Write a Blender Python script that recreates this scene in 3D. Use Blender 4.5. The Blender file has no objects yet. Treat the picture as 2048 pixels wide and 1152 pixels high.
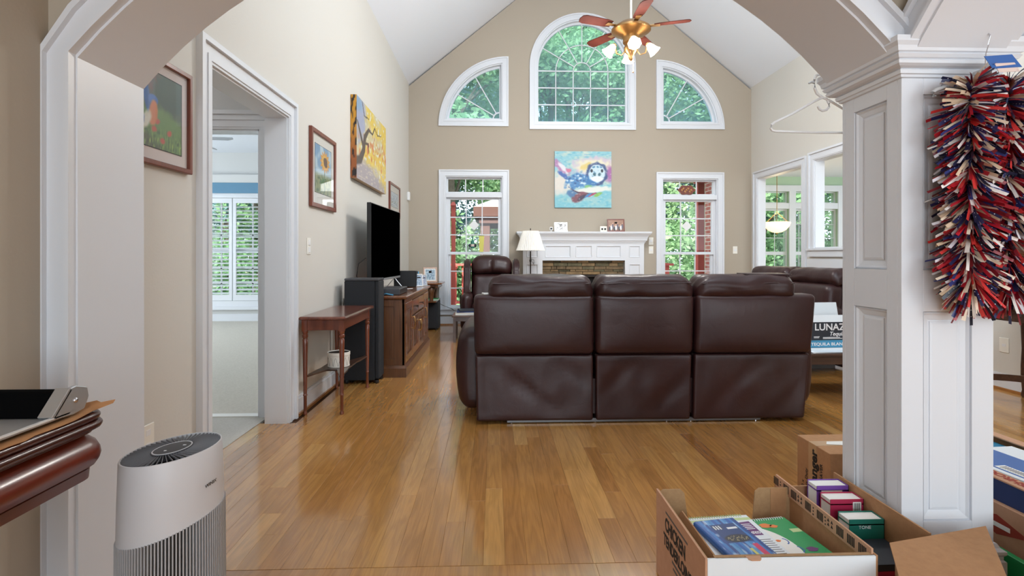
import bpy, bmesh, math, random
from mathutils import Vector, Matrix, noise
from mathutils.geometry import tessellate_polygon
PI = math.pi
sin, cos, pi = math.sin, math.cos, math.pi
RN = random.Random(11)
scene = bpy.context.scene
COL = scene.collection

# ---------------------------------------------------------------- camera
cam_data = bpy.data.cameras.new('camera')
cam_data.sensor_fit = 'HORIZONTAL'
cam_data.sensor_width = 36.0
cam_data.lens = 1050.0 / 2048.0 * 36.0
cam_data.shift_y = -64.0 / 2048.0
cam_data.clip_start = 0.05
cam_data.clip_end = 300
cam = bpy.data.objects.new('camera', cam_data)
COL.objects.link(cam)
cam.location = (0, 0, 1.15)
cam.rotation_euler = (PI / 2, 0, -math.atan(36 / 1050.0))
scene.camera = cam

# ---------------------------------------------------------------- world, sun, daylight, fill lamps
world = bpy.data.worlds.new('sky')
scene.world = world
world.use_nodes = True
wn = world.node_tree.nodes
wn['Background'].inputs[0].default_value = (0.80, 0.91, 1.0, 1)
wn['Background'].inputs[1].default_value = 3.4
scene.view_settings.view_transform = 'Standard'
scene.view_settings.look = 'None'
scene.view_settings.gamma = 1
scene.view_settings.use_curve_mapping = False
scene.view_settings.exposure = 0.0
scene.cycles.max_bounces = 10
scene.cycles.diffuse_bounces = 5
scene.cycles.glossy_bounces = 4
scene.cycles.transparent_max_bounces = 24
scene.cycles.transmission_bounces = 6
scene.cycles.sample_clamp_indirect = 6.0
scene.cycles.caustics_reflective = False
scene.cycles.caustics_refractive = False


def sun(direction, strength, angle):
    l = bpy.data.lights.new('sun', 'SUN')
    l.energy = strength
    l.angle = angle
    l.color = (1.0, 0.95, 0.86)
    o = bpy.data.objects.new('sun', l)
    COL.objects.link(o)
    o.rotation_euler = Vector(direction).to_track_quat('-Z', 'Y').to_euler()
    o.location = (-20, -5, 30)


def area(name, loc, direction, sx, sy, power, color=(1, 1, 1), spread=PI):
    l = bpy.data.lights.new(name, 'AREA')
    l.shape = 'RECTANGLE'
    l.size, l.size_y = sx, sy
    l.energy = power
    l.color = color
    l.spread = spread
    o = bpy.data.objects.new(name, l)
    COL.objects.link(o)
    o.location = loc
    o.rotation_euler = Vector(direction).to_track_quat('-Z', 'Z').to_euler()
    return o


def point(name, loc, power, color=(1, 1, 1), r=0.05):
    l = bpy.data.lights.new(name, 'POINT')
    l.energy = power
    l.color = color
    l.shadow_soft_size = r
    o = bpy.data.objects.new(name, l)
    COL.objects.link(o)
    o.location = loc
    return o


sun((0.35, 0.75, -0.7), 12.0, 0.03)
DAY = (0.84, 0.93, 1.0)
# daylight at windows behind the camera; the others are fill lamps added unseen
area('daylight_hall_window', (-0.1, -2.9, 1.6), (0, 1, 0.06), 2.4, 2.0, 62, DAY)
area('daylight_dining_window', (3.0, -2.9, 1.6), (0, 1, 0.06), 2.0, 2.0, 65, DAY)
area('bedroom_fill', (-6.9, 6.6, 1.5), (1, 0, 0), 2.6, 1.8, 150, DAY)  # added fill; its side opening is unseen and made for the lamp
area('breakfast_side_fill', (8.3, 7.6, 1.6), (-1, 0, 0), 4.0, 1.9, 34, DAY)  # fill lamp added out of view, with a wall opening cut for it
area('breakfast_near_fill', (6.2, 4.12, 1.5), (0, 1, 0), 2.6, 2.0, 25, DAY)  # added fill, set at an opening made in the unseen near wall
area('great_room_fill', (1.465, 2.04, 4.275), (0, 1, 0.0), 2.4, 1.75, 128, DAY)  # fill lamp added high over the arch, out of view

# ---------------------------------------------------------------- helpers


def lin(c):
    return tuple((x / 255 / 12.92 if x / 255 <= 0.04045 else ((x / 255 + 0.055) / 1.055) ** 2.4) for x in c[:3]) + (1.0,)


class B:
    """collects geometry, then links it as ONE mesh object"""

    def __init__(s):
        s.v = []
        s.f = []

    def add(s, vs, fs):
        n = len(s.v)
        s.v += [tuple(p) for p in vs]
        s.f += [tuple(i + n for i in f) for f in fs]
        return s

    def hexa(s, p):
        return s.add(p, [(0, 3, 2, 1), (4, 5, 6, 7), (0, 1, 5, 4), (1, 2, 6, 5), (2, 3, 7, 6), (3, 0, 4, 7)])

    def box(s, x0, x1, y0, y1, z0, z1):
        return s.hexa([(x0, y0, z0), (x1, y0, z0), (x1, y1, z0), (x0, y1, z0), (x0, y0, z1), (x1, y0, z1), (x1, y1, z1), (x0, y1, z1)])

    def loft(s, rings, cap=True, closed=True):
        n = len(rings[0])
        vs = [p for r in rings for p in r]
        fs = []
        for k in range(len(rings) - 1):
            for i in range(n if closed else n - 1):
                j = (i + 1) % n
                fs.append((k * n + i, k * n + j, (k + 1) * n + j, (k + 1) * n + i))
        if cap:
            fs.append(tuple(range(n - 1, -1, -1)))
            fs.append(tuple((len(rings) - 1) * n + i for i in range(n)))
        return s.add(vs, fs)

    def lathe(s, prof, c=(0, 0, 0), n=20, cap=True):
        rings = [[(c[0] + r * cos(2 * pi * i / n), c[1] + r * sin(2 * pi * i / n), c[2] + z) for i in range(n)] for r, z in prof]
        return s.loft(rings, cap)

    def tube(s, pts, r, n=8, cap=True):
        pts = [Vector(p) for p in pts]
        rings = []
        up = Vector((0, 0, 1))
        for i, p in enumerate(pts):
            d = (pts[min(i + 1, len(pts) - 1)] - pts[max(i - 1, 0)]).normalized()
            a = d.cross(up)
            if a.length < 0.05:
                a = d.cross(Vector((0, 1, 0)))
            a.normalize()
            b = d.cross(a).normalized()
            rr = r[i] if isinstance(r, (list, tuple)) else r
            rings.append([tuple(p + a * rr * cos(2 * pi * k / n) + b * rr * sin(2 * pi * k / n)) for k in range(n)])
        return s.loft(rings, cap)

    def prism(s, poly, plane, a, b):
        def P(q, t):
            return {'xz': (q[0], t, q[1]), 'yz': (t, q[0], q[1]), 'xy': (q[0], q[1], t)}[plane]
        return s.loft([[P(q, a) for q in poly], [P(q, b) for q in poly]])

    def ring(s, outer, inner, plane, a, b):
        def P(q, t):
            return {'xz': (q[0], t, q[1]), 'yz': (t, q[0], q[1]), 'xy': (q[0], q[1], t)}[plane]
        n = len(outer)
        vs = [P(q, a) for q in outer] + [P(q, a) for q in inner] + [P(q, b) for q in outer] + [P(q, b) for q in inner]
        fs = []
        for i in range(n):
            j = (i + 1) % n
            fs += [(i, j, n + j, n + i), (2 * n + i, 3 * n + i, 3 * n + j, 2 * n + j), (i, 2 * n + i, 2 * n + j, j), (n + i, n + j, 3 * n + j, 3 * n + i)]
        return s.add(vs, fs)

    def strip(s, outer, inner, plane, a, b):
        """open version of ring (for arches)"""
        def P(q, t):
            return {'xz': (q[0], t, q[1]), 'yz': (t, q[0], q[1]), 'xy': (q[0], q[1], t)}[plane]
        return s.loft([[P(o, a), P(i, a), P(i, b), P(o, b)] for o, i in zip(outer, inner)])

    def slab(s, outline, holes, plane, a, b):
        """thick wall with holes"""
        loops = [outline] + list(holes)
        flat = [q for l in loops for q in l]
        tris = tessellate_polygon([[Vector((q[0], q[1], 0)) for q in l] for l in loops])

        def P(q, t):
            return {'xz': (q[0], t, q[1]), 'yz': (t, q[0], q[1]), 'xy': (q[0], q[1], t)}[plane]
        n = len(flat)
        vs = [P(q, a) for q in flat] + [P(q, b) for q in flat]
        fs = [tuple(t) for t in tris] + [tuple(i + n for i in reversed(t)) for t in tris]
        k = 0
        for l in loops:
            m = len(l)
            for i in range(m):
                j = (i + 1) % m
                fs.append((k + i, k + j, n + k + j, n + k + i))
            k += m
        return s.add(vs, fs)

    def rbox(s, x0, x1, y0, y1, z0, z1, r, n=8, func=None, rs=3):
        c = Vector(((x0 + x1) / 2, (y0 + y1) / 2, (z0 + z1) / 2))
        h = Vector(((x1 - x0) / 2, (y1 - y0) / 2, (z1 - z0) / 2))
        r = min(r, min(h) * 0.999)

        def ts(hh, m):
            e = (hh - r) / hh
            e1 = [-1 + (1 - e) * k / rs for k in range(rs)]
            mid = [-e + 2 * e * k / m for k in range(m + 1)]
            return e1 + mid + [-t for t in reversed(e1)]
        mx = max(h)
        T = [ts(h[k], max(2, int(round(n * h[k] / mx)))) for k in range(3)]
        idx = {}
        vs, fs = [], []

        def vert(i, j, k):
            key = (i, j, k)
            if key in idx:
                return idx[key]
            q = Vector((T[0][i] * h.x, T[1][j] * h.y, T[2][k] * h.z))
            cc = Vector([max(-(h[a] - r), min(h[a] - r, q[a])) for a in range(3)])
            d = q - cc
            if d.length > 1e-9:
                m = max(abs(d.x), abs(d.y), abs(d.z))
                q = cc + d.normalized() * m if m < r * 0.999 else cc + d.normalized() * r
            p = c + q
            if func:
                p = func(p)
            idx[key] = len(vs)
            vs.append(tuple(p))
            return idx[key]
        L = [len(t) - 1 for t in T]
        for i in range(L[0]):
            for j in range(L[1]):
                fs.append((vert(i, j, 0), vert(i, j + 1, 0), vert(i + 1, j + 1, 0), vert(i + 1, j, 0)))
                fs.append((vert(i, j, L[2]), vert(i + 1, j, L[2]), vert(i + 1, j + 1, L[2]), vert(i, j + 1, L[2])))
        for i in range(L[0]):
            for k in range(L[2]):
                fs.append((vert(i, 0, k), vert(i + 1, 0, k), vert(i + 1, 0, k + 1), vert(i, 0, k + 1)))
                fs.append((vert(i, L[1], k), vert(i, L[1], k + 1), vert(i + 1, L[1], k + 1), vert(i + 1, L[1], k)))
        for j in range(L[1]):
            for k in range(L[2]):
                fs.append((vert(0, j, k), vert(0, j, k + 1), vert(0, j + 1, k + 1), vert(0, j + 1, k)))
                fs.append((vert(L[0], j, k), vert(L[0], j + 1, k), vert(L[0], j + 1, k + 1), vert(L[0], j, k + 1)))
        return s.add(vs, fs)

    def ell(s, c, r, nu=16, nv=10, func=None):
        rings = []
        for j in range(nv + 1):
            t = -pi / 2 + pi * j / nv
            rings.append([(c[0] + r[0] * cos(t) * cos(2 * pi * i / nu), c[1] + r[1] * cos(t) * sin(2 * pi * i / nu), c[2] + r[2] * sin(t)) for i in range(nu)])
        if func:
            rings = [[tuple(func(Vector(p))) for p in rg] for rg in rings]
        return s.loft(rings, False)

    def xf(s, M):
        s.v = [tuple(M @ Vector(p)) for p in s.v]
        return s

    def o(s, name, mat, parent=None, smooth=0, bev=0, seg=1, kind=None, label=None, cat=None, group=None, raw=False):
        me = bpy.data.meshes.new(name)
        bm = bmesh.new()
        off = Vector((0, 0, 0))
        if parent is not None and not raw:
            off = ROOTLOC.get(parent.name, Vector((0, 0, 0)))
        vs = [bm.verts.new(Vector(p) - off) for p in s.v]
        for f in s.f:
            try:
                if len(set(f)) > 2:
                    bm.faces.new([vs[i] for i in f])
            except ValueError:
                pass
        bmesh.ops.remove_doubles(bm, verts=bm.verts, dist=1e-5)
        bmesh.ops.recalc_face_normals(bm, faces=bm.faces)
        if bev:
            ed = [e for e in bm.edges if len(e.link_faces) == 2 and e.calc_face_angle(0) > 0.5]
            bmesh.ops.bevel(bm, geom=ed, offset=bev, segments=seg, affect='EDGES', clamp_overlap=True)
        bm.to_mesh(me)
        bm.free()
        if smooth:
            me.polygons.foreach_set('use_smooth', [True] * len(me.polygons))
            me.set_sharp_from_angle(angle=math.radians(smooth))
        return link(name, me, mat, parent, kind, label, cat, group)


ROOTLOC = {}


def link(name, me, mat, parent=None, kind=None, label=None, cat=None, group=None):
    ob = bpy.data.objects.new(name, me)
    COL.objects.link(ob)
    if mat is not None and len(me.materials) == 0:
        me.materials.append(mat)
    if parent is not None:
        ob.parent = parent
        if parent.name in ROOTLOC:
            ROOTLOC[ob.name] = ROOTLOC[parent.name]
    if kind:
        ob['kind'] = kind
    if label:
        ob['label'] = label
    if cat:
        ob['category'] = cat
    if group:
        ob['group'] = group
    return ob


def thing(name, label, cat, loc=(0, 0, 0), rz=0, group=None, local=False, kind=None):
    o = bpy.data.objects.new(name, None)
    COL.objects.link(o)
    o.empty_display_size = 0.1
    o.location = loc
    o.rotation_euler = (0, 0, rz)
    if label:
        o['label'] = label
    if cat:
        o['category'] = cat
    if group:
        o['group'] = group
    if kind:
        o['kind'] = kind
    if not local:
        ROOTLOC[o.name] = Vector(loc)
    return o


def struct(name, b, mat, parent=None, label=None, **kw):
    return b.o(name, mat, parent, kind='structure' if parent is None else None, label=label, **kw)


def copy_tree(o, parent=None):
    c = o.copy()
    COL.objects.link(c)
    c.parent = parent
    for ch in list(o.children):
        copy_tree(ch, c)
    return c


# ---------------------------------------------------------------- materials
def newmat(name):
    m = bpy.data.materials.new(name)
    m.use_nodes = True
    nt = m.node_tree
    return m, nt, nt.nodes['Principled BSDF']


def N(nt, t, **kw):
    n = nt.nodes.new(t)
    for k, v in kw.items():
        setattr(n, k, v)
    return n


def mat(name, col, rough=0.5, metal=0.0, var=None, bump=None, coat=0.0, emit=None, spec=None, sheen=0, alpha=None, mapping=None, trans=0):
    """var=(scale, colour2), bump=(scale, strength)"""
    m, nt, p = newmat(name)
    L = nt.links
    p.inputs['Base Color'].default_value = lin(col)
    p.inputs['Roughness'].default_value = rough
    p.inputs['Metallic'].default_value = metal
    p.inputs['Coat Weight'].default_value = coat
    p.inputs['Coat Roughness'].default_value = 0.12
    if spec is not None:
        p.inputs['Specular IOR Level'].default_value = spec
    if sheen:
        p.inputs['Sheen Weight'].default_value = sheen
    if trans:
        p.inputs['Transmission Weight'].default_value = trans
    if emit:
        p.inputs['Emission Color'].default_value = lin(emit[0])
        p.inputs['Emission Strength'].default_value = emit[1]
    tc = N(nt, 'ShaderNodeTexCoord')
    src = tc.outputs['Object']
    if mapping:
        mp = N(nt, 'ShaderNodeMapping')
        mp.inputs['Scale'].default_value = mapping
        L.new(src, mp.inputs['Vector'])
        src = mp.outputs['Vector']
    if var:
        nz = N(nt, 'ShaderNodeTexNoise')
        nz.inputs['Scale'].default_value = var[0]
        nz.inputs['Detail'].default_value = 6
        nz.inputs['Roughness'].default_value = 0.65
        L.new(src, nz.inputs['Vector'])
        rp = N(nt, 'ShaderNodeValToRGB')
        rp.color_ramp.elements[0].position = 0.32
        rp.color_ramp.elements[1].position = 0.68
        rp.color_ramp.elements[0].color = lin(col)
        rp.color_ramp.elements[1].color = lin(var[1])
        L.new(nz.outputs['Fac'], rp.inputs['Fac'])
        L.new(rp.outputs['Color'], p.inputs['Base Color'])
    if bump:
        nb = N(nt, 'ShaderNodeTexNoise')
        nb.inputs['Scale'].default_value = bump[0]
        nb.inputs['Detail'].default_value = 4
        L.new(src, nb.inputs['Vector'])
        bp = N(nt, 'ShaderNodeBump')
        bp.inputs['Strength'].default_value = bump[1]
        bp.inputs['Distance'].default_value = 0.01
        L.new(nb.outputs['Fac'], bp.inputs['Height'])
        L.new(bp.outputs['Normal'], p.inputs['Normal'])
    return m


def attr_mat(name, rough=0.55, attr='Col', bump=None, coat=0, spec=None):
    m, nt, p = newmat(name)
    a = N(nt, 'ShaderNodeAttribute', attribute_name=attr)
    nt.links.new(a.outputs['Color'], p.inputs['Base Color'])
    p.inputs['Roughness'].default_value = rough
    p.inputs['Coat Weight'].default_value = coat
    if spec is not None:
        p.inputs['Specular IOR Level'].default_value = spec
    if bump:
        nb = N(nt, 'ShaderNodeTexNoise')
        nb.inputs['Scale'].default_value = bump[0]
        bp = N(nt, 'ShaderNodeBump')
        bp.inputs['Strength'].default_value = bump[1]
        bp.inputs['Distance'].default_value = 0.01
        tc = N(nt, 'ShaderNodeTexCoord')
        nt.links.new(tc.outputs['Object'], nb.inputs['Vector'])
        nt.links.new(nb.outputs['Fac'], bp.inputs['Height'])
        nt.links.new(bp.outputs['Normal'], p.inputs['Normal'])
    return m


def plank_mat():
    m, nt, p = newmat('oak_planks')
    L = nt.links
    at = N(nt, 'ShaderNodeAttribute', attribute_name='tone')
    tc = N(nt, 'ShaderNodeTexCoord')
    off = N(nt, 'ShaderNodeVectorMath', operation='SCALE')
    cb = N(nt, 'ShaderNodeCombineXYZ')
    L.new(at.outputs['Fac'], cb.inputs['X'])
    L.new(at.outputs['Fac'], cb.inputs['Y'])
    L.new(cb.outputs['Vector'], off.inputs[0])
    off.inputs['Scale'].default_value = 37.0
    ad = N(nt, 'ShaderNodeVectorMath', operation='ADD')
    L.new(tc.outputs['Object'], ad.inputs[0])
    L.new(off.outputs['Vector'], ad.inputs[1])
    mp = N(nt, 'ShaderNodeMapping')
    mp.inputs['Scale'].default_value = (9, 0.9, 1)
    L.new(ad.outputs['Vector'], mp.inputs['Vector'])
    n1 = N(nt, 'ShaderNodeTexNoise')
    n1.inputs['Scale'].default_value = 1.6
    n1.inputs['Detail'].default_value = 3
    n1.inputs['Distortion'].default_value = 0.6
    L.new(mp.outputs['Vector'], n1.inputs['Vector'])
    # cathedral rings from the noise
    ml = N(nt, 'ShaderNodeMath', operation='MULTIPLY')
    ml.inputs[1].default_value = 34
    L.new(n1.outputs['Fac'], ml.inputs[0])
    sn = N(nt, 'ShaderNodeMath', operation='SINE')
    L.new(ml.outputs[0], sn.inputs[0])
    # fine pores
    mp2 = N(nt, 'ShaderNodeMapping')
    mp2.inputs['Scale'].default_value = (160, 5, 1)
    L.new(ad.outputs['Vector'], mp2.inputs['Vector'])
    n2 = N(nt, 'ShaderNodeTexNoise')
    n2.inputs['Scale'].default_value = 1.0
    n2.inputs['Detail'].default_value = 3
    L.new(mp2.outputs['Vector'], n2.inputs['Vector'])
    rp = N(nt, 'ShaderNodeValToRGB')
    e = rp.color_ramp.elements
    e[0].position, e[1].position = 0.0, 1.0
    e[0].color = lin((148, 96, 46))
    e[1].color = lin((206, 158, 92))
    k = rp.color_ramp.elements.new(0.45)
    k.color = lin((176, 124, 64))
    L.new(at.outputs['Fac'], rp.inputs['Fac'])
    mx = N(nt, 'ShaderNodeMix', data_type='RGBA', blend_type='MULTIPLY')
    mx.inputs[0].default_value = 1.0
    mr = N(nt, 'ShaderNodeMapRange')
    mr.inputs[1].default_value = -1
    mr.inputs[2].default_value = 1
    mr.inputs[3].default_value = 0.88
    mr.inputs[4].default_value = 1.06
    L.new(sn.outputs[0], mr.inputs[0])
    mr2 = N(nt, 'ShaderNodeMapRange')
    mr2.inputs[1].default_value = 0.3
    mr2.inputs[2].default_value = 0.7
    mr2.inputs[3].default_value = 0.88
    mr2.inputs[4].default_value = 1.06
    L.new(n2.outputs['Fac'], mr2.inputs[0])
    mm = N(nt, 'ShaderNodeMath', operation='MULTIPLY')
    L.new(mr.outputs[0], mm.inputs[0])
    L.new(mr2.outputs[0], mm.inputs[1])
    cc = N(nt, 'ShaderNodeCombineColor')
    for q in range(3):
        L.new(mm.outputs[0], cc.inputs[q])
    L.new(rp.outputs['Color'], mx.inputs[6])
    L.new(cc.outputs['Color'], mx.inputs[7])
    L.new(mx.outputs[2], p.inputs['Base Color'])
    p.inputs['Roughness'].default_value = 0.22
    p.inputs['Coat Weight'].default_value = 0.8
    p.inputs['Coat Roughness'].default_value = 0.10
    bp = N(nt, 'ShaderNodeBump')
    bp.inputs['Strength'].default_value = 0.06
    bp.inputs['Distance'].default_value = 0.004
    L.new(mm.outputs[0], bp.inputs['Height'])
    L.new(bp.outputs['Normal'], p.inputs['Normal'])
    return m


def wood_mat(name, c1, c2, axis='y', rough=0.3, coat=0.3, scale=1.0):
    m, nt, p = newmat(name)
    L = nt.links
    tc = N(nt, 'ShaderNodeTexCoord')
    mp = N(nt, 'ShaderNodeMapping')
    s = [26, 26, 26]
    s['xyz'.index(axis)] = 2.2
    mp.inputs['Scale'].default_value = [q * scale for q in s]
    L.new(tc.outputs['Object'], mp.inputs['Vector'])
    nz = N(nt, 'ShaderNodeTexNoise')
    nz.inputs['Scale'].default_value = 1.0
    nz.inputs['Detail'].default_value = 5
    nz.inputs['Distortion'].default_value = 1.2
    L.new(mp.outputs['Vector'], nz.inputs['Vector'])
    rp = N(nt, 'ShaderNodeValToRGB')
    rp.color_ramp.elements[0].position = 0.3
    rp.color_ramp.elements[1].position = 0.7
    rp.color_ramp.elements[0].color = lin(c1)
    rp.color_ramp.elements[1].color = lin(c2)
    L.new(nz.outputs['Fac'], rp.inputs['Fac'])
    L.new(rp.outputs['Color'], p.inputs['Base Color'])
    p.inputs['Roughness'].default_value = rough
    p.inputs['Coat Weight'].default_value = coat
    p.inputs['Coat Roughness'].default_value = 0.15
    return m


def leather_mat(name, c1, c2):
    m, nt, p = newmat(name)
    L = nt.links
    tc = N(nt, 'ShaderNodeTexCoord')
    nz = N(nt, 'ShaderNodeTexNoise')
    nz.inputs['Scale'].default_value = 3.0
    nz.inputs['Detail'].default_value = 6
    L.new(tc.outputs['Object'], nz.inputs['Vector'])
    rp = N(nt, 'ShaderNodeValToRGB')
    rp.color_ramp.elements[0].position = 0.3
    rp.color_ramp.elements[1].position = 0.72
    rp.color_ramp.elements[0].color = lin(c1)
    rp.color_ramp.elements[1].color = lin(c2)
    L.new(nz.outputs['Fac'], rp.inputs['Fac'])
    L.new(rp.outputs['Color'], p.inputs['Base Color'])
    vo = N(nt, 'ShaderNodeTexVoronoi')
    vo.inputs['Scale'].default_value = 330
    L.new(tc.outputs['Object'], vo.inputs['Vector'])
    b1 = N(nt, 'ShaderNodeBump')
    b1.inputs['Strength'].default_value = 0.18
    b1.inputs['Distance'].default_value = 0.001
    L.new(vo.outputs['Distance'], b1.inputs['Height'])
    n2 = N(nt, 'ShaderNodeTexNoise')
    n2.inputs['Scale'].default_value = 11
    n2.inputs['Detail'].default_value = 5
    n2.inputs['Distortion'].default_value = 0.8
    L.new(tc.outputs['Object'], n2.inputs['Vector'])
    b2 = N(nt, 'ShaderNodeBump')
    b2.inputs['Strength'].default_value = 0.10
    b2.inputs['Distance'].default_value = 0.02
    L.new(n2.outputs['Fac'], b2.inputs['Height'])
    L.new(b1.outputs['Normal'], b2.inputs['Normal'])
    L.new(b2.outputs['Normal'], p.inputs['Normal'])
    p.inputs['Roughness'].default_value = 0.38
    p.inputs['Specular IOR Level'].default_value = 0.42
    return m


def glass_mat(name, tint=(250, 253, 255), refl=0.8, veil=0.0):
    m = bpy.data.materials.new(name)
    m.use_nodes = True
    nt = m.node_tree
    nt.nodes.clear()
    out = N(nt, 'ShaderNodeOutputMaterial')
    tr = N(nt, 'ShaderNodeBsdfTransparent')
    tr.inputs['Color'].default_value = lin(tint)
    gl = N(nt, 'ShaderNodeBsdfGlossy')
    gl.inputs['Roughness'].default_value = 0.02
    fr = N(nt, 'ShaderNodeFresnel')
    fr.inputs['IOR'].default_value = 1.45
    ge = N(nt, 'ShaderNodeNewGeometry')
    ft = N(nt, 'ShaderNodeMath', operation='SUBTRACT')
    ft.inputs[0].default_value = 1.0
    nt.links.new(ge.outputs['Backfacing'], ft.inputs[1])
    m0 = N(nt, 'ShaderNodeMath', operation='MULTIPLY')
    m0.inputs[1].default_value = refl
    nt.links.new(ft.outputs[0], m0.inputs[0])
    ml = N(nt, 'ShaderNodeMath', operation='MULTIPLY')
    nt.links.new(m0.outputs[0], ml.inputs[1])
    mx = N(nt, 'ShaderNodeMixShader')
    nt.links.new(fr.outputs[0], ml.inputs[0])
    nt.links.new(ml.outputs[0], mx.inputs[0])
    nt.links.new(tr.outputs[0], mx.inputs[1])
    nt.links.new(gl.outputs[0], mx.inputs[2])
    if veil:      # pale blue veil mixed into the pane as haze over the view
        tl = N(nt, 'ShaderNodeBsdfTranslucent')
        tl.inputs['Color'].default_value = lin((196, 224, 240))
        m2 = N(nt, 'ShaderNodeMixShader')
        m2.inputs[0].default_value = veil
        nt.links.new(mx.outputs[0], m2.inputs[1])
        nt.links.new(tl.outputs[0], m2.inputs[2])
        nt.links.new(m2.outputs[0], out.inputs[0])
    else:
        nt.links.new(mx.outputs[0], out.inputs[0])
    return m


def leaf_mat(name, c1, c2, c3):
    m = bpy.data.materials.new(name)
    m.use_nodes = True
    nt = m.node_tree
    nt.nodes.clear()
    L = nt.links
    out = N(nt, 'ShaderNodeOutputMaterial')
    a = N(nt, 'ShaderNodeAttribute', attribute_name='tone')
    oi = N(nt, 'ShaderNodeObjectInfo')
    rp = N(nt, 'ShaderNodeValToRGB')
    e = rp.color_ramp.elements
    e[0].color, e[1].color = lin(c1), lin(c3)
    k = e.new(0.5)
    k.color = lin(c2)
    mm = N(nt, 'ShaderNodeMath', operation='MULTIPLY_ADD')
    mm.inputs[1].default_value = 0.55
    L.new(a.outputs['Fac'], mm.inputs[0])
    ms = N(nt, 'ShaderNodeMath', operation='MULTIPLY')
    ms.inputs[1].default_value = 0.45
    L.new(oi.outputs['Random'], ms.inputs[0])
    L.new(ms.outputs[0], mm.inputs[2])
    L.new(mm.outputs[0], rp.inputs['Fac'])
    d = N(nt, 'ShaderNodeBsdfDiffuse')
    t = N(nt, 'ShaderNodeBsdfTranslucent')
    L.new(rp.outputs['Color'], d.inputs['Color'])
    L.new(rp.outputs['Color'], t.inputs['Color'])
    mx = N(nt, 'ShaderNodeMixShader')
    mx.inputs[0].default_value = 0.45
    L.new(d.outputs[0], mx.inputs[1])
    L.new(t.outputs[0], mx.inputs[2])
    L.new(mx.outputs[0], out.inputs[0])
    return m


def brick_mat():
    m, nt, p = newmat('red_brick')
    tc = N(nt, 'ShaderNodeTexCoord')
    mp = N(nt, 'ShaderNodeMapping')
    mp.inputs['Rotation'].default_value = (PI / 2, 0, PI / 2)
    sx = N(nt, 'ShaderNodeSeparateXYZ')
    cb = N(nt, 'ShaderNodeCombineXYZ')
    nt.links.new(tc.outputs['Object'], sx.inputs[0])
    nt.links.new(sx.outputs['Y'], cb.inputs['X'])
    nt.links.new(sx.outputs['Z'], cb.inputs['Y'])
    br = N(nt, 'ShaderNodeTexBrick')
    br.inputs['Scale'].default_value = 1.0
    br.inputs['Brick Width'].default_value = 0.21
    br.inputs['Row Height'].default_value = 0.075
    br.inputs['Mortar Size'].default_value = 0.008
    br.inputs['Color1'].default_value = lin((204, 128, 114))
    br.inputs['Color2'].default_value = lin((184, 104, 92))
    br.inputs['Mortar'].default_value = lin((225, 215, 205))
    nt.links.new(cb.outputs[0], br.inputs['Vector'])
    nt.links.new(br.outputs['Color'], p.inputs['Base Color'])
    p.inputs['Roughness'].default_value = 0.85
    return m


M = {}
M['wall'] = mat('greige_wall_paint', (207, 203, 195), 0.75, bump=(90, 0.05))
M['tan'] = mat('tan_wall_paint', (174, 163, 147), 0.75, bump=(90, 0.05))
M['grey'] = mat('pale_grey_wall_paint', (206, 207, 206), 0.75)
M['blue'] = mat('blue_fabric', (98, 140, 168), 0.8)
M['green'] = mat('sage_wall_paint', (176, 200, 172), 0.75)
M['ceil'] = mat('white_ceiling_paint', (231, 236, 244), 0.85)
M['trim'] = mat('white_trim_paint', (217, 220, 225), 0.38)
M['plank'] = plank_mat()
M['subfloor'] = mat('dark_subfloor', (86, 52, 26), 0.7)
M['shoe'] = wood_mat('shoe_moulding_oak', (150, 98, 52), (176, 122, 70), 'y')
M['carpet'] = mat('beige_carpet', (216, 210, 199), 0.95, var=(60, (200, 194, 182)), bump=(400, 0.5))
M['carpet_shade'] = mat('shaded_carpet', (196, 192, 184), 0.95, var=(60, (182, 177, 168)), bump=(400, 0.5))  # darker copy of the bedroom carpet, passage shade put into the colour
M['glass'] = glass_mat('window_glass')
M['hazeglass'] = glass_mat('haze_veil_glass', tint=(232, 246, 252), veil=0.16)  # outdoor haze put into the upper panes as a pale tint
M['picglass'] = glass_mat('picture_glass', refl=1.0)
M['leather'] = leather_mat('brown_leather', (42, 19, 19), (52, 26, 26))
M['ldark'] = leather_mat('dark_brown_leather', (42, 22, 21), (54, 30, 29))
M['piping'] = mat('leather_piping', (50, 28, 27), 0.35)
M['steel'] = mat('brushed_steel', (112, 112, 114), 0.45, 0.9)
M['alu'] = mat('satin_aluminium', (196, 198, 200), 0.42, 0.85)
M['chrome'] = mat('chrome_wire', (215, 215, 220), 0.15, 1.0)
M['brass'] = mat('antique_brass', (168, 130, 84), 0.38, 0.9)
M['bronze'] = mat('dark_bronze', (52, 46, 42), 0.4, 0.7)
M['black'] = mat('black_plastic', (20, 20, 22), 0.4)
M['felt'] = mat('black_felt', (7, 7, 8), 1.0, spec=0.05)
M['cloth'] = mat('black_speaker_cloth', (34, 36, 40), 0.9, bump=(600, 0.4))
M['screen'] = mat('black_tv_screen', (1, 1, 1), 0.6, spec=0.0)
M['dkgrey'] = mat('dark_grey_plastic', (58, 58, 62), 0.5)
M['white'] = mat('white_plastic', (228, 228, 228), 0.35)
M['pshell'] = mat('matte_white_plastic', (202, 202, 205), 0.45)
M['ivory'] = mat('ivory_plastic', (232, 228, 218), 0.4)
M['mahog'] = wood_mat('mahogany', (58, 18, 10), (124, 46, 22), 'y', 0.3, 0.25, 0.22)
M['mahogd'] = wood_mat('dark_mahogany', (48, 16, 10), (80, 32, 18), 'y', 0.3, 0.25, 0.5)
M['cherry'] = wood_mat('cherry_wood', (90, 44, 30), (124, 66, 44), 'z', 0.25, 0.4)
M['cherryt'] = wood_mat('cherry_table_top', (86, 42, 30), (118, 66, 48), 'y', 0.2, 0.5)
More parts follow.
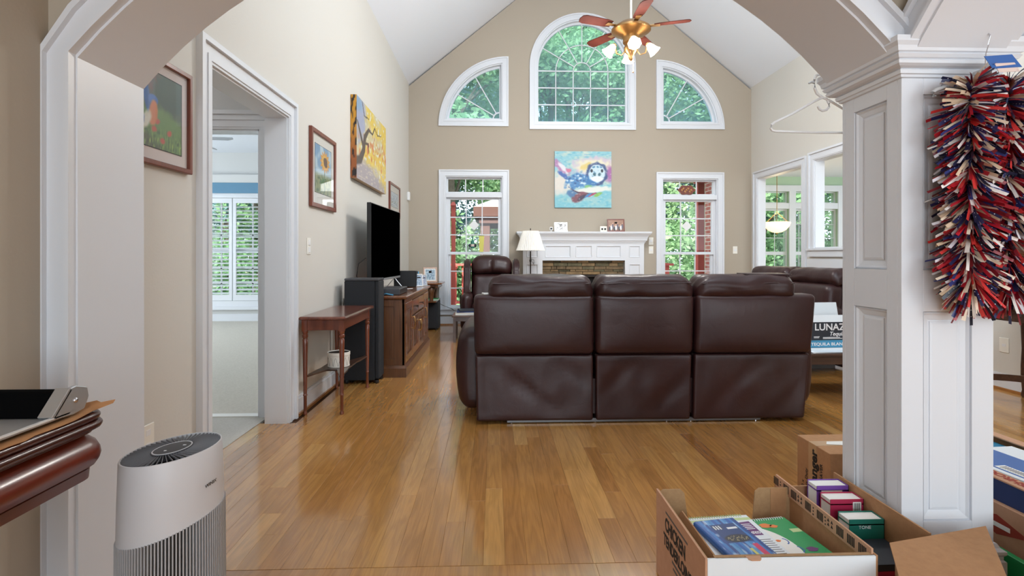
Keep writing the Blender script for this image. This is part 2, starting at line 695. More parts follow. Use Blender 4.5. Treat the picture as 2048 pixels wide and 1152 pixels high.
M['walnut'] = wood_mat('brown_oak', (74, 42, 22), (108, 68, 38), 'z', 0.28, 0.4)
M['walnutt'] = wood_mat('brown_oak_top', (92, 52, 30), (128, 80, 48), 'y', 0.2, 0.5)
M['frame'] = wood_mat('reddish_frame_wood', (96, 44, 30), (126, 62, 44), 'z', 0.3, 0.3)
M['dkwood'] = wood_mat('dark_table_wood', (52, 34, 26), (80, 54, 40), 'x', 0.3, 0.3)
M['mat'] = mat('cream_mat_board', (226, 214, 200), 0.9)
M['matpink'] = mat('pink_mat_board', (222, 200, 190), 0.9)
M['stone1'] = mat('brown_ledge_stone', (132, 112, 84), 0.9, var=(9, (96, 82, 62)), bump=(30, 0.6))
M['stone2'] = mat('olive_ledge_stone', (116, 108, 82), 0.9, var=(9, (82, 78, 60)), bump=(30, 0.6))
M['stone3'] = mat('tan_ledge_stone', (160, 136, 100), 0.9, var=(9, (118, 98, 72)), bump=(30, 0.6))
M['mortar'] = mat('dark_stone_joint', (46, 38, 28), 0.95)
M['soot'] = mat('black_firebox', (14, 13, 12), 0.9)
M['shade'] = mat('white_pleated_fabric', (240, 236, 228), 0.8)
M['card'] = mat('brown_cardboard', (176, 132, 92), 0.85, var=(40, (166, 122, 84)))
M['cardi'] = mat('cardboard_inside', (168, 134, 96), 0.9, var=(60, (156, 122, 86)))
M['cardp'] = mat('pinkish_cardboard', (196, 152, 122), 0.85, var=(40, (188, 144, 114)))
M['cardw'] = mat('white_coated_cardboard', (226, 232, 236), 0.6)
M['tape'] = mat('clear_packing_tape', (186, 150, 112), 0.3)
M['ink'] = mat('black_ink', (22, 18, 16), 0.7)
M['inkred'] = mat('red_ink', (150, 52, 36), 0.7)
M['inkw'] = mat('white_ink', (236, 238, 240), 0.6)
M['inkgrey'] = mat('grey_ink', (90, 84, 82), 0.7)
M['paper'] = mat('white_paper', (236, 236, 232), 0.8)
M['kraft'] = mat('kraft_paper', (196, 142, 92), 0.85, var=(14, (176, 122, 76)))
M['navy'] = mat('navy_print', (34, 56, 104), 0.5)
M['blueprint'] = mat('blue_print', (52, 100, 170), 0.45)
M['teal'] = mat('teal_print', (70, 150, 190), 0.5)
M['charcoal'] = mat('charcoal_print', (40, 46, 56), 0.5)
M['purple'] = mat('purple_print', (110, 66, 150), 0.45)
M['violet'] = mat('dark_violet_print', (104, 44, 110), 0.5)
M['magenta'] = mat('magenta_print', (168, 36, 72), 0.45)
M['greenp'] = mat('green_print', (30, 150, 84), 0.45)
M['tealp'] = mat('teal_cover', (30, 112, 96), 0.45)
M['orange'] = mat('orange_print', (222, 120, 52), 0.5)
M['redp'] = mat('red_print', (190, 40, 44), 0.5)
M['lime'] = mat('pale_green_print', (190, 208, 150), 0.6)
M['yellow'] = mat('yellow_glass', (214, 206, 96), 0.4)
M['print'] = attr_mat('printed_picture', 0.5)
M['printg'] = attr_mat('printed_glossy', 0.35)
M['canvas'] = attr_mat('painted_canvas', 0.42, bump=(160, 0.35))
M['reddeck'] = mat('red_deck_stain', (206, 96, 84), 0.7, var=(3, (188, 84, 74)))
M['brown'] = mat('brown_outdoor_fabric', (92, 62, 52), 0.8)
M['canopy'] = mat('pale_canopy_fabric', (226, 222, 218), 0.8)
M['bark'] = mat('tree_bark', (104, 92, 80), 0.95, var=(8, (78, 68, 58)))
M['leaf'] = leaf_mat('green_leaves', (84, 126, 74), (132, 168, 122), (186, 210, 164))
M['leafhaze'] = leaf_mat('haze_pale_leaves', (108, 148, 148), (150, 186, 188), (204, 224, 222))  # distance haze put into the leaf colour, paler and bluer
M['ground'] = mat('woodland_ground', (90, 104, 62), 0.95, var=(1.5, (120, 112, 80)))
M['brick'] = brick_mat()
M['bulb'] = mat('lit_frosted_glass', (255, 244, 222), 0.5, emit=((255, 226, 180), 7.0))
M['lampbowl'] = mat('lit_alabaster_bowl', (255, 236, 200), 0.5, emit=((255, 214, 150), 2.2))
M['clear'] = mat('clear_plastic', (232, 234, 236), 0.2, trans=0.35)
M['fin'] = mat('grey_vent_plastic', (128, 128, 132), 0.45)
M['rib'] = mat('light_grey_rib_plastic', (172, 172, 175), 0.4)
M['bladewood'] = mat('red_brown_blade', (70, 30, 22), 0.85, var=(8, (56, 24, 18)), spec=0.1)

# ================================================================ THE SETTING
XL, XR, YB, YA0, YA1 = -1.42, 4.38, 8.80, 1.72, 2.02
EAVE, APX, APZ = 3.98, 1.465, 6.35


def rect(x0, x1, z0, z1, d=0.0):
    return [(x0 + d, z0 + d), (x1 - d, z0 + d), (x1 - d, z1 - d), (x0 + d, z1 - d)]


def quarter(cx, cz, Rr, d, side, n=20):
    """quarter-round window; square corner at (cx,cz); side=-1: curves to the left"""
    r = Rr - d
    a0 = math.asin(d / r)
    pts = [(cx + side * d, cz + d)]
    for k in range(n + 1):
        a = a0 + (pi / 2 - 2 * a0) * k / n
        pts.append((cx + side * r * cos(a), cz + r * sin(a)))
    return pts


def roundtop(cx, hw, z0, zs, d, n=32):
    r = hw - d
    pts = [(cx - r, z0 + d), (cx + r, z0 + d)]
    for k in range(n + 1):
        a = pi * k / n
        pts.append((cx + r * cos(a), zs + r * sin(a)))
    return pts


# ---- floor: oak planks
def plank_mesh(name, rects, origin):
    vs, fs, tone = [], [], []
    for (x0, x1, y0, y1, t) in rects:
        g, c, h = 0.0002, 0.0007, 0.012
        n = len(vs)
        lo = [(x0 + g, y0 + g), (x1 - g, y0 + g), (x1 - g, y1 - g), (x0 + g, y1 - g)]
        hi = [(x0 + g + c, y0 + g + c), (x1 - g - c, y0 + g + c), (x1 - g - c, y1 - g - c), (x0 + g + c, y1 - g - c)]
        vs += [(q[0] - origin[0], q[1] - origin[1], -h) for q in lo]
        vs += [(q[0] - origin[0], q[1] - origin[1], -c * 0.6) for q in lo]
        vs += [(q[0] - origin[0], q[1] - origin[1], 0.0) for q in hi]
        f = [(n + 8, n + 9, n + 10, n + 11)]
        for a in (0, 4):
            for i in range(4):
                j = (i + 1) % 4
                f.append((n + a + i, n + a + j, n + a + 4 + j, n + a + 4 + i))
        fs += f
        tone += [t] * len(f)
    me = bpy.data.meshes.new(name)
    me.from_pydata(vs, [], fs)
    at = me.attributes.new('tone', 'FLOAT', 'FACE')
    at.data.foreach_set('value', tone)
    me.materials.append(M['plank'])
    return me


floor = struct('floor', B().box(XL - 0.2, 8.4, -3.1, 10.6, -0.12, -0.012), M['subfloor'], label='glossy honey oak plank floor of the great room')
planks = []
pw = 0.0826
x = XL - 0.19
while x < XR + 0.15:
    lo = 1.955
    if x < XL - 0.02:
        segs = [(2.70, 3.665)]
    else:
        segs = [(lo, YB)]
    for (a, b) in segs:
        y = a - RN.random() * 1.2
        while y < b:
            ln = RN.choice([0.6, 0.9, 1.2, 1.5, 1.9, 2.2])
            y0, y1 = max(y, a), min(y + ln, b)
            if y1 - y0 > 0.05:
                t = min(1, max(0, RN.gauss(0.46, 0.14)))
                if RN.random() < 0.05:
                    t = 0.9
                planks.append((max(x, XL - 0.19), x + pw, y0, y1, t))
            y += ln
    x += pw


def screen_size(p):
    x0, x1, y0, y1, _ = p
    cx = (x0 + x1) / 2
    if y1 < 1.9 or abs(cx / max(y1, 0.1)) > 1.05:
        return 0
    # planks under the sofa or hidden behind the column count little
    if 1.25 < cx / ((y0 + y1) / 2) < 0.95:
        return 0
    return (x1 - x0) / y0 * (1 / max(y0, 1.95) - 1 / y1)


planks.sort(key=screen_size, reverse=True)
for p in planks[:290]:
    o = ((p[0] + p[1]) / 2, (p[2] + p[3]) / 2)
    ob = link('plank', plank_mesh('plank', [p], o), None, floor)
    ob.location = (o[0], o[1], 0)
rest = planks[290:]
# hall, dining side and breakfast room boards
for (xa, xb, ya, yb) in ((XL, XR, -3.0, 1.86), (XR, 8.3, 4.1, 10.5)):
    x = xa
    while x < xb:
        y = ya
        while y < yb:
            ln = RN.choice([0.9, 1.2, 1.6])
            rest.append((x, min(x + pw, xb), y, min(y + ln, yb), min(1, max(0, RN.gauss(0.46, 0.19)))))
            y += ln
        x += pw
link('far_planks', plank_mesh('far_planks', rest, (0, 0)), None, floor, kind='stuff')
thr = [(XL + k * 0.9, XL + (k + 1) * 0.9, 1.862, 1.953, 0.3 + 0.1 * (k % 3)) for k in range(7)]
link('threshold_board', plank_mesh('threshold_board', thr, (0, 0)), None, floor, label='crosswise oak border board under the arch')

# ---- back wall with five windows
QL = (0.243, 3.318, 1.168)     # square corner x, z, radius (curves left)
QR = (2.741, 3.296, 1.168)     # curves right
CW = (1.494, 0.898, 3.275, 4.338)
WL = (-0.918, 0.251, 0.17, 2.59)
WR = (2.741, 3.901, 0.17, 2.567)
CAS = 0.100
holes = [quarter(*QL, CAS - 0.01, -1), list(reversed(quarter(*QR, CAS - 0.01, 1))), roundtop(*CW, CAS - 0.01), rect(*WL, CAS - 0.01), rect(*WR, CAS - 0.01)]
struct('wall_back', B().slab([(XL, -0.1), (XR, -0.1), (XR, EAVE), (APX, APZ), (XL, EAVE)], holes, 'xz', YB, YB + 0.2), M['tan'], label='tan gable wall with five white-cased windows')

# left wall with the cased doorway
DY0, DY1, DZ = 2.668, 3.665, 2.11
struct('wall_left', B().slab([(-3.1, -0.1), (DY0, -0.1), (DY0, DZ), (DY1, DZ), (DY1, -0.1), (YB + 0.2, -0.1), (YB + 0.2, EAVE + 0.1), (-3.1, EAVE + 0.1)], [], 'yz', XL - 0.15, XL), M['wall'],
       label='pale greige side wall with pictures and a cased doorway')
# tan paint of the hall (a thin skin on the hall end of the same wall)
struct('wall_hall_left', B().box(XL, XL + 0.006, -3.0, YA0, 0, 2.8), M['tan'], label='tan hall wall beside the archway casing')
# right wall with doorway and half-wall opening
O1 = (7.32, 8.585, 0.0, 2.44)
O2 = (4.95, 7.03, 1.255, 2.46)
struct('wall_right', B().slab([(YA1, -0.1), (O1[0], -0.1), (O1[0], O1[3]), (O1[1], O1[3]), (O1[1], -0.1), (YB + 0.2, -0.1), (YB + 0.2, EAVE + 0.1), (YA1, EAVE + 0.1)], [rect(*O2)], 'yz', XR, XR + 0.13), M['wall'],
       label='pale greige side wall with openings to the breakfast room')
# ceilings; both slopes extended unseen past the arch wall to block sun
struct('ceiling', B().hexa([(XL - 0.15, -1.4, EAVE - 0.09), (APX, -1.4, APZ), (APX, YB + 0.2, APZ), (XL - 0.15, YB + 0.2, EAVE - 0.09), (XL - 0.15, -1.4, EAVE + 0.1), (APX, -1.4, APZ + 0.2), (APX, YB + 0.2, APZ + 0.2), (XL - 0.15, YB + 0.2, EAVE + 0.1)]), M['ceil'], label='white vaulted ceiling slope over the pictures')
struct('ceiling_slope', B().hexa([(APX, -1.4, APZ), (XR + 0.2, -1.4, EAVE - 0.12), (XR + 0.2, YB + 0.2, EAVE - 0.12), (APX, YB + 0.2, APZ), (APX, -1.4, APZ + 0.2), (XR + 0.2, -1.4, EAVE + 0.1), (XR + 0.2, YB + 0.2, EAVE + 0.1), (APX, YB + 0.2, APZ + 0.2)]), M['ceil'], label='white vaulted ceiling slope above the breakfast openings')
struct('ceiling_hall', B().box(XL - 0.2, XR + 0.3, -3.2, YA0 + 0.1, 2.75, 2.9), M['ceil'])

# ---- arch wall: archway to the camera's room, column, and a second arch to the right
AX0, AX1 = -1.335, 1.37
CX0, CX1 = 1.37, 1.69
SPR = 1.79


def arc(x0, x1, zs, d=0.0, n=28, alpha=math.radians(51)):
    hw = (x1 - x0) / 2
    c = (x0 + x1) / 2
    r = hw / sin(alpha)
    zc = zs - r * cos(alpha)
    return [(c + (r + d) * sin(-alpha + 2 * alpha * k / n), zc + (r + d) * cos(-alpha + 2 * alpha * k / n)) for k in range(n + 1)]


a1 = arc(AX0, AX1, SPR)
a3 = arc(CX1, XR - 0.05, SPR)
FILLWIN = (0.2, 2.73, 3.35, 5.2)
gable = [(XL, -0.1), (AX0, -0.1), (AX0, SPR)] + a1[1:-1] + [(AX1, SPR), (CX1, SPR)] + a3[1:-1] + [(XR - 0.05, SPR), (XR - 0.05, -0.1), (XR + 0.1, -0.1), (XR + 0.1, EAVE - 0.1), (APX, APZ), (XL, EAVE)]
struct('wall_front', B().slab(gable, [rect(*FILLWIN)], 'xz', YA0 + 0.01, YA1), M['wall'], label='wall between hall and great room with wide arches')
hallface = [(XL, 0), (AX0, 0), (AX0, SPR)] + a1[1:-1] + [(AX1, SPR), (CX1, SPR)] + a3[1:-1] + [(XR - 0.05, SPR), (XR - 0.05, 0), (XR, 0), (XR, 2.75), (XL, 2.75)]
struct('wall_hall_front', B().slab(hallface, [], 'xz', YA0 - 0.004, YA0 + 0.01), M['tan'], label='tan hall face above the white arch casing')


def arch_trim(name, x0, x1, plane, f0, f1, left=True, right=True, sgn=-1, label=None, face2=None):
    """lining plus stepped casing of an arch. f0 = face plane, f1 = far plane of the lining"""
    root = thing(name, label, None, kind='structure', loc=(0, 0, 0))
    inn = arc(x0, x1, SPR, -0.014)
    out = arc(x0, x1, SPR, 0.004)
    if left:
        inn = [(x0 + 0.014, 0.0)] + inn
        out = [(x0 - 0.002, 0.0)] + out
    if right:
        inn = inn + [(x1 - 0.014, 0.0)]
        out = out + [(x1 + 0.002, 0.0)]
    B().strip(out, inn, plane, f0, f1).o('lining', M['trim'], root, smooth=30)

    def leg(d):
        p = arc(x0, x1, SPR, d)
        if left:
            p = [(x0 - d, 0.0)] + [(x0 - d, SPR)] + p[1:]
        if right:
            p = p[:-1] + [(x1 + d, SPR), (x1 + d, 0.0)]
        return p
    faces = [(f0, sgn)]
    if face2 is not None:
        faces.append((face2, -sgn))
    for fp, sg in faces:
        for d0, d1, t in ((0.008, -0.006, 0.030), (0.030, 0.006, 0.018), (0.076, 0.028, 0.012), (0.092, 0.074, 0.030)):
            B().strip(leg(d0), leg(d1), plane, fp, fp + sg * t).o('casing', M['trim'], root, smooth=30)
    return root


arch_trim('trim_1', AX0, AX1, 'xz', YA0 - 0.004, YA1 + 0.012, right=False, label='white arched casing and lining around the hall archway')
arch_trim('trim_2', CX1, XR - 0.05, 'xz', YA0 - 0.004, YA1 + 0.012, left=False, label='white arched casing right of the panelled column')
# arch running back towards the camera from the column's front face
struct('wall_hall_arch', B().slab([(YA0, SPR)] + list(reversed(arc(-0.75, YA0, SPR)))[1:-1] + [(-0.75, SPR), (-0.75, 0), (-3.0, 0), (-3.0, 2.75), (YA0, 2.75)], [], 'yz', CX0 + 0.01, CX1 - 0.01), M['tan'], label='tan hall side wall above an arch')
arch_trim('trim_3', -0.75, YA0, 'yz', CX0 + 0.01, CX1 - 0.01, right=False, left=False, sgn=-1, face2=CX1 - 0.01, label='white arch soffit springing from the column towards the hall')

# unseen window frame added above the arches to hold the fill lamp
hw = thing('window_6', 'added unseen window frame for the fill lamp in the front gable', None, kind='structure')
B().ring(rect(*FILLWIN), rect(*FILLWIN, 0.06), 'xz', YA0 + 0.05, YA0 + 0.10).o('sash', M['trim'], hw)
B().ring(rect(*FILLWIN, -0.09), rect(*FILLWIN, 0.0), 'xz', YA1, YA1 + 0.02).o('casing', M['trim'], hw)

# ---- rest of the hall / dining shell behind the camera
RW = [rect(-1.2, 1.15, 0.6, 2.6), rect(2.0, 4.0, 0.6, 2.6)]
struct('wall_hall_rear', B().slab(rect(XL - 0.2, XR + 0.3, -0.1, 2.9), RW, 'xz', -3.2, -3.0), M['tan'])
struct('wall_dining_right', B().box(XR, XR + 0.2, -3.1, YA1, -0.1, 2.85), M['wall'])
for k, w in enumerate(RW):
    x0, x1 = w[0][0], w[1][0]
    r = thing('window_%d' % (7 + k), 'white framed window behind the camera', None, kind='structure')
    B().ring(rect(x0 - 0.09, x1 + 0.09, 0.51, 2.69), rect(x0, x1, 0.6, 2.6), 'xz', -3.0, -2.98).o('casing', M['trim'], r)
    B().ring(rect(x0, x1, 0.6, 2.6), rect(x0 + 0.05, x1 - 0.05, 0.65, 2.55), 'xz', -3.15, -3.1).o('sash', M['trim'], r)

# ---- baseboards
def baseboard(name, pts, side, label=None):
    """pts: polyline in xy along wall; side: thickness direction"""
    (xa, ya), (xb, yb) = pts
    r = thing(name, label, None, kind='structure')
    if abs(xa - xb) < 1e-6:
        B().box(min(xa, xa + side * 0.016), max(xa, xa + side * 0.016), ya, yb, 0, 0.12).box(min(xa, xa + side * 0.010), max(xa, xa + side * 0.010), ya, yb, 0.12, 0.14).o('board', M['trim'], r)
        B().box(min(xa + side * 0.016, xa + side * 0.03), max(xa + side * 0.016, xa + side * 0.03), ya, yb, 0, 0.022).o('shoe_moulding', M['shoe'], r)
    else:
        B().box(xa, xb, min(ya, ya + side * 0.016), max(ya, ya + side * 0.016), 0, 0.12).box(xa, xb, min(ya, ya + side * 0.01), max(ya, ya + side * 0.01), 0.12, 0.14).o('board', M['trim'], r)
        B().box(xa, xb, min(ya + side * 0.016, ya + side * 0.03), max(ya + side * 0.016, ya + side * 0.03), 0, 0.022).o('shoe_moulding', M['shoe'], r)


baseboard('baseboard_left', ((XL, DY1 + 0.14), (XL, YB)), 1, 'white baseboard with oak shoe moulding under the pictures')
baseboard('baseboard_near_left', ((XL, YA1), (XL, DY0 - 0.07)), 1)
baseboard('baseboard_back', ((XL, YB), (0.45, YB)), -1, 'white baseboard under the window beside the cabinet')
baseboard('baseboard_back_right', ((2.55, YB), (XR, YB)), -1)
baseboard('baseboard_right', ((XR, YA1), (XR, O1[0] - 0.12)), -1, 'white baseboard along the wall right of the column')
baseboard('baseboard_hall', ((XL + 0.006, -3.0), (XL + 0.006, YA0 - 0.03)), 1, 'white baseboard in the hall corner beside the archway')

# ---- cased doorway in the left wall
def casing_yz(name, y0, y1, z0, z1, xw, sgn, depth, label, w=0.115, lining=True, closed=False):
    r = thing(name, label, None, kind='structure')

    def leg(d):
        if closed:
            return [(y0 - d, z0 - d), (y0 - d, z1 + d), (y1 + d, z1 + d), (y1 + d, z0 - d), (y0 - d, z0 - d)]
        return [(y0 - d, z0), (y0 - d, z1 + d), (y1 + d, z1 + d), (y1 + d, z0)]
    for d0, d1, t in ((0.012, -0.004, 0.014), (0.04, 0.010, 0.020), (0.09, 0.038, 0.014), (w, 0.088, 0.032)):
        a, b = leg(d0), leg(d1)
        for k in range(len(a) - 1):
            B().strip(a[k:k + 2], b[k:k + 2], 'yz', xw, xw + sgn * t).o('casing', M['trim'], r)
    if lining:
        a, b = leg(0.0), leg(-0.015)
        for k in range(len(a) - 1):
            B().strip(a[k:k + 2], b[k:k + 2], 'yz', xw, xw - sgn * depth).o('jamb', M['trim'], r)
    return r


casing_yz('door_1', DY0, DY1, 0.0, DZ, XL, 1, 0.15, 'white cased doorway to the carpeted bedroom passage')
casing_yz('door_2', O1[0], O1[1], 0.0, O1[3], XR, -1, 0.13, 'white cased doorway to the breakfast room')
casing_yz('trim_4', O2[0], O2[1], O2[2], O2[3], XR, -1, 0.13, 'white cased pass-through above the half wall', closed=True)
sill = B().box(XR - 0.05, XR + 0.15, O2[0] - 0.12, O2[1] + 0.13, O2[2] - 0.03, O2[2] - 0.002).box(XR - 0.03, XR, O2[0] - 0.1, O2[1] + 0.11, O2[2] - 0.11, O2[2] - 0.03)
struct('trim_5', sill, M['trim'], label='white sill shelf along the half wall')
struct('trim_6', B().box(XR - 0.014, XR, O2[0] - 0.1, O1[0] - 0.13, 0.14, 1.11), M['trim'], label='white half-wall panel below the pass-through')

# ---- passage and bedroom through the left doorway
VX = XL - 0.15
struct('floor_passage', B().box(-3.6, XL - 0.19, 2.2, 3.84, -0.1, 0.004), M['carpet_shade'], label='carpet of the small passage, coloured greyer for its shade')
struct('floor_bedroom', B().box(-7.0, VX, 3.84, 9.4, -0.1, 0.006), M['carpet'], label='pale carpet of the bedroom')
struct('wall_passage_near', B().box(-3.6, VX, 2.10, 2.25, 0, 2.75), M['grey'])
struct('wall_passage_end', B().box(-3.75, -3.6, 2.1, 3.95, 0, 2.75), M['grey'])
struct('ceiling_passage', B().box(-3.75, VX, 2.1, 3.95, 2.6, 2.75), M['ceil'])
bdoor = rect(-2.62, -1.665, -0.1, 2.055)
struct('wall_passage_far', B().slab([(-7.0, 0), (-2.62, 0), (-2.62, 2.055), (-1.665, 2.055), (-1.665, 0), (VX, 0), (VX, 3.0), (-7.0, 3.0)], [], 'xz', 3.80, 3.92), M['grey'], label='grey passage wall with the bedroom door frame')
r = thing('door_3', 'white cased bedroom doorway inside the passage', None, kind='structure')
for t0, t1, th in ((0.012, -0.004, 0.012), (0.06, 0.01, 0.018), (0.095, 0.058, 0.028)):
    B().box(-1.665 - (-t1), min(-1.665 + t0, VX), 3.80 - th, 3.80, 0, 2.055 + t0).o('casing', M['trim'], r)
    B().box(-2.62 - t0, VX, 3.80 - th - 0.002, 3.80, 2.055 + t1, 2.055 + t0).o('casing', M['trim'], r)
B().box(-2.62, VX, 3.80 - 0.045, 3.80, 2.15, 2.178).o('head_cap', M['trim'], r)
B().box(-1.68, -1.663, 3.80, 3.92, 0, 2.055).box(-2.62, -1.663, 3.80, 3.92, 2.04, 2.056).o('jamb', M['trim'], r)
struct('trim_7', B().box(-2.62, -1.665, 3.80, 3.87, 0.0, 0.010), M['paper'], label='pale carpet bar in the bedroom doorway')
struct('wall_bedroom_left', B().slab([(3.8, 0), (9.6, 0), (9.6, 3.1), (3.8, 3.1)], [rect(5.2, 8.0, 0.5, 2.5)], 'yz', -7.2, -7.0), M['grey'])  # unseen opening made for the bedroom fill lamp
struct('ceiling_bedroom', B().box(-7.2, VX, 3.8, 9.6, 2.97, 3.1), M['ceil'])
BW = (-5.62, -3.98, 0.36, 2.17)
struct('wall_bedroom_back', B().slab([(-7.2, 0), (VX + 0.0, 0), (VX, 3.1), (-7.2, 3.1)], [rect(*BW)], 'xz', 9.4, 9.6), M['grey'], label='grey bedroom wall around the shuttered window')
baseb = thing('baseboard_bedroom', 'white bedroom baseboard', None, kind='structure')
B().box(-7.0, VX, 9.38, 9.4, 0, 0.13).o('board', M['trim'], baseb)

struct('window_11', B().box(-7.08, -7.05, 5.15, 8.05, 0.45, 2.55), M['shade'], label='unseen white panel added to block sun at the bedroom side opening')  # added panel outside the opening, keeps direct sun out
# shuttered window
sw = thing('window_9', 'white plantation shutters on the bedroom window', None, kind='structure')
B().ring(rect(*BW, -0.11), rect(*BW, 0.0), 'xz', 9.37, 9.4).o('casing', M['trim'], sw)
B().box(BW[0] - 0.14, BW[1] + 0.14, 9.33, 9.4, BW[2] - 0.15, BW[2] - 0.10).o('window_sill', M['trim'], sw)
B().ring(rect(*BW, 0.0), rect(*BW, 0.04), 'xz', 9.5, 9.55).box(BW[0], BW[1], 9.5, 9.55, 1.20, 1.28).o('sash', M['trim'], sw)
for xx in (-5.36, -4.85, -4.30):
    B().box(xx - 0.012, xx + 0.012, 9.515, 9.535, BW[2], BW[3]).o('muntin', M['trim'], sw)
for zz in (0.66, 0.93, 1.52, 1.82):
    B().box(BW[0], BW[1], 9.515, 9.535, zz - 0.012, zz + 0.012).o('muntin', M['trim'], sw)
B().box(BW[0] + 0.02, BW[1] - 0.02, 9.522, 9.527, BW[2] + 0.02, 1.2).o('pane', M['glass'], sw)
B().box(BW[0] + 0.02, BW[1] - 0.02, 9.522, 9.527, 1.28, BW[3] - 0.02).o('pane', M['glass'], sw)
slat_me = None
for (xa, xb) in ((BW[0] + 0.005, -4.60), (-4.585, BW[1] - 0.005)):
    sp = B().ring(rect(xa, xb, BW[2] + 0.005, BW[3] - 0.005), rect(xa + 0.055, xb - 0.055, BW[2] + 0.11, BW[3] - 0.09), 'xz', 9.385, 9.415).o('shutter_panel', M['trim'], sw)
    zz = BW[2] + 0.135
    while zz < BW[3] - 0.10:
        b = B()
        wv, tl = 0.030, 0.30
        b.hexa([(xa + 0.056, 9.40 - wv * cos(tl), zz - wv * sin(tl) - 0.004), (xb - 0.056, 9.40 - wv * cos(tl), zz - wv * sin(tl) - 0.004), (xb - 0.056, 9.40 + wv * cos(tl), zz + wv * sin(tl) - 0.004), (xa + 0.056, 9.40 + wv * cos(tl), zz + wv * sin(tl) - 0.004),
                (xa + 0.056, 9.40 - wv * cos(tl), zz - wv * sin(tl) + 0.004), (xb - 0.056, 9.40 - wv * cos(tl), zz - wv * sin(tl) + 0.004), (xb - 0.056, 9.40 + wv * cos(tl), zz + wv * sin(tl) + 0.004), (xa + 0.056, 9.40 + wv * cos(tl), zz + wv * sin(tl) + 0.004)])
        b.o('slat', M['trim'], sp)
        zz += 0.066
val = thing('window_valance', 'blue fabric valance above the bedroom shutters', 'valance', (-4.8, 9.36, 2.30))
B().box(-6.1, -3.4, 9.33, 9.40, 2.25, 2.43).o('valance_panel', M['blue'], val)
B().box(-6.12, -3.38, 9.31, 9.40, 2.43, 2.575).o('valance_board', M['grey'], val, bev=0.006)

# ---- breakfast room beyond the right wall
struct('wall_breakfast_right', B().slab([(4.0, 0), (10.8, 0), (10.8, 2.9), (4.0, 2.9)], [rect(5.6, 9.6, 0.65, 2.55)], 'yz', 8.4, 8.6), M['green'])  # unseen opening cut where the side fill lamp sits
struct('wall_breakfast_near', B().slab(rect(XR + 0.1, 8.6, 0, 2.9), [rect(4.9, 7.5, 0.5, 2.5)], 'xz', 3.9, 4.05), M['green'])  # unseen opening cut where the near fill lamp sits
struct('ceiling_breakfast', B().box(XR + 0.1, 8.6, 3.9, 10.8, 2.78, 2.95), M['ceil'])
bx = [(4.90, 5.415), (5.545, 6.055), (6.19, 6.44), (6.57, 7.08), (7.21, 7.72)]
bholes = []
for (xa, xb) in bx:
    bholes.append(rect(xa, xb, 2.24, 2.475))
    bholes.append(rect(xa, xb, 0.35, 2.12))
struct('wall_breakfast_back', B().slab(rect(XR, 8.6, -0.1, 2.95), bholes, 'xz', 10.6, 10.8), M['green'], label='sage green breakfast room wall above a row of windows')
struct('wall_breakfast_left', B().box(XR, XR + 0.2, YB + 0.2, 10.6, -0.1, 2.95), M['green'])
bw = thing('window_10', 'row of white framed breakfast room windows with transoms', None, kind='structure')
B().box(XR + 0.2, 8.4, 10.56, 10.6, 2.475, 2.60).o('head_casing', M['trim'], bw)
B().box(XR + 0.2, 8.4, 10.57, 10.6, 2.12, 2.24).o('transom_bar', M['trim'], bw)
B().box(XR + 0.2, 8.4, 10.55, 10.6, 0.22, 0.35).o('window_sill', M['trim'], bw)
for k in range(len(bx) + 1):
    xa = bx[k - 1][1] if k else XR + 0.2
    xb = bx[k][0] if k < len(bx) else 8.4
    B().box(xa, xb, 10.563, 10.6, 0.35, 2.475).o('mullion', M['trim'], bw)
for (xa, xb) in bx:
    t = B().ring(rect(xa, xb, 2.24, 2.475), rect(xa, xb, 2.24, 2.475, 0.02), 'xz', 10.66, 10.70).o('transom_sash', M['trim'], bw)
    B().box(xa + 0.01, xb - 0.01, 10.678, 10.682, 2.25, 2.465).o('pane', M['glass'], t)
    for (z0, z1) in ((1.205, 2.12), (0.35, 1.205)):
        s_ = B().ring(rect(xa, xb, z0, z1), rect(xa + 0.03, xb - 0.03, z0 + 0.035, z1 - 0.035), 'xz', 10.65, 10.69).o('sash', M['trim'], bw)
        zz = [z0 + 0.035 + (z1 - z0 - 0.07) * q / 3 for q in range(4)]
        xc = (xa + xb) / 2
        B().box(xc - 0.006, xc + 0.006, 10.665, 10.678, z0, z1).o('muntin', M['trim'], s_)
        for q in (1, 2):
            B().box(xa, xb, 10.665, 10.678, zz[q] - 0.006, zz[q] + 0.006).o('muntin', M['trim'], s_)
        for q in range(3):
            for (pa, pb) in ((xa + 0.03, xc - 0.006), (xc + 0.006, xb - 0.03)):
                B().box(pa, pb, 10.669, 10.673, zz[q] + 0.006, zz[q + 1] - 0.006).o('pane', M['glass'], s_)

# ---- great room windows
def grid_sash(root, x0, x1, z0, z1, yc, cols, rows, fw=0.04, nm='sash'):
    s_ = B().ring(rect(x0, x1, z0, z1), rect(x0 + fw, x1 - fw, z0 + fw, z1 - fw), 'xz', yc - 0.02, yc + 0.02).o(nm, M['trim'], root)
    gx = [x0 + fw + (x1 - x0 - 2 * fw) * k / cols for k in range(cols + 1)]
    gz = [z0 + fw + (z1 - z0 - 2 * fw) * k / rows for k in range(rows + 1)]
    for k in range(1, cols):
        B().box(gx[k] - 0.009, gx[k] + 0.009, yc - 0.008, yc + 0.008, z0 + fw, z1 - fw).o('muntin', M['trim'], s_)
    for k in range(1, rows):
        B().box(x0 + fw, x1 - fw, yc - 0.007, yc + 0.007, gz[k] - 0.009, gz[k] + 0.009).o('muntin', M['trim'], s_)
    for i in range(cols):
        for j in range(rows):
            B().box(gx[i] + 0.004, gx[i + 1] - 0.004, yc - 0.002, yc + 0.002, gz[j] + 0.004, gz[j + 1] - 0.004).o('pane', M['glass'], s_)
    return s_


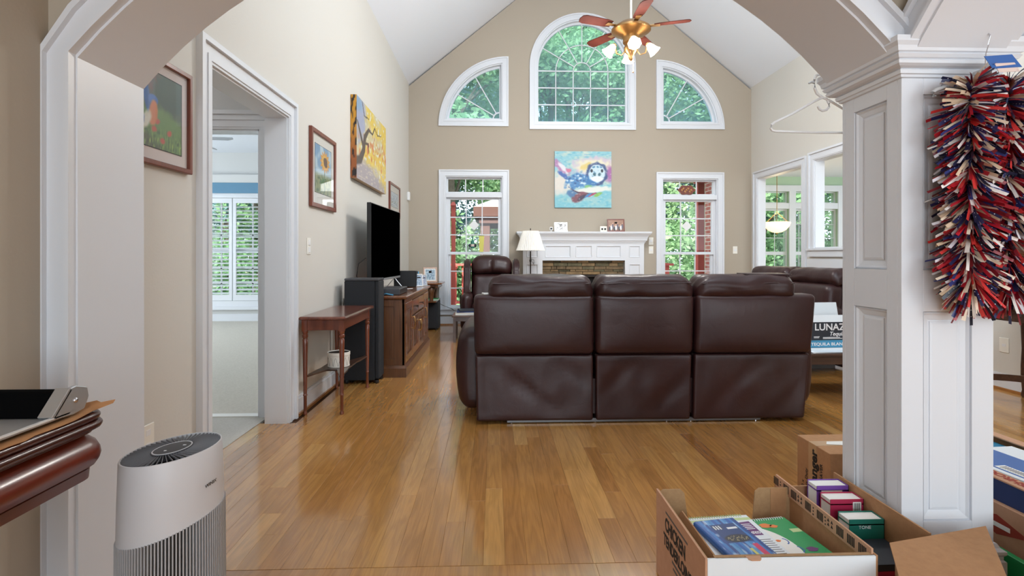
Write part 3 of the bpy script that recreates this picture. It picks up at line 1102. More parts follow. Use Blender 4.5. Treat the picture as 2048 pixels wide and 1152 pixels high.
def casing_rings(root, shape):
    for d0, d1, t in ((0.0, 0.022, 0.034), (0.020, 0.082, 0.018), (0.080, 0.104, 0.026)):
        B().ring(shape(d0), shape(d1), 'xz', YB, YB - t).o('casing', M['trim'], root, smooth=30)
    B().ring(shape(CAS - 0.004), shape(CAS + 0.022), 'xz', YB - 0.002, YB + 0.2).o('jamb', M['trim'], root, smooth=30)


for nm, (x0, x1, z0, z1), lab in (('window_1', WL, 'tall white sash window with transom beside the television cabinet'), ('window_2', WR, 'tall white sash window with transom right of the fireplace')):
    r = thing(nm, lab, None, kind='structure', loc=((x0 + x1) / 2, YB, z0))
    casing_rings(r, lambda d, a=(x0, x1, z0, z1): rect(*a, d))
    i0, i1 = x0 + CAS + 0.018, x1 - CAS - 0.018
    tb = z1 - 0.385
    B().box(i0, i1, YB - 0.012, YB + 0.15, tb - 0.075, tb).o('transom_bar', M['trim'], r)
    grid_sash(r, i0, i1, tb - 0.002, z1 - CAS - 0.018, YB + 0.09, 3, 1, 0.028, 'transom_sash')
    mr_ = 1.195
    grid_sash(r, i0 + 0.03, i1 - 0.03, mr_ - 0.02, tb - 0.072, YB + 0.075, 3, 3, 0.035, 'upper_sash')
    grid_sash(r, i0 + 0.03, i1 - 0.03, z0 + CAS + 0.01, mr_ + 0.025, YB + 0.115, 3, 3, 0.04, 'lower_sash')
    B().box(i0, i0 + 0.032, YB + 0.05, YB + 0.15, z0 + CAS, tb - 0.07).box(i1 - 0.032, i1, YB + 0.05, YB + 0.15, z0 + CAS, tb - 0.07).o('side_track', M['trim'], r)
    B().box(x0 - 0.02, x1 + 0.02, YB - 0.045, YB, z0 + 0.08, z0 + 0.105).o('window_stool', M['trim'], r)

for nm, Q, side, lab in (('window_3', QL, -1, 'quarter-round window curving left, high on the gable wall'), ('window_4', QR, 1, 'quarter-round window curving right, high on the gable wall')):
    r = thing(nm, lab, None, kind='structure', loc=(Q[0], YB, Q[1]))
    casing_rings(r, lambda d, q=Q, s_=side: quarter(*q, d, s_))
    s_ = B().ring(quarter(*Q, CAS + 0.016, side), quarter(*Q, CAS + 0.055, side), 'xz', YB + 0.07, YB + 0.11).o('sash', M['trim'], r, smooth=30)
    d = CAS + 0.055
    cx, cz, rr = Q[0] + side * d, Q[1] + d, Q[2] - 2 * d + 0.075
    hub = 0.10
    A = [radians for radians in (0.0, pi / 6, pi / 3, pi / 2)]

    def pt(rad, a):
        return (cx + side * rad * cos(a), cz + rad * sin(a))

    def lim(a):   # distance from the corner to the curved edge
        q = Q[2] - d
        ox, oz = d, d
        bq = ox * cos(a) + oz * sin(a)
        return -bq + math.sqrt(bq * bq - (ox * ox + oz * oz - q * q))
    for a in A[1:3]:
        p0, p1 = pt(hub, a), pt(lim(a) + 0.005, a)
        nx, nz = -(p1[1] - p0[1]), p1[0] - p0[0]
        l_ = math.hypot(nx, nz)
        nx, nz = nx / l_ * 0.008, nz / l_ * 0.008
        B().prism([(p0[0] + nx, p0[1] + nz), (p1[0] + nx, p1[1] + nz), (p1[0] - nx, p1[1] - nz), (p0[0] - nx, p0[1] - nz)], 'xz', YB + 0.08, YB + 0.098).o('muntin', M['trim'], s_)
    ah = [pi / 2 * k / 10 for k in range(11)]
    B().strip([pt(hub + 0.011, a) for a in ah], [pt(hub - 0.011, a) for a in ah], 'xz', YB + 0.08, YB + 0.098).o('muntin', M['trim'], s_)
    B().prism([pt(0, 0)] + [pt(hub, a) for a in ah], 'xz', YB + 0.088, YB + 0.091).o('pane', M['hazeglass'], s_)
    for k in range(3):
        aa = [A[k] + (A[k + 1] - A[k]) * q / 8 for q in range(9)]
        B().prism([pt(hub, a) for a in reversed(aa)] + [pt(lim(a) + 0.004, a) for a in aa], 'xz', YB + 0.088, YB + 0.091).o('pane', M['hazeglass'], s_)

r = thing('window_5', 'large round-topped window with fan muntins, centre of the gable wall', None, kind='structure', loc=(CW[0], YB, CW[2]))
casing_rings(r, lambda d: roundtop(*CW, d))
s_ = B().ring(roundtop(*CW, CAS + 0.016), roundtop(*CW, CAS + 0.055), 'xz', YB + 0.07, YB + 0.11).o('sash', M['trim'], r, smooth=30)
d = CAS + 0.055
cx, hwid, z0, zs = CW
ri = hwid - d
zb = z0 + d
zsp = 4.29                       # spring line muntin
gx = [cx - ri + 2 * ri * k / 5 for k in range(6)]
gz = [zb + (zsp - zb) * k / 3 for k in range(4)]
ya, yb_ = YB + 0.082, YB + 0.098
for k in range(1, 5):
    B().box(gx[k] - 0.007, gx[k] + 0.007, ya, yb_, zb, zsp).o('muntin', M['trim'], s_)
for k in range(1, 4):
    B().box(cx - ri, cx + ri, ya, yb_, gz[k] - 0.009, gz[k] + 0.009).o('muntin', M['trim'], s_)
for i in range(5):
    for j in range(3):
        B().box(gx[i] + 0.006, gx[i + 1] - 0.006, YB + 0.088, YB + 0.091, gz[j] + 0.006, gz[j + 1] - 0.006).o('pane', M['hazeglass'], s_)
h1, h2 = ri / 5, 3 * ri / 5


def ptc(rad, a):
    return (cx + rad * cos(a), zsp + rad * sin(a))


def limc(a):
    dz = zsp - zs
    bq = dz * sin(a)
    return -bq + math.sqrt(bq * bq - dz * dz + ri * ri)


ah = [pi * k / 24 for k in range(25)]
for hr in (h1, h2):
    B().strip([ptc(hr + 0.007, a) for a in ah], [ptc(hr - 0.007, a) for a in ah], 'xz', ya, yb_).o('muntin', M['trim'], s_)
spk = [pi * k / 6 for k in range(7)]
for a in spk[1:-1]:
    p0, p1 = ptc(h1, a), ptc(limc(a) + 0.004, a)
    nx, nz = -sin(a) * 0.007, cos(a) * 0.007
    B().prism([(p0[0] + nx, p0[1] + nz), (p1[0] + nx, p1[1] + nz), (p1[0] - nx, p1[1] - nz), (p0[0] - nx, p0[1] - nz)], 'xz', ya, yb_).o('muntin', M['trim'], s_)
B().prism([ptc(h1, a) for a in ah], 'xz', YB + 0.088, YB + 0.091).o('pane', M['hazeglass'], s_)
for k in range(6):
    aa = [spk[k] + (spk[k + 1] - spk[k]) * q / 6 for q in range(7)]
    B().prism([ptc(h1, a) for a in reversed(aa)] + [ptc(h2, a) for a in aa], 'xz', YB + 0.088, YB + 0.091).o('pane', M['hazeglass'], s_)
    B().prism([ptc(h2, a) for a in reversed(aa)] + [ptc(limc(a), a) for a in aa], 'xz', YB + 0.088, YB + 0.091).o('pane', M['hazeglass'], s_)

# ================================================================ OUTDOORS
struct('ground', B().box(-60, 70, 9.7, 90, -1.6, -1.4), M['ground'], label='woodland ground behind the house')


def leaf_mesh(name, blobs, n, size, seed):
    rg = random.Random(seed)
    vs, fs, tone = [], [], []
    wts = [b[3] * b[4] * b[5] for b in blobs]
    tot = sum(wts)
    for (cx, cy, cz, rx, ry, rz), w in zip(blobs, wts):
        bt = rg.random() * 0.5
        for _ in range(int(n * w / tot)):
            u = Vector((rg.gauss(0, 1), rg.gauss(0, 1), rg.gauss(0, 1))).normalized() * (rg.random() ** 0.4)
            p = Vector((cx + u.x * rx, cy + u.y * ry, cz + u.z * rz))
            a = Vector((rg.gauss(0, 1), rg.gauss(0, 1), rg.gauss(0, 0.6))).normalized()
            b = a.cross(Vector((rg.gauss(0, 1), rg.gauss(0, 1), rg.gauss(0, 1)))).normalized()
            s = size * (0.6 + 0.8 * rg.random())
            k = len(vs)
            vs += [tuple(p - a * s), tuple(p + b * s * 0.5), tuple(p + a * s), tuple(p - b * s * 0.5)]
            fs.append((k, k + 1, k + 2, k + 3))
            tone.append(min(1, bt + rg.random() * 0.5))
    me = bpy.data.meshes.new(name)
    me.from_pydata(vs, [], fs)
    at = me.attributes.new('tone', 'FLOAT', 'FACE')
    at.data.foreach_set('value', tone)
    return me


def make_tree(seed, H, R_, n, size, leafm, lab, grp):
    rg = random.Random(seed)
    root = thing('woodland_tree', lab, 'tree', local=True, group=grp)
    pts, rad = [], []
    wx, wy = rg.uniform(-0.5, 0.5), rg.uniform(-0.5, 0.5)
    for k in range(9):
        t = k / 8
        pts.append((wx * sin(t * 3), wy * sin(t * 2.3), H * 0.92 * t))
        rad.append(0.24 * (1 - t) + 0.03)
    tr = B().tube(pts, rad, 8).o('trunk', M['bark'], root, smooth=60)
    blobs = []
    for k in range(26):
        t = rg.uniform(0.16, 1.0)
        rr = R_ * (0.35 + 0.75 * math.sin(pi * min(1, (t - 0.05) * 0.95)))
        a = rg.uniform(0, 2 * pi)
        q = rr * math.sqrt(rg.random())
        c = (q * cos(a), q * sin(a), H * t)
        blobs.append((c[0], c[1], c[2], rg.uniform(0.8, 1.6), rg.uniform(0.8, 1.6), rg.uniform(0.6, 1.2)))
        if k % 2 == 0:
            z0 = max(0.15, t - 0.16) * H
            B().tube([(wx * sin(z0 / H * 3), wy * sin(z0 / H * 2.3), z0), ((c[0]) * 0.5, c[1] * 0.5, (z0 + c[2]) / 2 + 0.2), c], [0.07, 0.045, 0.015], 5).o('branch', M['bark'], root, smooth=60)
    link('foliage', leaf_mesh('foliage', blobs, n, size, seed), leafm, root)
    return root


TG = 'trees in the woods behind the house'
TL1 = 'leafy green tree in the woods beyond the windows'
TL2 = 'tree with distance haze in its blue-green leaf colour, deeper woods beyond the windows'
protos = [make_tree(3, 13, 2.6, 13000, 0.105, M['leaf'], TL1, TG), make_tree(8, 16, 3.0, 13000, 0.115, M['leafhaze'], TL2, TG), make_tree(21, 11, 2.4, 11000, 0.105, M['leaf'], TL1, TG), make_tree(34, 19, 3.2, 13000, 0.13, M['leafhaze'], TL2, TG)]
rg = random.Random(5)
used = [False] * 4


def put_tree(k, x, y, s):
    if used[k]:
        t = copy_tree(protos[k])
    else:
        t = protos[k]
        used[k] = True
    t.location = (x, y, -1.4)
    t.rotation_euler = (0, 0, rg.uniform(0, 6.28))
    t.scale = (s, s, s)


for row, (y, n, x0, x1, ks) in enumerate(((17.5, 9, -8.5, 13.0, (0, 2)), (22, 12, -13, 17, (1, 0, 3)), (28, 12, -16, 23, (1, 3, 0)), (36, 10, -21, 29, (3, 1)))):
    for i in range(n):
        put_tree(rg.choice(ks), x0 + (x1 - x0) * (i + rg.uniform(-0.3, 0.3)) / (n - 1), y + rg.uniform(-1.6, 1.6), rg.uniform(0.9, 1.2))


def make_bush(seed):
    rg_ = random.Random(seed)
    root = thing('woodland_shrub', 'low green shrub at the edge of the woods', 'shrub', local=True, group='shrubs below the trees')
    blobs = [(rg_.uniform(-1.2, 1.2), rg_.uniform(-0.8, 0.8), rg_.uniform(0.5, 2.4), 0.9, 0.8, 0.7) for _ in range(9)]
    for q in range(4):
        B().tube([(0.1 * q - 0.15, 0, 0), (blobs[q][0] * 0.5, blobs[q][1] * 0.5, blobs[q][2] * 0.6), blobs[q][:3]], [0.04, 0.03, 0.01], 5).o('stem', M['bark'], root)
    link('foliage', leaf_mesh('shrub_foliage', blobs, 4200, 0.075, seed), M['leaf'], root)
    return root


bush = make_bush(77)
k = 0
for i in range(15):
    for yy in (15.6,):
        t = bush if k == 0 else copy_tree(bush)
        k += 1
        t.location = (-8.5 + 1.55 * i + rg.uniform(-0.4, 0.4), yy + rg.uniform(-0.7, 0.7), -1.4)
        t.rotation_euler = (0, 0, rg.uniform(0, 6.28))
        s = rg.uniform(0.9, 1.35)
        t.scale = (s, s, s)

# red deck
deck = thing('timber_deck', 'red stained timber deck outside the tall windows', 'deck', (1.5, 10.9, -1.4))
b = B()
y = 9.05
while y < 12.6:
    b.box(-3.2, 4.3, y, y + 0.135, -0.12, -0.08)
    y += 0.142
b.o('decking', M['reddeck'], deck)
B().box(-3.2, 4.3, 9.05, 12.7, -0.32, -0.13).o('joist_frame', M['reddeck'], deck)
for (xx, yy) in ((-3.0, 9.3), (-3.0, 12.4), (0.6, 12.4), (4.0, 12.4)):
    B().box(xx, xx + 0.12, yy, yy + 0.12, -1.4, -0.3).o('deck_post', M['reddeck'], deck)
ra = thing('deck_railing', 'red timber railing along the far edge of the deck', 'railing', (0.5, 12.5, -0.08))
for xx in (-3.1, -0.95, 1.2, 2.9, 4.15):
    B().box(xx - 0.05, xx + 0.05, 12.45, 12.55, -0.08, 0.98).o('post', M['reddeck'], ra)
B().box(-3.2, 4.3, 12.42, 12.58, 0.92, 0.97).o('top_rail', M['reddeck'], ra)
B().box(-3.2, 4.3, 12.47, 12.53, 0.02, 0.08).o('bottom_rail', M['reddeck'], ra)
xx = -3.0
while xx < 4.2:
    B().box(xx, xx + 0.035, 12.482, 12.518, 0.08, 0.92).o('baluster', M['reddeck'], ra)
    xx += 0.16
pl = thing('deck_post', 'tall red timber post outside the window beside the cabinet', 'post', (-0.8, 10.45, -0.08))
B().box(-0.845, -0.765, 10.41, 10.49, -0.08, 2.15).o('shaft', M['reddeck'], pl)
B().loft([[(-0.86, 10.395, 2.15), (-0.75, 10.395, 2.15), (-0.75, 10.505, 2.15), (-0.86, 10.505, 2.15)], [(-0.83, 10.425, 2.22), (-0.78, 10.425, 2.22), (-0.78, 10.475, 2.22), (-0.83, 10.475, 2.22)]]).o('post_cap', M['reddeck'], pl)
sr = thing('deck_side_railing', 'short red railing seen low through the window beside the cabinet', 'railing', (-0.9, 11.4, -0.08))
B().box(-0.93, -0.85, 10.5, 12.4, 0.86, 0.91).box(-0.91, -0.87, 10.5, 12.4, 0.04, 0.09).o('rails', M['reddeck'], sr)
for q in range(11):
    B().box(-0.905, -0.875, 10.62 + q * 0.165, 10.65 + q * 0.165, 0.09, 0.86).o('baluster', M['reddeck'], sr)
pr_ = thing('porch_post', 'red timber porch post beside the brick wall', 'post', (4.2, 10.5, -0.08))
B().box(4.10, 4.23, 10.42, 10.55, -0.08, 2.62).o('shaft', M['reddeck'], pr_)
B().box(4.07, 4.26, 10.39, 10.58, 2.62, 2.68).o('post_cap', M['reddeck'], pr_)
struct('wall_brick', B().box(4.12, 4.38, YB + 0.2, 10.12, -1.4, 2.62), M['brick'], label='red brick outside wall right of the window')
struct('trim_8', B().box(3.7, 4.38, YB + 0.2, 10.9, 2.68, 2.78), M['trim'], label='white eave soffit over the brick wall')
# gazebo
gz_ = thing('garden_gazebo', 'brown framed gazebo with a pale peaked canopy on the lawn', 'gazebo', (0.9, 15.2, -1.4))
cxg, cyg, hg = 1.52, 15.0, 1.75
for sx in (-1, 1):
    for sy in (-1, 1):
        B().box(cxg + sx * hg - 0.12, cxg + sx * hg + 0.12, cyg + sy * 1.2 - 0.12, cyg + sy * 1.2 + 0.12, -1.4, 2.2).o('post', M['brown'], gz_)
q0 = [(cxg - hg - 0.3, cyg - 1.5), (cxg + hg + 0.3, cyg - 1.5), (cxg + hg + 0.3, cyg + 1.5), (cxg - hg - 0.3, cyg + 1.5)]
B().loft([[(p[0], p[1], 2.42) for p in q0], [(cxg + (p[0] - cxg) * 0.3, cyg + (p[1] - cyg) * 0.3, 3.05) for p in q0], [(cxg + (p[0] - cxg) * 0.02, cyg + (p[1] - cyg) * 0.02, 3.35) for p in q0]]).o('canopy', M['canopy'], gz_)
q1 = [(cxg + (p[0] - cxg) * 0.985, cyg + (p[1] - cyg) * 0.985) for p in q0]
B().ring(q0, q1, 'xy', 2.17, 2.42).o('valance', M['brown'], gz_)
B().ring([(cxg + (p[0] - cxg) * 0.93, cyg + (p[1] - cyg) * 0.93) for p in q0], [(cxg + (p[0] - cxg) * 0.86, cyg + (p[1] - cyg) * 0.86) for p in q0], 'xy', 2.0, 2.2).o('beam', M['brown'], gz_)

# ================================================================ COLUMN
col = thing('panelled_column', 'white square panelled column with moulded capital carrying the arches', 'column', ((CX0 + CX1) / 2, (YA0 + YA1) / 2, 0))
B().box(CX0 + 0.018, CX1 - 0.018, YA0 + 0.018, YA1 - 0.018, 0, 1.77).o('core', M['trim'], col)
ZP = ((0.255, 0.962), (1.103, 1.695))


def face_boards(axis, u0, u1, f0, f1):
    s = 0.076 if axis == 'x' else 0.048
    segs = [(u0, u0 + s, 0, 1.775, 'stile'), (u1 - s, u1, 0, 1.775, 'stile'), (u0 + s, u1 - s, 0, ZP[0][0], 'rail'), (u0 + s, u1 - s, ZP[0][1], ZP[1][0], 'rail'), (u0 + s, u1 - s, ZP[1][1], 1.775, 'rail')]
    for (a, b_, z0, z1, nm) in segs:
        bb = B().box(a, b_, min(f0, f1), max(f0, f1), z0, z1) if axis == 'x' else B().box(min(f0, f1), max(f0, f1), a, b_, z0, z1)
        bb.o(nm, M['trim'], col, bev=0.0012)
    out = f0
    inn = f1
    for (z0, z1) in ZP:
        a, b_ = u0 + s, u1 - s
        dep = (out - inn)
        # sloping panel moulding and raised panel
        loops = []
        for d, t in ((0.0006, 1.0), (0.0006, 0.55), (0.006, 0.75), (0.012, 0.35), (0.026, 0.12), (0.030, 0.0)):
            loops.append([(p[0], p[1], inn + dep * t) for p in rect(a, b_, z0, z1, d)])
        pts = [[(p[0], p[2], p[1]) if axis == 'x' else (p[2], p[0], p[1]) for p in l] for l in loops]
        B().loft(pts, cap=False).o('panel_moulding', M['trim'], col)
        bb = B()
        l2 = []
        for d, t in ((0.034, 0.0), (0.034, 0.18), (0.042, 0.3)):
            l2.append([(p[0], p[1], inn + dep * t) for p in rect(a, b_, z0, z1, d)])
        pts = [[(p[0], p[2], p[1]) if axis == 'x' else (p[2], p[0], p[1]) for p in l] for l in l2]
        bb.loft(pts, cap=True).o('panel', M['trim'], col)


face_boards('x', CX0, CX1, YA0, YA0 + 0.018)
face_boards('y', YA0 + 0.0182, YA1 - 0.0182, CX0, CX0 + 0.018)
face_boards('y', YA0 + 0.0182, YA1 - 0.0182, CX1, CX1 - 0.018)
face_boards('x', CX0, CX1, YA1, YA1 - 0.018)


def rect_loft(prof):
    return [[(CX0 - o, YA0 - o, z), (CX1 + o, YA0 - o, z), (CX1 + o, YA1 + o, z), (CX0 - o, YA1 + o, z)] for o, z in prof]


B().loft(rect_loft([(0.0, 1.748), (0.008, 1.750), (0.010, 1.758), (0.016, 1.760), (0.018, 1.772), (0.014, 1.776), (0.030, 1.780), (0.040, 1.786), (0.042, 1.795), (0.037, 1.800), (0.044, 1.803), (0.050, 1.813), (0.045, 1.819), (0.052, 1.822), (0.056, 1.838), (0.064, 1.850), (0.064, 1.868), (0.0, 1.868)]), cap=True).o('capital', M['trim'], col)
B().loft(rect_loft([(0.024, 0.0), (0.024, 0.125), (0.018, 0.130), (0.018, 0.142), (0.024, 0.150), (0.024, 0.160), (0.012, 0.168), (0.006, 0.180), (0.0, 0.180)]), cap=True).o('plinth', M['trim'], col)

# ================================================================ SOFAS
def npos(p, s, a):
    return noise.noise(Vector(p) * s) * a


def build_sofa(root, seams, zt, lean, arm_w, D=0.92, details=True, flare=0.0):
    """local frame: back plane y=0, faces +y; seams = x positions of the seat edges"""
    x0, x1 = seams[0], seams[-1]
    n = len(seams) - 1
    xm = (x0 + x1) / 2

    def sh(p, z_ref=0.0):   # lean back and flare with height
        t = p.z
        k = max(0.0, (p.x - xm) / (x1 - xm)) if p.x > xm else 0
        return Vector((p.x + flare * k * max(0, t - 0.02) - (0.02 * max(0, t) if p.x < x0 + 0.15 and flare else 0), p.y - lean * t, p.z))
    B().box(x0 + 0.04, x1 - 0.04, 0.06, D - 0.1, 0.06, 0.30).o('frame', M['ldark'], root)
    for i in range(n):
        a, b_ = seams[i] + 0.006, seams[i + 1] - 0.006
        w = b_ - a
        mx_ = (a + b_) / 2
        sd = i * 3.7

        def up(p):
            k = 1 - min(1, abs((p.x - mx_) / (w / 2)) ** 4)
            kz = 1 - min(1, abs((p.z - 0.69) / 0.21) ** 4)
            if p.y < 0.06:
                p = p + Vector((0, -0.022 * k * kz + npos((p.x, sd, p.z), 5, 0.004), 0))
            return sh(p)
        B().rbox(a, b_, 0.0, 0.17, 0.477, 0.885, 0.035, 14, up, 3).o('back_panel', M['leather'], root, smooth=60)

        def lowf(p):
            t = (0.477 - p.z) / 0.46
            k = sin(pi * min(1, max(0, t)))
            if p.y < 0.05:
                fold = (0.016 * max(0, sin((p.x - a) * 13 + p.z * (15 if i == 0 else -13) + sd)) ** 2 * (1.0 if i == 0 else 0.6)) * k + npos((p.x * 1.6, sd + 4, p.z * 0.9), 5, 0.012) * k
                side = min(1, abs((p.x - mx_) / (w / 2)) ** 6)
                p = p + Vector((0, fold * (1 - side) + 0.012 - 0.010 * side, 0))
            return sh(p)
        B().rbox(a + 0.004, b_ - 0.004, 0.012, 0.10, 0.022, 0.474, 0.018, 22, lowf, 2).o('back_skirt', M['leather'], root, smooth=60)
        # puffy head cushion
        hx0, hx1 = a + (0.10 if i == 0 and details else 0.0), b_ - (0.13 if i == n - 1 and details else 0.0)

        def puff(p):
            u = (p.x - (hx0 + hx1) / 2) / ((hx1 - hx0) / 2)
            p = p + Vector((0, npos((p.x * 2.2, p.y * 3, p.z * 5 + sd), 3, 0.010), npos((p.x * 1.5 + sd, p.y * 4, 2), 4, 0.012)))
            # gathered wrinkles near the ends
            e = max(0, abs(u) - 0.72) / 0.28
            p.z += 0.012 * e * sin(p.y * 70 + p.z * 60)
            p.z -= 0.030 * e * e
            return sh(p)
        hc = B().rbox(hx0, hx1, -0.012, 0.27, zt - 0.175, zt, 0.075, 22, puff, 4).o('head_cushion', M['leather'], root, smooth=70)

        def pip(z, y):
            return [tuple(sh(Vector((hx0 + 0.03 + (hx1 - hx0 - 0.06) * q / 14, y, z + npos((q * 0.5, sd, 1), 1, 0.006))))) for q in range(15)]
        B().tube(pip(zt - 0.055, -0.004), 0.0045, 6).o('piping', M['piping'], hc, smooth=60)
        # seat and front
        B().rbox(a, b_, 0.20, D - 0.04, 0.28, 0.47, 0.06, 8, None, 3).o('seat_cushion', M['leather'], root, smooth=60)
        B().rbox(a, b_, 0.13, 0.33, 0.42, 0.86, 0.07, 8, lambda p: sh(p), 3).o('back_cushion', M['leather'], root, smooth=60)
        B().rbox(a, b_, D - 0.14, D - 0.02, 0.04, 0.33, 0.04, 6, None, 3).o('footrest', M['ldark'], root, smooth=60)
    for s, xa in ((-1, x0), (1, x1)):
        lo, hi = (xa - arm_w * 0.55, xa + arm_w * 0.45) if s < 0 else (xa - arm_w * 0.45, xa + arm_w * 0.55)

        def armf(p):
            k = (p.z - 0.35) / 0.3
            xx = (lo + hi) / 2
            return Vector((xx + (p.x - xx) * (1.0 - 0.25 * min(1, k * k)) + s * 0.012 * (1 - min(1, k * k)), p.y, p.z + 0.03 * sin(p.y * 3.0)))
        B().rbox(lo, hi, 0.12, D, 0.05, 0.63, 0.09, 8, armf, 4).o('arm', M['leather'], root, smooth=60)


sofa = thing('reclining_sofa', 'dark brown leather three-seat reclining sofa seen from behind', 'sofa', (1.02, 3.555, 0), local=True)
OX = 1.02
build_sofa(sofa, [-0.128 - OX, 0.689 - OX, 1.362 - OX, 2.165 - OX], 1.018, 0.0, 0.24, flare=0.09)
B().box(0.09 - OX, 1.86 - OX, 0.05, 0.08, 0.006, 0.03).o('base_rail', M['steel'], sofa)
for xx in (0.12, 0.55, 0.70, 1.20, 1.37, 1.83):
    B().lathe([(0.006, 0.0), (0.006, 0.012), (0.003, 0.013)], (xx - OX, 0.06, 0), 8).o('glide', M['chrome'], sofa)
# slim folder lying on the right cushion
fl = thing('leather_folio', 'flat brown leather folio lying on the right sofa headrest', 'folio', (1.93, 3.70, 1.015), rz=-0.05, local=True)
B().box(-0.15, 0.15, -0.10, 0.10, 0.0, 0.012).o('cover', M['leather'], fl, bev=0.002)
B().box(-0.145, 0.152, -0.096, 0.096, 0.004, 0.009).o('pages', M['cardp'], fl)
rm = thing('white_card', 'small white card tucked beside the left sofa headrest', 'card', (-0.05, 3.62, 0.886), rz=0.4, local=True)
B().box(-0.03, 0.03, -0.02, 0.02, 0.0, 0.012).o('card_body', M['paper'], rm, bev=0.002)
B().box(-0.022, 0.022, -0.014, 0.014, 0.012, 0.0125).o('printed_face', M['inkgrey'], rm)

love = thing('reclining_loveseat', 'brown leather reclining loveseat facing left, near the breakfast room', 'loveseat', (3.56, 5.98, 0), rz=PI / 2 + 0.06, local=True)
build_sofa(love, [-0.80, 0.0, 0.80], 1.02, 0.10, 0.24, details=False)
B().box(-0.7, 0.7, 0.10, 0.80, 0.0, 0.06).o('base_rail', M['steel'], love)

# wing recliner
wc = thing('wing_recliner', 'brown leather wing-back recliner facing the camera beside the fireplace', 'armchair', (-0.035, 7.75, 0), rz=0.0, local=True)
wc.scale = (1.04, 1.0, 1.03)
# local: front towards -y, back plane y=+0.4
def leanb(p):
    return Vector((p.x, p.y + 0.22 * max(0, p.z - 0.4), p.z))


B().rbox(-0.30, 0.30, 0.22, 0.40, 0.30, 1.02, 0.06, 12, leanb, 3).o('backrest', M['leather'], wc, smooth=60)
B().rbox(-0.285, 0.285, 0.09, 0.30, 0.46, 0.86, 0.08, 12, lambda p: leanb(p) + Vector((0, npos(p, 6, 0.012), 0)), 4).o('back_cushion', M['leather'], wc, smooth=60)


def headp(p):
    e = min(1, abs(p.x) / 0.02)
    return leanb(p) + Vector((0, -0.02 + npos(p, 7, 0.012) + (1 - e) * 0.02, npos(p, 5, 0.014) - 0.035 * (p.x / 0.3) ** 2))


B().rbox(-0.30, 0.30, 0.06, 0.33, 0.86, 1.13, 0.11, 16, headp, 4).o('head_cushion', M['leather'], wc, smooth=70)
for s in (-1, 1):
    prof = [(0.36, 0.42), (0.40, 0.70), (0.44, 0.98), (0.47, 1.06), (0.40, 1.075), (0.28, 1.05), (0.18, 1.00), (0.12, 0.90), (0.13, 0.76), (0.06, 0.60), (-0.04, 0.56), (-0.04, 0.50), (0.1, 0.46)]
    xs = sorted((s * 0.31, s * 0.405))
    B().prism(prof, 'yz', xs[0], xs[1]).o('wing', M['leather'], wc, bev=0.02, seg=3, smooth=60)
    xs = sorted((s * 0.27, s * 0.42))
    B().rbox(xs[0], xs[1], -0.42, 0.34, 0.10, 0.60, 0.07, 8, None, 3).o('arm', M['leather'], wc, smooth=60)
B().rbox(-0.27, 0.27, -0.44, 0.22, 0.28, 0.47, 0.06, 8, None, 3).o('seat_cushion', M['leather'], wc, smooth=60)
B().rbox(-0.27, 0.27, -0.46, -0.38, 0.08, 0.33, 0.03, 6, None, 3).o('footrest', M['ldark'], wc, smooth=60)
B().box(-0.36, 0.36, -0.36, 0.34, 0.0, 0.12).o('base', M['ldark'], wc, bev=0.01)
B().tube([(-0.435, 0.05, 0.30), (-0.445, 0.02, 0.45), (-0.445, 0.02, 0.56)], 0.008, 6).o('lever', M['bronze'], wc)

# ================================================================ PICTURES
def smooth(e0, e1, x):
    t = max(0.0, min(1.0, (x - e0) / (e1 - e0)))
    return t * t * (3 - 2 * t)


def mixc(a, b, t):
    return tuple(a[k] + (b[k] - a[k]) * t for k in range(3))


def nz(u, v, s, seed=0.0):
    return noise.noise(Vector((u * s, v * s, seed)))


def ellipse(u, v, cx, cy, rx, ry, rot=0.0, wob=0.0, seed=0.0):
    du, dv = u - cx, v - cy
    c, s = cos(math.radians(rot)), sin(math.radians(rot))
    a, b = (du * c + dv * s) / rx, (-du * s + dv * c) / ry
    return math.sqrt(a * a + b * b) + wob * nz(u, v, 14, seed)


def seg_d(u, v, pts, w):
    best = 9
    for k in range(len(pts) - 1):
        (x0, y0), (x1, y1) = pts[k], pts[k + 1]
        dx, dy = x1 - x0, y1 - y0
        t = max(0, min(1, ((u - x0) * dx + (v - y0) * dy) / (dx * dx + dy * dy + 1e-9)))
        d = math.hypot(u - x0 - t * dx, v - y0 - t * dy)
        ww = w[k] + (w[k + 1] - w[k]) * t
        best = min(best, d / ww)
    return best


def over(c, col, q, soft=0.12):
    return mixc(c, col, 1 - smooth(1 - soft, 1 + soft, q))


def picture(name, mp, nx, ny, fn, parent, mt):
    vs, fs, cs = [], [], []
    for j in range(ny + 1):
        for i in range(nx + 1):
            u, v = i / nx, j / ny
            vs.append(mp(u, v))
            cs.extend(lin(tuple(max(0, min(255, q)) for q in fn(u, v))))
    for j in range(ny):
        for i in range(nx):
            a = j * (nx + 1) + i
            fs.append((a, a + 1, a + nx + 2, a + nx + 1))
    off = ROOTLOC.get(parent.name, Vector((0, 0, 0)))
    vs = [tuple(Vector(p) - off) for p in vs]
    me = bpy.data.meshes.new(name)
    me.from_pydata(vs, [], fs)
    at = me.color_attributes.new('Col', 'FLOAT_COLOR', 'POINT')
    at.data.foreach_set('color', cs)
    return link(name, me, mt, parent)


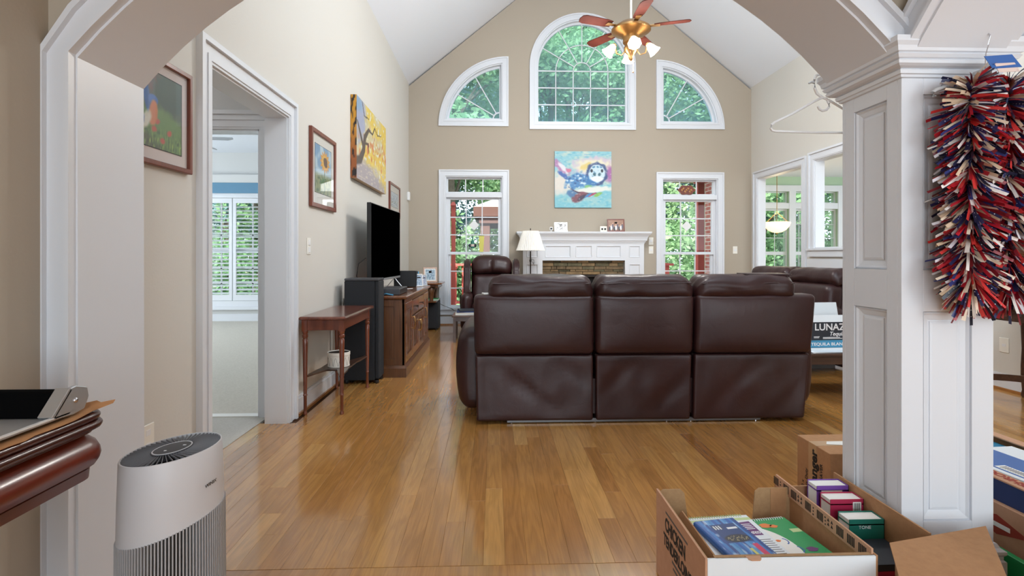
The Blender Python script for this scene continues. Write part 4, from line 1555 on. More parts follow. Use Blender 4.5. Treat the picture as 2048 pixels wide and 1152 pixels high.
def turtle(u, v):
    n1, n2 = nz(u, v * 2.2, 5, 1), nz(u * 1.5, v * 5, 9, 2)
    c = mixc((140, 200, 210), (198, 214, 200), smooth(-0.25, 0.5, n1))
    c = mixc(c, (96, 176, 198), smooth(0.05, 0.5, n2) * 0.8)
    if v < 0.3:
        c = mixc(c, (112, 190, 204), 0.5)
    c = over(c, (228, 218, 206), ellipse(u, v, 0.08, 0.42, 0.22, 0.17, -20, 0.35, 3), 0.4)
    c = over(c, (208, 190, 206), ellipse(u, v, 0.76, 0.70, 0.44, 0.20, -4, 0.3, 4), 0.2)
    c = over(c, (236, 226, 196), ellipse(u, v, 0.74, 0.70, 0.38, 0.15, -4, 0.4, 5), 0.25)
    c = over(c, (232, 206, 120), ellipse(u, v, 0.56, 0.74, 0.10, 0.05, 30, 0.5, 6), 0.4)
    c = over(c, (168, 96, 160), ellipse(u, v, 0.98, 0.60, 0.08, 0.14, 0, 0.5, 7), 0.4)
    c = over(c, (176, 120, 170), ellipse(u, v, 0.10, 0.72, 0.18, 0.06, -45, 0.5, 8), 0.3)
    c = over(c, (232, 226, 232), ellipse(u, v, 0.14, 0.71, 0.12, 0.035, -50, 0.5, 9), 0.3)
    c = over(c, (214, 110, 140), ellipse(u, v, 0.24, 0.66, 0.05, 0.03, -20, 0.6, 9), 0.4)
    c = over(c, (58, 92, 168), ellipse(u, v, 0.16, 0.57, 0.12, 0.035, -38, 0.5, 10), 0.3)
    c = over(c, (64, 128, 188), ellipse(u, v, 0.42, 0.48, 0.24, 0.13, 18, 0.45, 11), 0.2)
    k = nz(u, v, 22, 12)
    if ellipse(u, v, 0.42, 0.48, 0.24, 0.13, 18) < 1:
        c = mixc(c, (206, 228, 236), smooth(0.15, 0.45, k))
        c = mixc(c, (24, 66, 130), smooth(0.2, 0.5, -k))
    c = over(c, (120, 190, 110), ellipse(u, v, 0.60, 0.38, 0.06, 0.03, 20, 0.6, 13), 0.4)
    c = over(c, (46, 68, 120), ellipse(u, v, 0.74, 0.60, 0.19, 0.205, 0, 0.16, 14), 0.1)
    c = over(c, (40, 110, 176), ellipse(u, v, 0.66, 0.48, 0.12, 0.10, 0, 0.4, 15), 0.3)
    c = over(c, (206, 228, 236), ellipse(u, v, 0.745, 0.605, 0.15, 0.155, 0, 0.12, 16), 0.1)
    if ellipse(u, v, 0.745, 0.605, 0.15, 0.155) < 0.95:
        c = mixc(c, (70, 134, 176), smooth(0.1, 0.4, nz(u, v, 20, 17)))
        c = over(c, (238, 240, 240), ellipse(u, v, 0.745, 0.505, 0.12, 0.055, 0, 0.2, 18), 0.2)
        c = over(c, (44, 92, 110), ellipse(u, v, 0.70, 0.59, 0.03, 0.025, -50), 0.3)
        c = over(c, (44, 92, 110), ellipse(u, v, 0.79, 0.59, 0.03, 0.025, 50), 0.3)
        c = over(c, (22, 28, 44), ellipse(u, v, 0.65, 0.655, 0.022, 0.03), 0.2)
        c = over(c, (22, 28, 44), ellipse(u, v, 0.835, 0.655, 0.022, 0.03), 0.2)
    c = over(c, (234, 234, 224), ellipse(u, v, 0.66, 0.315, 0.36, 0.05, 7, 0.4, 19), 0.3)
    c = over(c, (50, 34, 62), seg_d(u, v, [(0.28, 0.33), (0.40, 0.27), (0.60, 0.245), (0.80, 0.26)], [0.008, 0.014, 0.012, 0.006]), 0.3)
    c = over(c, (66, 112, 160), ellipse(u, v, 0.30, 0.24, 0.09, 0.06, -30, 0.5, 20), 0.3)
    c = over(c, (120, 60, 72), ellipse(u, v, 0.43, 0.19, 0.13, 0.07, 30, 0.5, 21), 0.3)
    c = over(c, (48, 34, 60), ellipse(u, v, 0.46, 0.17, 0.10, 0.03, 35, 0.5, 22), 0.3)
    c = over(c, (48, 120, 190), ellipse(u, v, 0.58, 0.21, 0.09, 0.02, 32, 0.4, 23), 0.3)
    c = over(c, (180, 54, 84), ellipse(u, v, 0.66, 0.23, 0.07, 0.014, 28, 0.4, 23), 0.3)
    c = over(c, (130, 186, 78), ellipse(u, v, 0.76, 0.235, 0.08, 0.028, 22, 0.4, 24), 0.3)
    return mixc(mixc(c, (230, 226, 214), 0.35 * smooth(0.25, 0.5, nz(u * 2, v * 3, 12, 40))), (110, 130, 140), 0.14)


def treepic(u, v):
    c = mixc((206, 196, 150), (224, 190, 60), smooth(-0.2, 0.35, nz(u, v, 4, 1) + 0.3 * (u - 0.3)))
    c = mixc(c, (232, 206, 76), smooth(0.1, 0.5, nz(u, v, 11, 2)) * 0.8)
    c = mixc(c, (206, 110, 52), smooth(0.0, 0.4, nz(u * 1.4, v * 0.7, 12, 3) - abs(v - 0.52 - 0.0 * u) * 2.0 + 0.12))
    c = mixc(c, (186, 60, 50), smooth(0.25, 0.5, nz(u * 2, v * 0.8, 16, 4) - abs(v - 0.55) * 1.5))
    c = mixc(c, (216, 226, 216), smooth(0.25, 0.5, nz(u, v, 18, 5)))
    c = over(c, (156, 148, 160), ellipse(u, v, 0.25, 0.02, 0.75, 0.24, -6, 0.25, 6), 0.3)
    c = mixc(c, (196, 188, 176), smooth(0.2, 0.45, nz(u * 0.6, v * 3, 20, 7)) * (1 if v < 0.28 else 0.25))
    c = over(c, (150, 160, 196), ellipse(u, v, 0.10, 0.78, 0.16, 0.30, 0, 0.4, 8), 0.4)
    c = over(c, (120, 158, 200), ellipse(u, v, 0.06, 0.93, 0.10, 0.10, 0, 0.4, 9), 0.4)
    dk = (52, 42, 40)
    c = over(c, dk, seg_d(u, v, [(-0.05, 0.20), (0.10, 0.25), (0.20, 0.40), (0.24, 0.58), (0.36, 0.72), (0.48, 0.70)], [0.05, 0.05, 0.04, 0.035, 0.022, 0.012]), 0.25)
    c = over(c, dk, seg_d(u, v, [(0.20, 0.42), (0.10, 0.58), (0.02, 0.70)], [0.03, 0.022, 0.012]), 0.25)
    c = over(c, dk, seg_d(u, v, [(0.48, 0.70), (0.56, 0.82), (0.66, 0.76), (0.80, 0.80)], [0.012, 0.010, 0.008, 0.005]), 0.3)
    c = over(c, dk, seg_d(u, v, [(0.22, 0.50), (0.34, 0.52), (0.36, 0.42)], [0.02, 0.014, 0.008]), 0.3)
    c = over(c, dk, seg_d(u, v, [(0.16, 0.99), (0.22, 0.84), (0.36, 0.86)], [0.008, 0.01, 0.006]), 0.3)
    return mixc(c, (176, 164, 140), 0.22)


def sunflower(u, v):
    c = mixc((120, 156, 186), (190, 204, 208), smooth(-0.15, 0.35, nz(u, v, 4, 1) + 0.5 * (0.6 - v) + 0.15))
    if v < 0.46:
        c = mixc(c, (150, 150, 104), smooth(0.46, 0.34, v))
        c = mixc(c, (96, 112, 74), smooth(0.0, 0.4, nz(u, v, 11, 2)) * smooth(0.45, 0.3, v))
    c = over(c, (96, 116, 80), seg_d(u, v, [(0.62, 0.66), (0.56, 0.40), (0.54, 0.0)], [0.022, 0.02, 0.024]), 0.3)
    c = over(c, (112, 134, 90), ellipse(u, v, 0.46, 0.28, 0.14, 0.05, 30, 0.3, 3), 0.3)
    a = math.atan2(v - 0.70, (u - 0.60) * 0.8)
    q = ellipse(u, v, 0.60, 0.70, 0.26, 0.20) * (1 + 0.16 * cos(a * 13))
    c = over(c, (226, 150, 52), q, 0.08)
    c = over(c, (240, 186, 84), q * 1.5, 0.3)
    c = over(c, (92, 54, 42), ellipse(u, v, 0.63, 0.70, 0.125, 0.105, 0, 0.2, 4), 0.12)
    return c


def bird(u, v):
    c = mixc((92, 88, 54), (66, 84, 48), smooth(-0.2, 0.3, nz(u, v, 5, 1)))
    c = over(c, (120, 66, 44), ellipse(u, v, 0.25, 0.92, 0.30, 0.22, 0, 0.3, 2), 0.4)
    c = over(c, (60, 74, 56), ellipse(u, v, 0.75, 0.78, 0.4, 0.3, 0, 0.3, 3), 0.4)
    c = over(c, (104, 128, 66), ellipse(u, v, 0.68, 0.26, 0.62, 0.26, -14, 0.15, 4), 0.2)
    c = mixc(c, (140, 160, 74), smooth(0.1, 0.4, nz(u * 3, v * 0.7, 12, 5)) * smooth(0.35, 0.1, v))
    c = mixc(c, (54, 70, 40), smooth(0.1, 0.4, nz(u * 3, v * 0.8, 14, 6)) * smooth(0.35, 0.15, v) * 0.8)
    for (fx, fy) in ((0.45, 0.36), (0.38, 0.24), (0.72, 0.25), (0.55, 0.12)):
        c = over(c, (190, 82, 58), ellipse(u, v, fx, fy, 0.05, 0.04, 0, 0.5, 7), 0.3)
    c = over(c, (52, 82, 140), ellipse(u, v, 0.22, 0.66, 0.07, 0.26, 16, 0.1, 8), 0.15)
    c = over(c, (64, 100, 168), ellipse(u, v, 0.36, 0.62, 0.10, 0.075, 0, 0.1, 9), 0.15)
    c = over(c, (206, 112, 52), ellipse(u, v, 0.36, 0.45, 0.09, 0.17, -14, 0.15, 10), 0.2)
    c = over(c, (214, 196, 170), ellipse(u, v, 0.22, 0.34, 0.07, 0.13, -30, 0.2, 11), 0.3)
    c = over(c, (46, 74, 132), ellipse(u, v, 0.10, 0.22, 0.04, 0.16, -24, 0.1, 12), 0.2)
    return c


def sketch(u, v):
    c = (206, 210, 212)
    k = nz(u, v, 13, 1)
    c = mixc(c, (112, 132, 150), smooth(0.12, 0.32, k) * smooth(1.0, 0.5, abs(v - 0.4) * 2))
    c = mixc(c, (150, 150, 110), smooth(0.2, 0.4, nz(u, v, 9, 3)) * (1 if v < 0.5 else 0))
    return c


def wall_frame(name, label, y0, y1, z0, z1, fw, matw, fn, fm, mm, nx=60, ny=70, glass=True):
    """framed picture on the left wall (faces +x; picture u runs towards +y)"""
    r = thing(name, label, 'picture', (XL, (y0 + y1) / 2, z0))
    B().ring(rect(y0, y1, z0, z1), rect(y0 + fw, y1 - fw, z0 + fw, z1 - fw), 'yz', XL, XL + 0.026).o('picture_frame', fm, r, bev=0.003)
    B().box(XL, XL + 0.010, y0 + fw, y1 - fw, z0 + fw, z1 - fw).o('mat_board', mm, r)
    a, b_, c, d_ = y0 + fw + matw, y1 - fw - matw, z0 + fw + matw * 1.2, z1 - fw - matw
    picture('picture_print', lambda u, v: (XL + 0.012, a + (b_ - a) * u, c + (d_ - c) * v), nx, ny, fn, r, M['print'])
    B().ring(rect(a - 0.003, b_ + 0.003, c - 0.003, d_ + 0.003), rect(a, b_, c, d_), 'yz', XL + 0.010, XL + 0.0125).o('mat_edge', M['ink'], r)
    if glass:
        B().box(XL + 0.016, XL + 0.018, y0 + fw, y1 - fw, z0 + fw, z1 - fw).o('glass_pane', M['picglass'], r)
    return r


wall_frame('framed_bird_print', 'reddish wood framed print of a bluebird in a meadow', 2.045, 2.482, 1.525, 1.982, 0.022, 0.045, bird, M['frame'], M['matpink'])
wall_frame('framed_sunflower_print', 'reddish wood framed sunflower print right of the doorway', 4.075, 4.70, 1.535, 2.153, 0.034, 0.075, sunflower, M['frame'], M['mat'], glass=True)
wall_frame('framed_sketch_print', 'small reddish framed pale print above the television', 7.12, 7.88, 1.70, 2.16, 0.03, 0.09, sketch, M['frame'], M['mat'])
tc_ = thing('tree_canvas', 'large unframed canvas of a bare tree over yellow blossom', 'painting', (XL, 5.95, 1.93))
B().box(XL + 0.002, XL + 0.060, 5.245, 6.65, 1.925, 2.75).o('stretcher', M['brass'], tc_)
picture('painted_front', lambda u, v: (XL + 0.0615, 5.245 + 1.405 * u, 1.925 + 0.825 * v), 110, 70, treepic, tc_, M['canvas'])
picture('painted_edge', lambda u, v: (XL + 0.002 + 0.0595 * u, 5.2435, 1.925 + 0.825 * v), 6, 60,
        lambda u, v: mixc(mixc((196, 140, 40), (150, 84, 40), smooth(0.75, 0.2, v)), (34, 24, 20), smooth(0.1, 0.22, nz(u * 0.3, v, 8, 2))), tc_, M['canvas'])
tp = thing('turtle_painting', 'square blue abstract sea turtle painting above the mantel', 'painting', (1.494, YB - 0.02, 1.96))
B().box(1.017, 1.972, YB - 0.036, YB - 0.002, 1.962, 2.906).o('stretcher', M['teal'], tp)
picture('painted_front', lambda u, v: (1.017 + 0.955 * u, YB - 0.0375, 1.962 + 0.944 * v), 120, 120, turtle, tp, M['canvas'])

# ---- wall plates
def plate(name, label, cat, loc, normal, w, h, n, toggles=True):
    r = thing(name, label, cat, loc, rz={'+x': PI / 2, '-y': 0.0, '-x': -PI / 2}[normal], local=True)
    B().box(-w / 2, w / 2, -0.006, 0.0, -h / 2, h / 2).o('plate', M['ivory'], r, bev=0.002)
    for k in range(n):
        z = 0 if n == 1 else (-h * 0.22 + h * 0.44 * k)
        if toggles:
            B().box(-w * 0.24, w * 0.24, -0.010, -0.005, z - h * 0.16, z + h * 0.16).o('rocker', M['white'], r, bev=0.001)
        else:
            B().box(-w * 0.2, w * 0.2, -0.0065, -0.005, z - h * 0.1, z + h * 0.1).o('socket', M['white'], r, bev=0.001)


plate('light_switch', 'white double light switch beside the sunflower print', 'switch', (XL, 4.07, 1.225), '+x', 0.075, 0.125, 2)
plate('wall_switch', 'upper white wall plate right of the mantel', 'switch', (2.655, YB, 1.402), '-y', 0.078, 0.125, 1)
plate('wall_switch', 'lower white wall plate right of the mantel', 'switch', (2.655, YB, 1.252), '-y', 0.078, 0.125, 1)
plate('wall_switch', 'white wall plate right of the right tall window', 'switch', (4.10, YB, 1.252), '-y', 0.078, 0.125, 1)
plate('wall_outlet', 'white wall outlet low on the wall right of the column', 'outlet', (XR, 4.36, 0.385), '-x', 0.085, 0.125, 1, False)
plate('wall_outlet', 'white outlet low on the wall behind the air purifier', 'outlet', (XL, 2.20, 0.40), '+x', 0.075, 0.12, 2, False)
se = thing('motion_sensor', 'small white alarm sensor in the corner above the television', 'sensor', (XL, 8.66, 2.08))
B().rbox(XL, XL + 0.045, 8.61, 8.71, 2.06, 2.20, 0.012, 4).o('sensor_body', M['white'], se, smooth=60)
B().box(XL + 0.045, XL + 0.047, 8.63, 8.69, 2.08, 2.12).o('sensor_lens', M['ivory'], se)

# ================================================================ LEFT SIDE FURNITURE
# accent table
at_ = thing('accent_table', 'narrow dark cherry accent table with turned legs by the doorway', 'table', (-1.24, 4.24, 0))
B().loft([[(x, y, z) for x, y in ((-1.385 - o, 3.815 - o), (-1.075 + o, 3.815 - o), (-1.075 + o, 4.665 + o), (-1.385 - o, 4.665 + o))] for o, z in ((0.0, 0.688), (0.014, 0.694), (0.014, 0.704), (0.004, 0.714))]).o('table_top', M['cherryt'], at_)
for nm, a in (('apron', (-1.37, -1.10, 3.845, 3.862)), ('apron', (-1.37, -1.10, 4.615, 4.632)), ('apron', (-1.110, -1.093, 3.86, 4.62)), ('apron', (-1.378, -1.361, 3.86, 4.62))):
    B().box(*a, 0.612, 0.688).o(nm, M['cherry'], at_, bev=0.002)
lp = [(0.013, 0), (0.016, 0.012), (0.010, 0.028), (0.012, 0.034), (0.012, 0.135), (0.017, 0.142), (0.012, 0.150), (0.013, 0.16), (0.0185, 0.50), (0.0195, 0.545), (0.015, 0.553), (0.0205, 0.562), (0.0205, 0.578), (0.015, 0.584), (0.019, 0.592), (0.019, 0.612)]
for (lx, ly) in ((-1.368, 3.855), (-1.105, 3.855), (-1.105, 4.622), (-1.368, 4.622)):
    B().lathe(lp, (lx, ly, 0), 14).box(lx - 0.019, lx + 0.019, ly - 0.019, ly + 0.019, 0.606, 0.688).o('leg', M['cherry'], at_, smooth=40)
sx, sy = -1.2365, 4.2385
shp = []
for (cx_, cy_) in ((-1.105, 3.855), (-1.105, 4.622), (-1.368, 4.622), (-1.368, 3.855)):
    dx, dy = sx - cx_, sy - cy_
    shp += [(cx_ + dx * 0.06 - (0.012 if dy * dx > 0 else -0.012) * (1 if dx < 0 else -1), cy_ + 0.02 * (1 if dy > 0 else -1)), ]
B().prism([(-1.105, 3.865), (-1.118, 4.05), (-1.130, 4.12), (-1.130, 4.36), (-1.118, 4.43), (-1.105, 4.612), (-1.125, 4.612), (-1.20, 4.42), (-1.28, 4.42), (-1.35, 4.612), (-1.368, 4.612), (-1.356, 4.43), (-1.345, 4.36), (-1.345, 4.12), (-1.356, 4.05), (-1.368, 3.865), (-1.35, 3.865), (-1.28, 4.06), (-1.20, 4.06), (-1.125, 3.865)], 'xy', 0.270, 0.282).o('shelf', M['dkwood'], at_)
tin = thing('round_tin', 'round ivory tin with dark lid on the accent table shelf', 'tin', (-1.225, 4.19, 0.282), local=True)
B().lathe([(0.080, 0), (0.084, 0.004), (0.084, 0.088), (0.087, 0.090), (0.087, 0.112), (0.083, 0.114), (0.078, 0.108)], (0, 0, 0), 36).o('tin_body', M['ivory'], tin, smooth=40)
B().lathe([(0.078, 0.106), (0.078, 0.109), (0.004, 0.112)], (0, 0, 0), 30).o('tin_lid', M['bronze'], tin, smooth=40)
lat = B()
for k in range(14):
    a0 = 2 * pi * k / 14
    for s in (1, -1):
        lat.tube([(0.0845 * cos(a0 + s * 0.05 * q), 0.0845 * sin(a0 + s * 0.05 * q), 0.012 + 0.016 * q) for q in range(5)], 0.0009, 4)
lat.o('tin_pattern', M['inkgrey'], tin)

# tower speaker
ts = thing('tower_speaker', 'tall black tower loudspeaker between accent table and cabinet', 'speaker', (-1.19, 4.88, 0))
B().box(-1.345, -1.075, 4.765, 4.985, 0.03, 0.925).o('cabinet', M['cloth'], ts, bev=0.006)
B().box(-1.073, -1.035, 4.770, 4.980, 0.04, 0.925).o('front_grille', M['cloth'], ts, bev=0.008)
B().box(-1.345, -1.035, 4.762, 4.988, 0.925, 0.948).o('top_cap', M['dkgrey'], ts, bev=0.006)
for (lx, ly) in ((-1.33, 4.79), (-1.06, 4.79), (-1.33, 4.96), (-1.06, 4.96)):
    B().lathe([(0.018, 0), (0.022, 0.006), (0.020, 0.03)], (lx, ly, 0), 12).o('foot', M['black'], ts, smooth=40)
B().tube([(-1.34, 4.8, 0.20), (-1.37, 4.72, 0.22), (-1.375, 4.70, 0.10), (-1.36, 4.75, 0.02)], 0.003, 6).o('cable', M['black'], ts)

# television cabinet
cb = thing('media_cabinet', 'brown oak media cabinet with panelled doors under the television', 'cabinet', (-1.11, 5.91, 0))
cx0, cx1, cy0, cy1 = -1.395, -0.85, 5.02, 6.80
B().box(cx0, cx1 - 0.02, cy0 + 0.012, cy1 - 0.012, 0.09, 0.735).o('carcass', M['walnut'], cb)
B().loft([[(cx0, cy0 - o, z), (cx1 + o, cy0 - o, z), (cx1 + o, cy1 + o, z), (cx0, cy1 + o, z)] for o, z in ((0.02, 0.0), (0.02, 0.085), (0.008, 0.10), (0.0, 0.11))]).o('plinth', M['walnut'], cb)
B().loft([[(cx0, cy0 - o, z), (cx1 + o, cy0 - o, z), (cx1 + o, cy1 + o, z), (cx0, cy1 + o, z)] for o, z in ((0.002, 0.735), (0.018, 0.742), (0.026, 0.752), (0.026, 0.764), (0.018, 0.772))]).o('worktop', M['walnutt'], cb)
for (ya_, yb2) in ((cy0, cy0 + 0.012), (cy1 - 0.012, cy1)):      # side frame and panel
    for a in ((cx0, cx0 + 0.06, 0.11, 0.735), (cx1 - 0.10, cx1, 0.11, 0.735), (cx0 + 0.06, cx1 - 0.10, 0.11, 0.17), (cx0 + 0.06, cx1 - 0.10, 0.67, 0.735)):
        B().box(a[0], a[1], ya_, yb2, a[2], a[3]).o('side_rail', M['walnut'], cb, bev=0.002)
B().box(cx1 - 0.022, cx1, cy0, cy1, 0.70, 0.735).o('face_rail', M['walnut'], cb)
bays = [(cy0 + 0.035, cy0 + 0.44), (cy0 + 0.46, cy0 + 0.885), (cy0 + 0.895, cy0 + 1.32), (cy0 + 1.34, cy1 - 0.035)]
for (ya_, yb2) in ((cy0, cy0 + 0.032), (cy0 + 0.442, cy0 + 0.458), (cy0 + 1.322, cy0 + 1.338), (cy1 - 0.032, cy1)):
    B().box(cx1 - 0.022, cx1 + 0.002, ya_, yb2, 0.11, 0.70).o('pilaster', M['walnut'], cb, bev=0.002)


def cab_door(ya_, yb2, z0, z1, handle_y):
    d_ = B().ring(rect(ya_, yb2, z0, z1), rect(ya_ + 0.058, yb2 - 0.058, z0 + 0.065, z1 - 0.065), 'yz', cx1 - 0.018, cx1 + 0.006).o('door', M['walnutt'], cb, bev=0.003)
    B().loft([[(xx, p[0], p[1]) for p in rect(ya_ + 0.06, yb2 - 0.06, z0 + 0.067, z1 - 0.067, dd)] for dd, xx in ((0, cx1 - 0.016), (0.004, cx1 - 0.012), (0.035, cx1 - 0.002), (0.04, cx1 - 0.002))]).o('door_panel', M['walnut'], d_)
    B().ring(rect(ya_ + 0.058, yb2 - 0.058, z0 + 0.065, z1 - 0.065), rect(ya_ + 0.068, yb2 - 0.068, z0 + 0.075, z1 - 0.075), 'yz', cx1 - 0.010, cx1 + 0.010).o('door_bead', M['walnutt'], d_)
    zc = (z0 + z1) / 2 + 0.06
    B().tube([(cx1 + 0.006, handle_y, zc + 0.055), (cx1 + 0.032, handle_y, zc + 0.06), (cx1 + 0.038, handle_y, zc + 0.03), (cx1 + 0.040, handle_y, zc), (cx1 + 0.038, handle_y, zc - 0.03), (cx1 + 0.032, handle_y, zc - 0.06), (cx1 + 0.006, handle_y, zc - 0.055)], 0.0065, 6).o('handle', M['brass'], d_, smooth=60)


cab_door(bays[0][0], bays[0][1], 0.12, 0.695, bays[0][1] - 0.03)
cab_door(bays[1][0], bays[1][1], 0.12, 0.52, bays[1][1] - 0.03)
cab_door(bays[2][0], bays[2][1], 0.12, 0.52, bays[2][0] + 0.03)
cab_door(bays[3][0], bays[3][1], 0.12, 0.695, bays[3][0] + 0.03)
for k in (1, 2):
    ya_, yb2 = bays[k]
    dr = B().loft([[(xx, p[0], p[1]) for p in rect(ya_, yb2, 0.535, 0.69, dd)] for dd, xx in ((0, cx1 - 0.018), (0, cx1 + 0.002), (0.012, cx1 + 0.008), (0.02, cx1 + 0.008))]).o('drawer', M['walnutt'], cb)
    yc = (ya_ + yb2) / 2
    B().tube([(cx1 + 0.006, yc - 0.05, 0.615), (cx1 + 0.028, yc - 0.045, 0.612), (cx1 + 0.032, yc, 0.600), (cx1 + 0.028, yc + 0.045, 0.612), (cx1 + 0.006, yc + 0.05, 0.615)], 0.005, 6).o('handle', M['bronze'], dr, smooth=60)

# television
tv = thing('television', 'large flat black television standing on the oak cabinet', 'television', (-1.18, 5.74, 0.772), rz=-0.05, local=True)
B().box(-0.022, 0.020, -0.61, 0.61, 0.125, 0.90).o('bezel', M['black'], tv, bev=0.004)
B().box(-0.055, -0.022, -0.42, 0.42, 0.20, 0.72).o('rear_housing', M['dkgrey'], tv, bev=0.01)
B().box(0.020, 0.0225, -0.602, 0.602, 0.148, 0.892).o('screen', M['screen'], tv)
B().box(0.016, 0.026, -0.605, 0.605, 0.122, 0.143).o('chin_strip', M['alu'], tv, bev=0.001)
for yy in (-0.42, 0.42):
    B().tube([(-0.10, yy, 0.006), (0.0, yy, 0.125), (0.10, yy, 0.006)], 0.006, 6).box(-0.11, 0.11, yy - 0.01, yy + 0.01, 0.0, 0.012).o('stand_foot', M['alu'], tv)
B().tube([(-0.03, -0.60, 0.36), (-0.10, -0.62, 0.30), (-0.13, -0.58, 0.18), (-0.10, -0.53, 0.08), (-0.06, -0.5, 0.02)], 0.004, 6).o('power_cable', M['black'], tv)
mb = thing('media_box', 'low dark grey receiver box in front of the television', 'receiver', (-1.02, 5.30, 0.772), local=True)
B().box(-0.10, 0.11, -0.21, 0.25, 0.004, 0.062).o('case', M['dkgrey'], mb, bev=0.004)
B().box(0.11, 0.112, -0.19, 0.23, 0.014, 0.052).o('front_panel', M['black'], mb)
for q in (-0.18, 0.22):
    B().box(-0.09, 0.10, q - 0.01, q + 0.01, 0.0, 0.005).o('foot', M['black'], mb)
wcab = thing('white_cable', 'loose white cable looping on the cabinet top', 'cable', (-0.95, 5.75, 0.772))
B().tube([(-0.96, 5.58, 0.80), (-0.90, 5.66, 0.80), (-0.89, 5.78, 0.795), (-0.93, 5.90, 0.785), (-1.0, 5.98, 0.776)], 0.004, 6).o('cable_run', M['white'], wcab, smooth=60)
B().box(-1.02, -0.995, 5.975, 6.0, 0.772, 0.785).o('plug', M['white'], wcab)
bcab = thing('blue_cable', 'pale blue cable hanging at the near cabinet corner', 'cable', (-1.05, 5.06, 0.772))
B().tube([(-1.07, 5.12, 0.776), (-1.03, 5.05, 0.79), (-0.99, 5.06, 0.782), (-0.97, 5.10, 0.776)], 0.005, 6).o('cable_run', M['teal'], bcab, smooth=60)
B().box(-1.08, -1.06, 5.11, 5.14, 0.772, 0.784).o('plug', M['dkgrey'], bcab)
cs_ = thing('centre_speaker', 'black box speaker behind the television on the cabinet', 'speaker', (-1.08, 6.52, 0.772))
B().box(-1.22, -0.955, 6.44, 6.60, 0.772, 0.968).o('cabinet', M['black'], cs_, bev=0.005)
B().box(-0.955, -0.948, 6.45, 6.59, 0.782, 0.958).o('grille', M['cloth'], cs_)


def desk_frame(name, label, loc, rz, w, h, fm, fn, tilt=0.2, matw=0.0):
    r = thing(name, label, 'photo frame', loc, rz=rz, local=True)
    T_ = Matrix.Rotation(-tilt, 4, 'X')

    def X(b):
        return b.xf(T_)
    f = 0.018 if w > 0.12 else 0.012
    X(B().ring(rect(-w / 2, w / 2, 0, h), rect(-w / 2 + f, w / 2 - f, f, h - f), 'xz', -0.008, 0.008)).o('frame_moulding', fm, r, bev=0.0015)
    if matw:
        X(B().box(-w / 2 + f, w / 2 - f, -0.002, 0.004, f, h - f)).o('mat_board', M['paper'], r)
    a = f + matw
    picture('photo', lambda u, v: tuple(T_ @ Vector((-w / 2 + a + (w - 2 * a) * u, -0.004, a + (h - 2 * a) * v))), 26, 26, fn, r, M['printg'])
    B().hexa([(-0.02, 0.01, h * 0.75), (0.02, 0.01, h * 0.75), (0.03, h * 0.42, 0), (-0.03, h * 0.42, 0), (-0.02, 0.016 + h * 0.15, h * 0.75), (0.02, 0.016 + h * 0.15, h * 0.75), (0.03, h * 0.42 + 0.004, 0.003), (-0.03, h * 0.42 + 0.004, 0.003)]).o('easel_back', M['ink'], r)
    return r


def landscape(seed, cols):
    def fn(u, v):
        k = nz(u, v, 6, seed) * 0.6 + nz(u, v, 17, seed + 2) * 0.5
        i = max(0, min(0.999, k * 0.8 + 0.5)) * (len(cols) - 1)
        return mixc(cols[int(i)], cols[min(len(cols) - 1, int(i) + 1)], i - int(i))
    return fn


desk_frame('photo_frame', 'small white photo frame next to the black box speaker', (-0.92, 6.50, 0.775), 0.5, 0.10, 0.155, M['white'], landscape(3, [(60, 80, 110), (150, 170, 190), (220, 225, 230)]))
desk_frame('photo_frame', 'narrow silver photo frame at the cabinet front edge', (-0.875, 6.64, 0.775), 0.8, 0.09, 0.14, M['alu'], landscape(5, [(70, 70, 90), (150, 160, 180), (225, 228, 232)]))
desk_frame('photo_frame', 'pale blue edged photo frame leaning behind the small frames', (-1.02, 6.70, 0.775), 0.25, 0.14, 0.18, M['teal'], landscape(7, [(80, 110, 150), (170, 190, 210), (230, 232, 235)]))

# corner console with subwoofer below
ck = thing('corner_console', 'small brown console with scalloped apron in the corner by the window', 'console', (-1.10, 8.35, 0))
B().prism([(-1.35, 7.98), (-0.86, 7.98), (-0.80, 8.05), (-0.80, 8.60), (-0.86, 8.70), (-1.35, 8.70)], 'xy', 0.715, 0.738).o('table_top', M['walnutt'], ck, bev=0.003)
sc = [(-1.33, 0.715)] + [(-1.33 + 0.48 * k / 24, 0.655 + 0.022 * abs(sin(k / 24 * pi * 3))) for k in range(25)] + [(-0.85, 0.715)]
B().prism(sc, 'xz', 8.03, 8.045).o('apron', M['walnut'], ck)
sc2 = [(8.05, 0.715)] + [(8.05 + 0.6 * k / 24, 0.655 + 0.022 * abs(sin(k / 24 * pi * 4))) for k in range(25)] + [(8.65, 0.715)]
B().prism(sc2, 'yz', -0.865, -0.850).o('apron', M['walnut'], ck)
lyre = [(0.03, 0.0), (0.028, 0.06), (0.038, 0.12), (0.05, 0.16), (0.04, 0.20), (0.022, 0.23), (0.03, 0.255)]
for (lx, ly) in ((-0.96, 8.10), (-1.28, 8.10), (-0.96, 8.6), (-1.28, 8.6)):
    B().lathe([(r_, 0.46 + z) for r_, z in lyre], (lx, ly, 0), 14).o('turned_post', M['walnut'], ck, smooth=50)
B().box(-1.33, -0.88, 8.03, 8.66, 0.44, 0.46).o('lower_shelf', M['walnut'], ck, bev=0.003)
for (lx, ly) in ((-1.31, 8.06), (-1.31, 8.62), (-0.90, 8.635)):
    B().box(lx - 0.018, lx + 0.018, ly - 0.018, ly + 0.018, 0, 0.44).o('leg', M['walnut'], ck)
bk = thing('shelf_book', 'thin pale book lying on the corner console shelf', 'book', (-0.95, 8.25, 0.46))
B().box(-1.04, -0.87, 8.20, 8.42, 0.46, 0.463).box(-1.04, -0.87, 8.20, 8.42, 0.477, 0.480).o('cover', M['greenp'], bk)
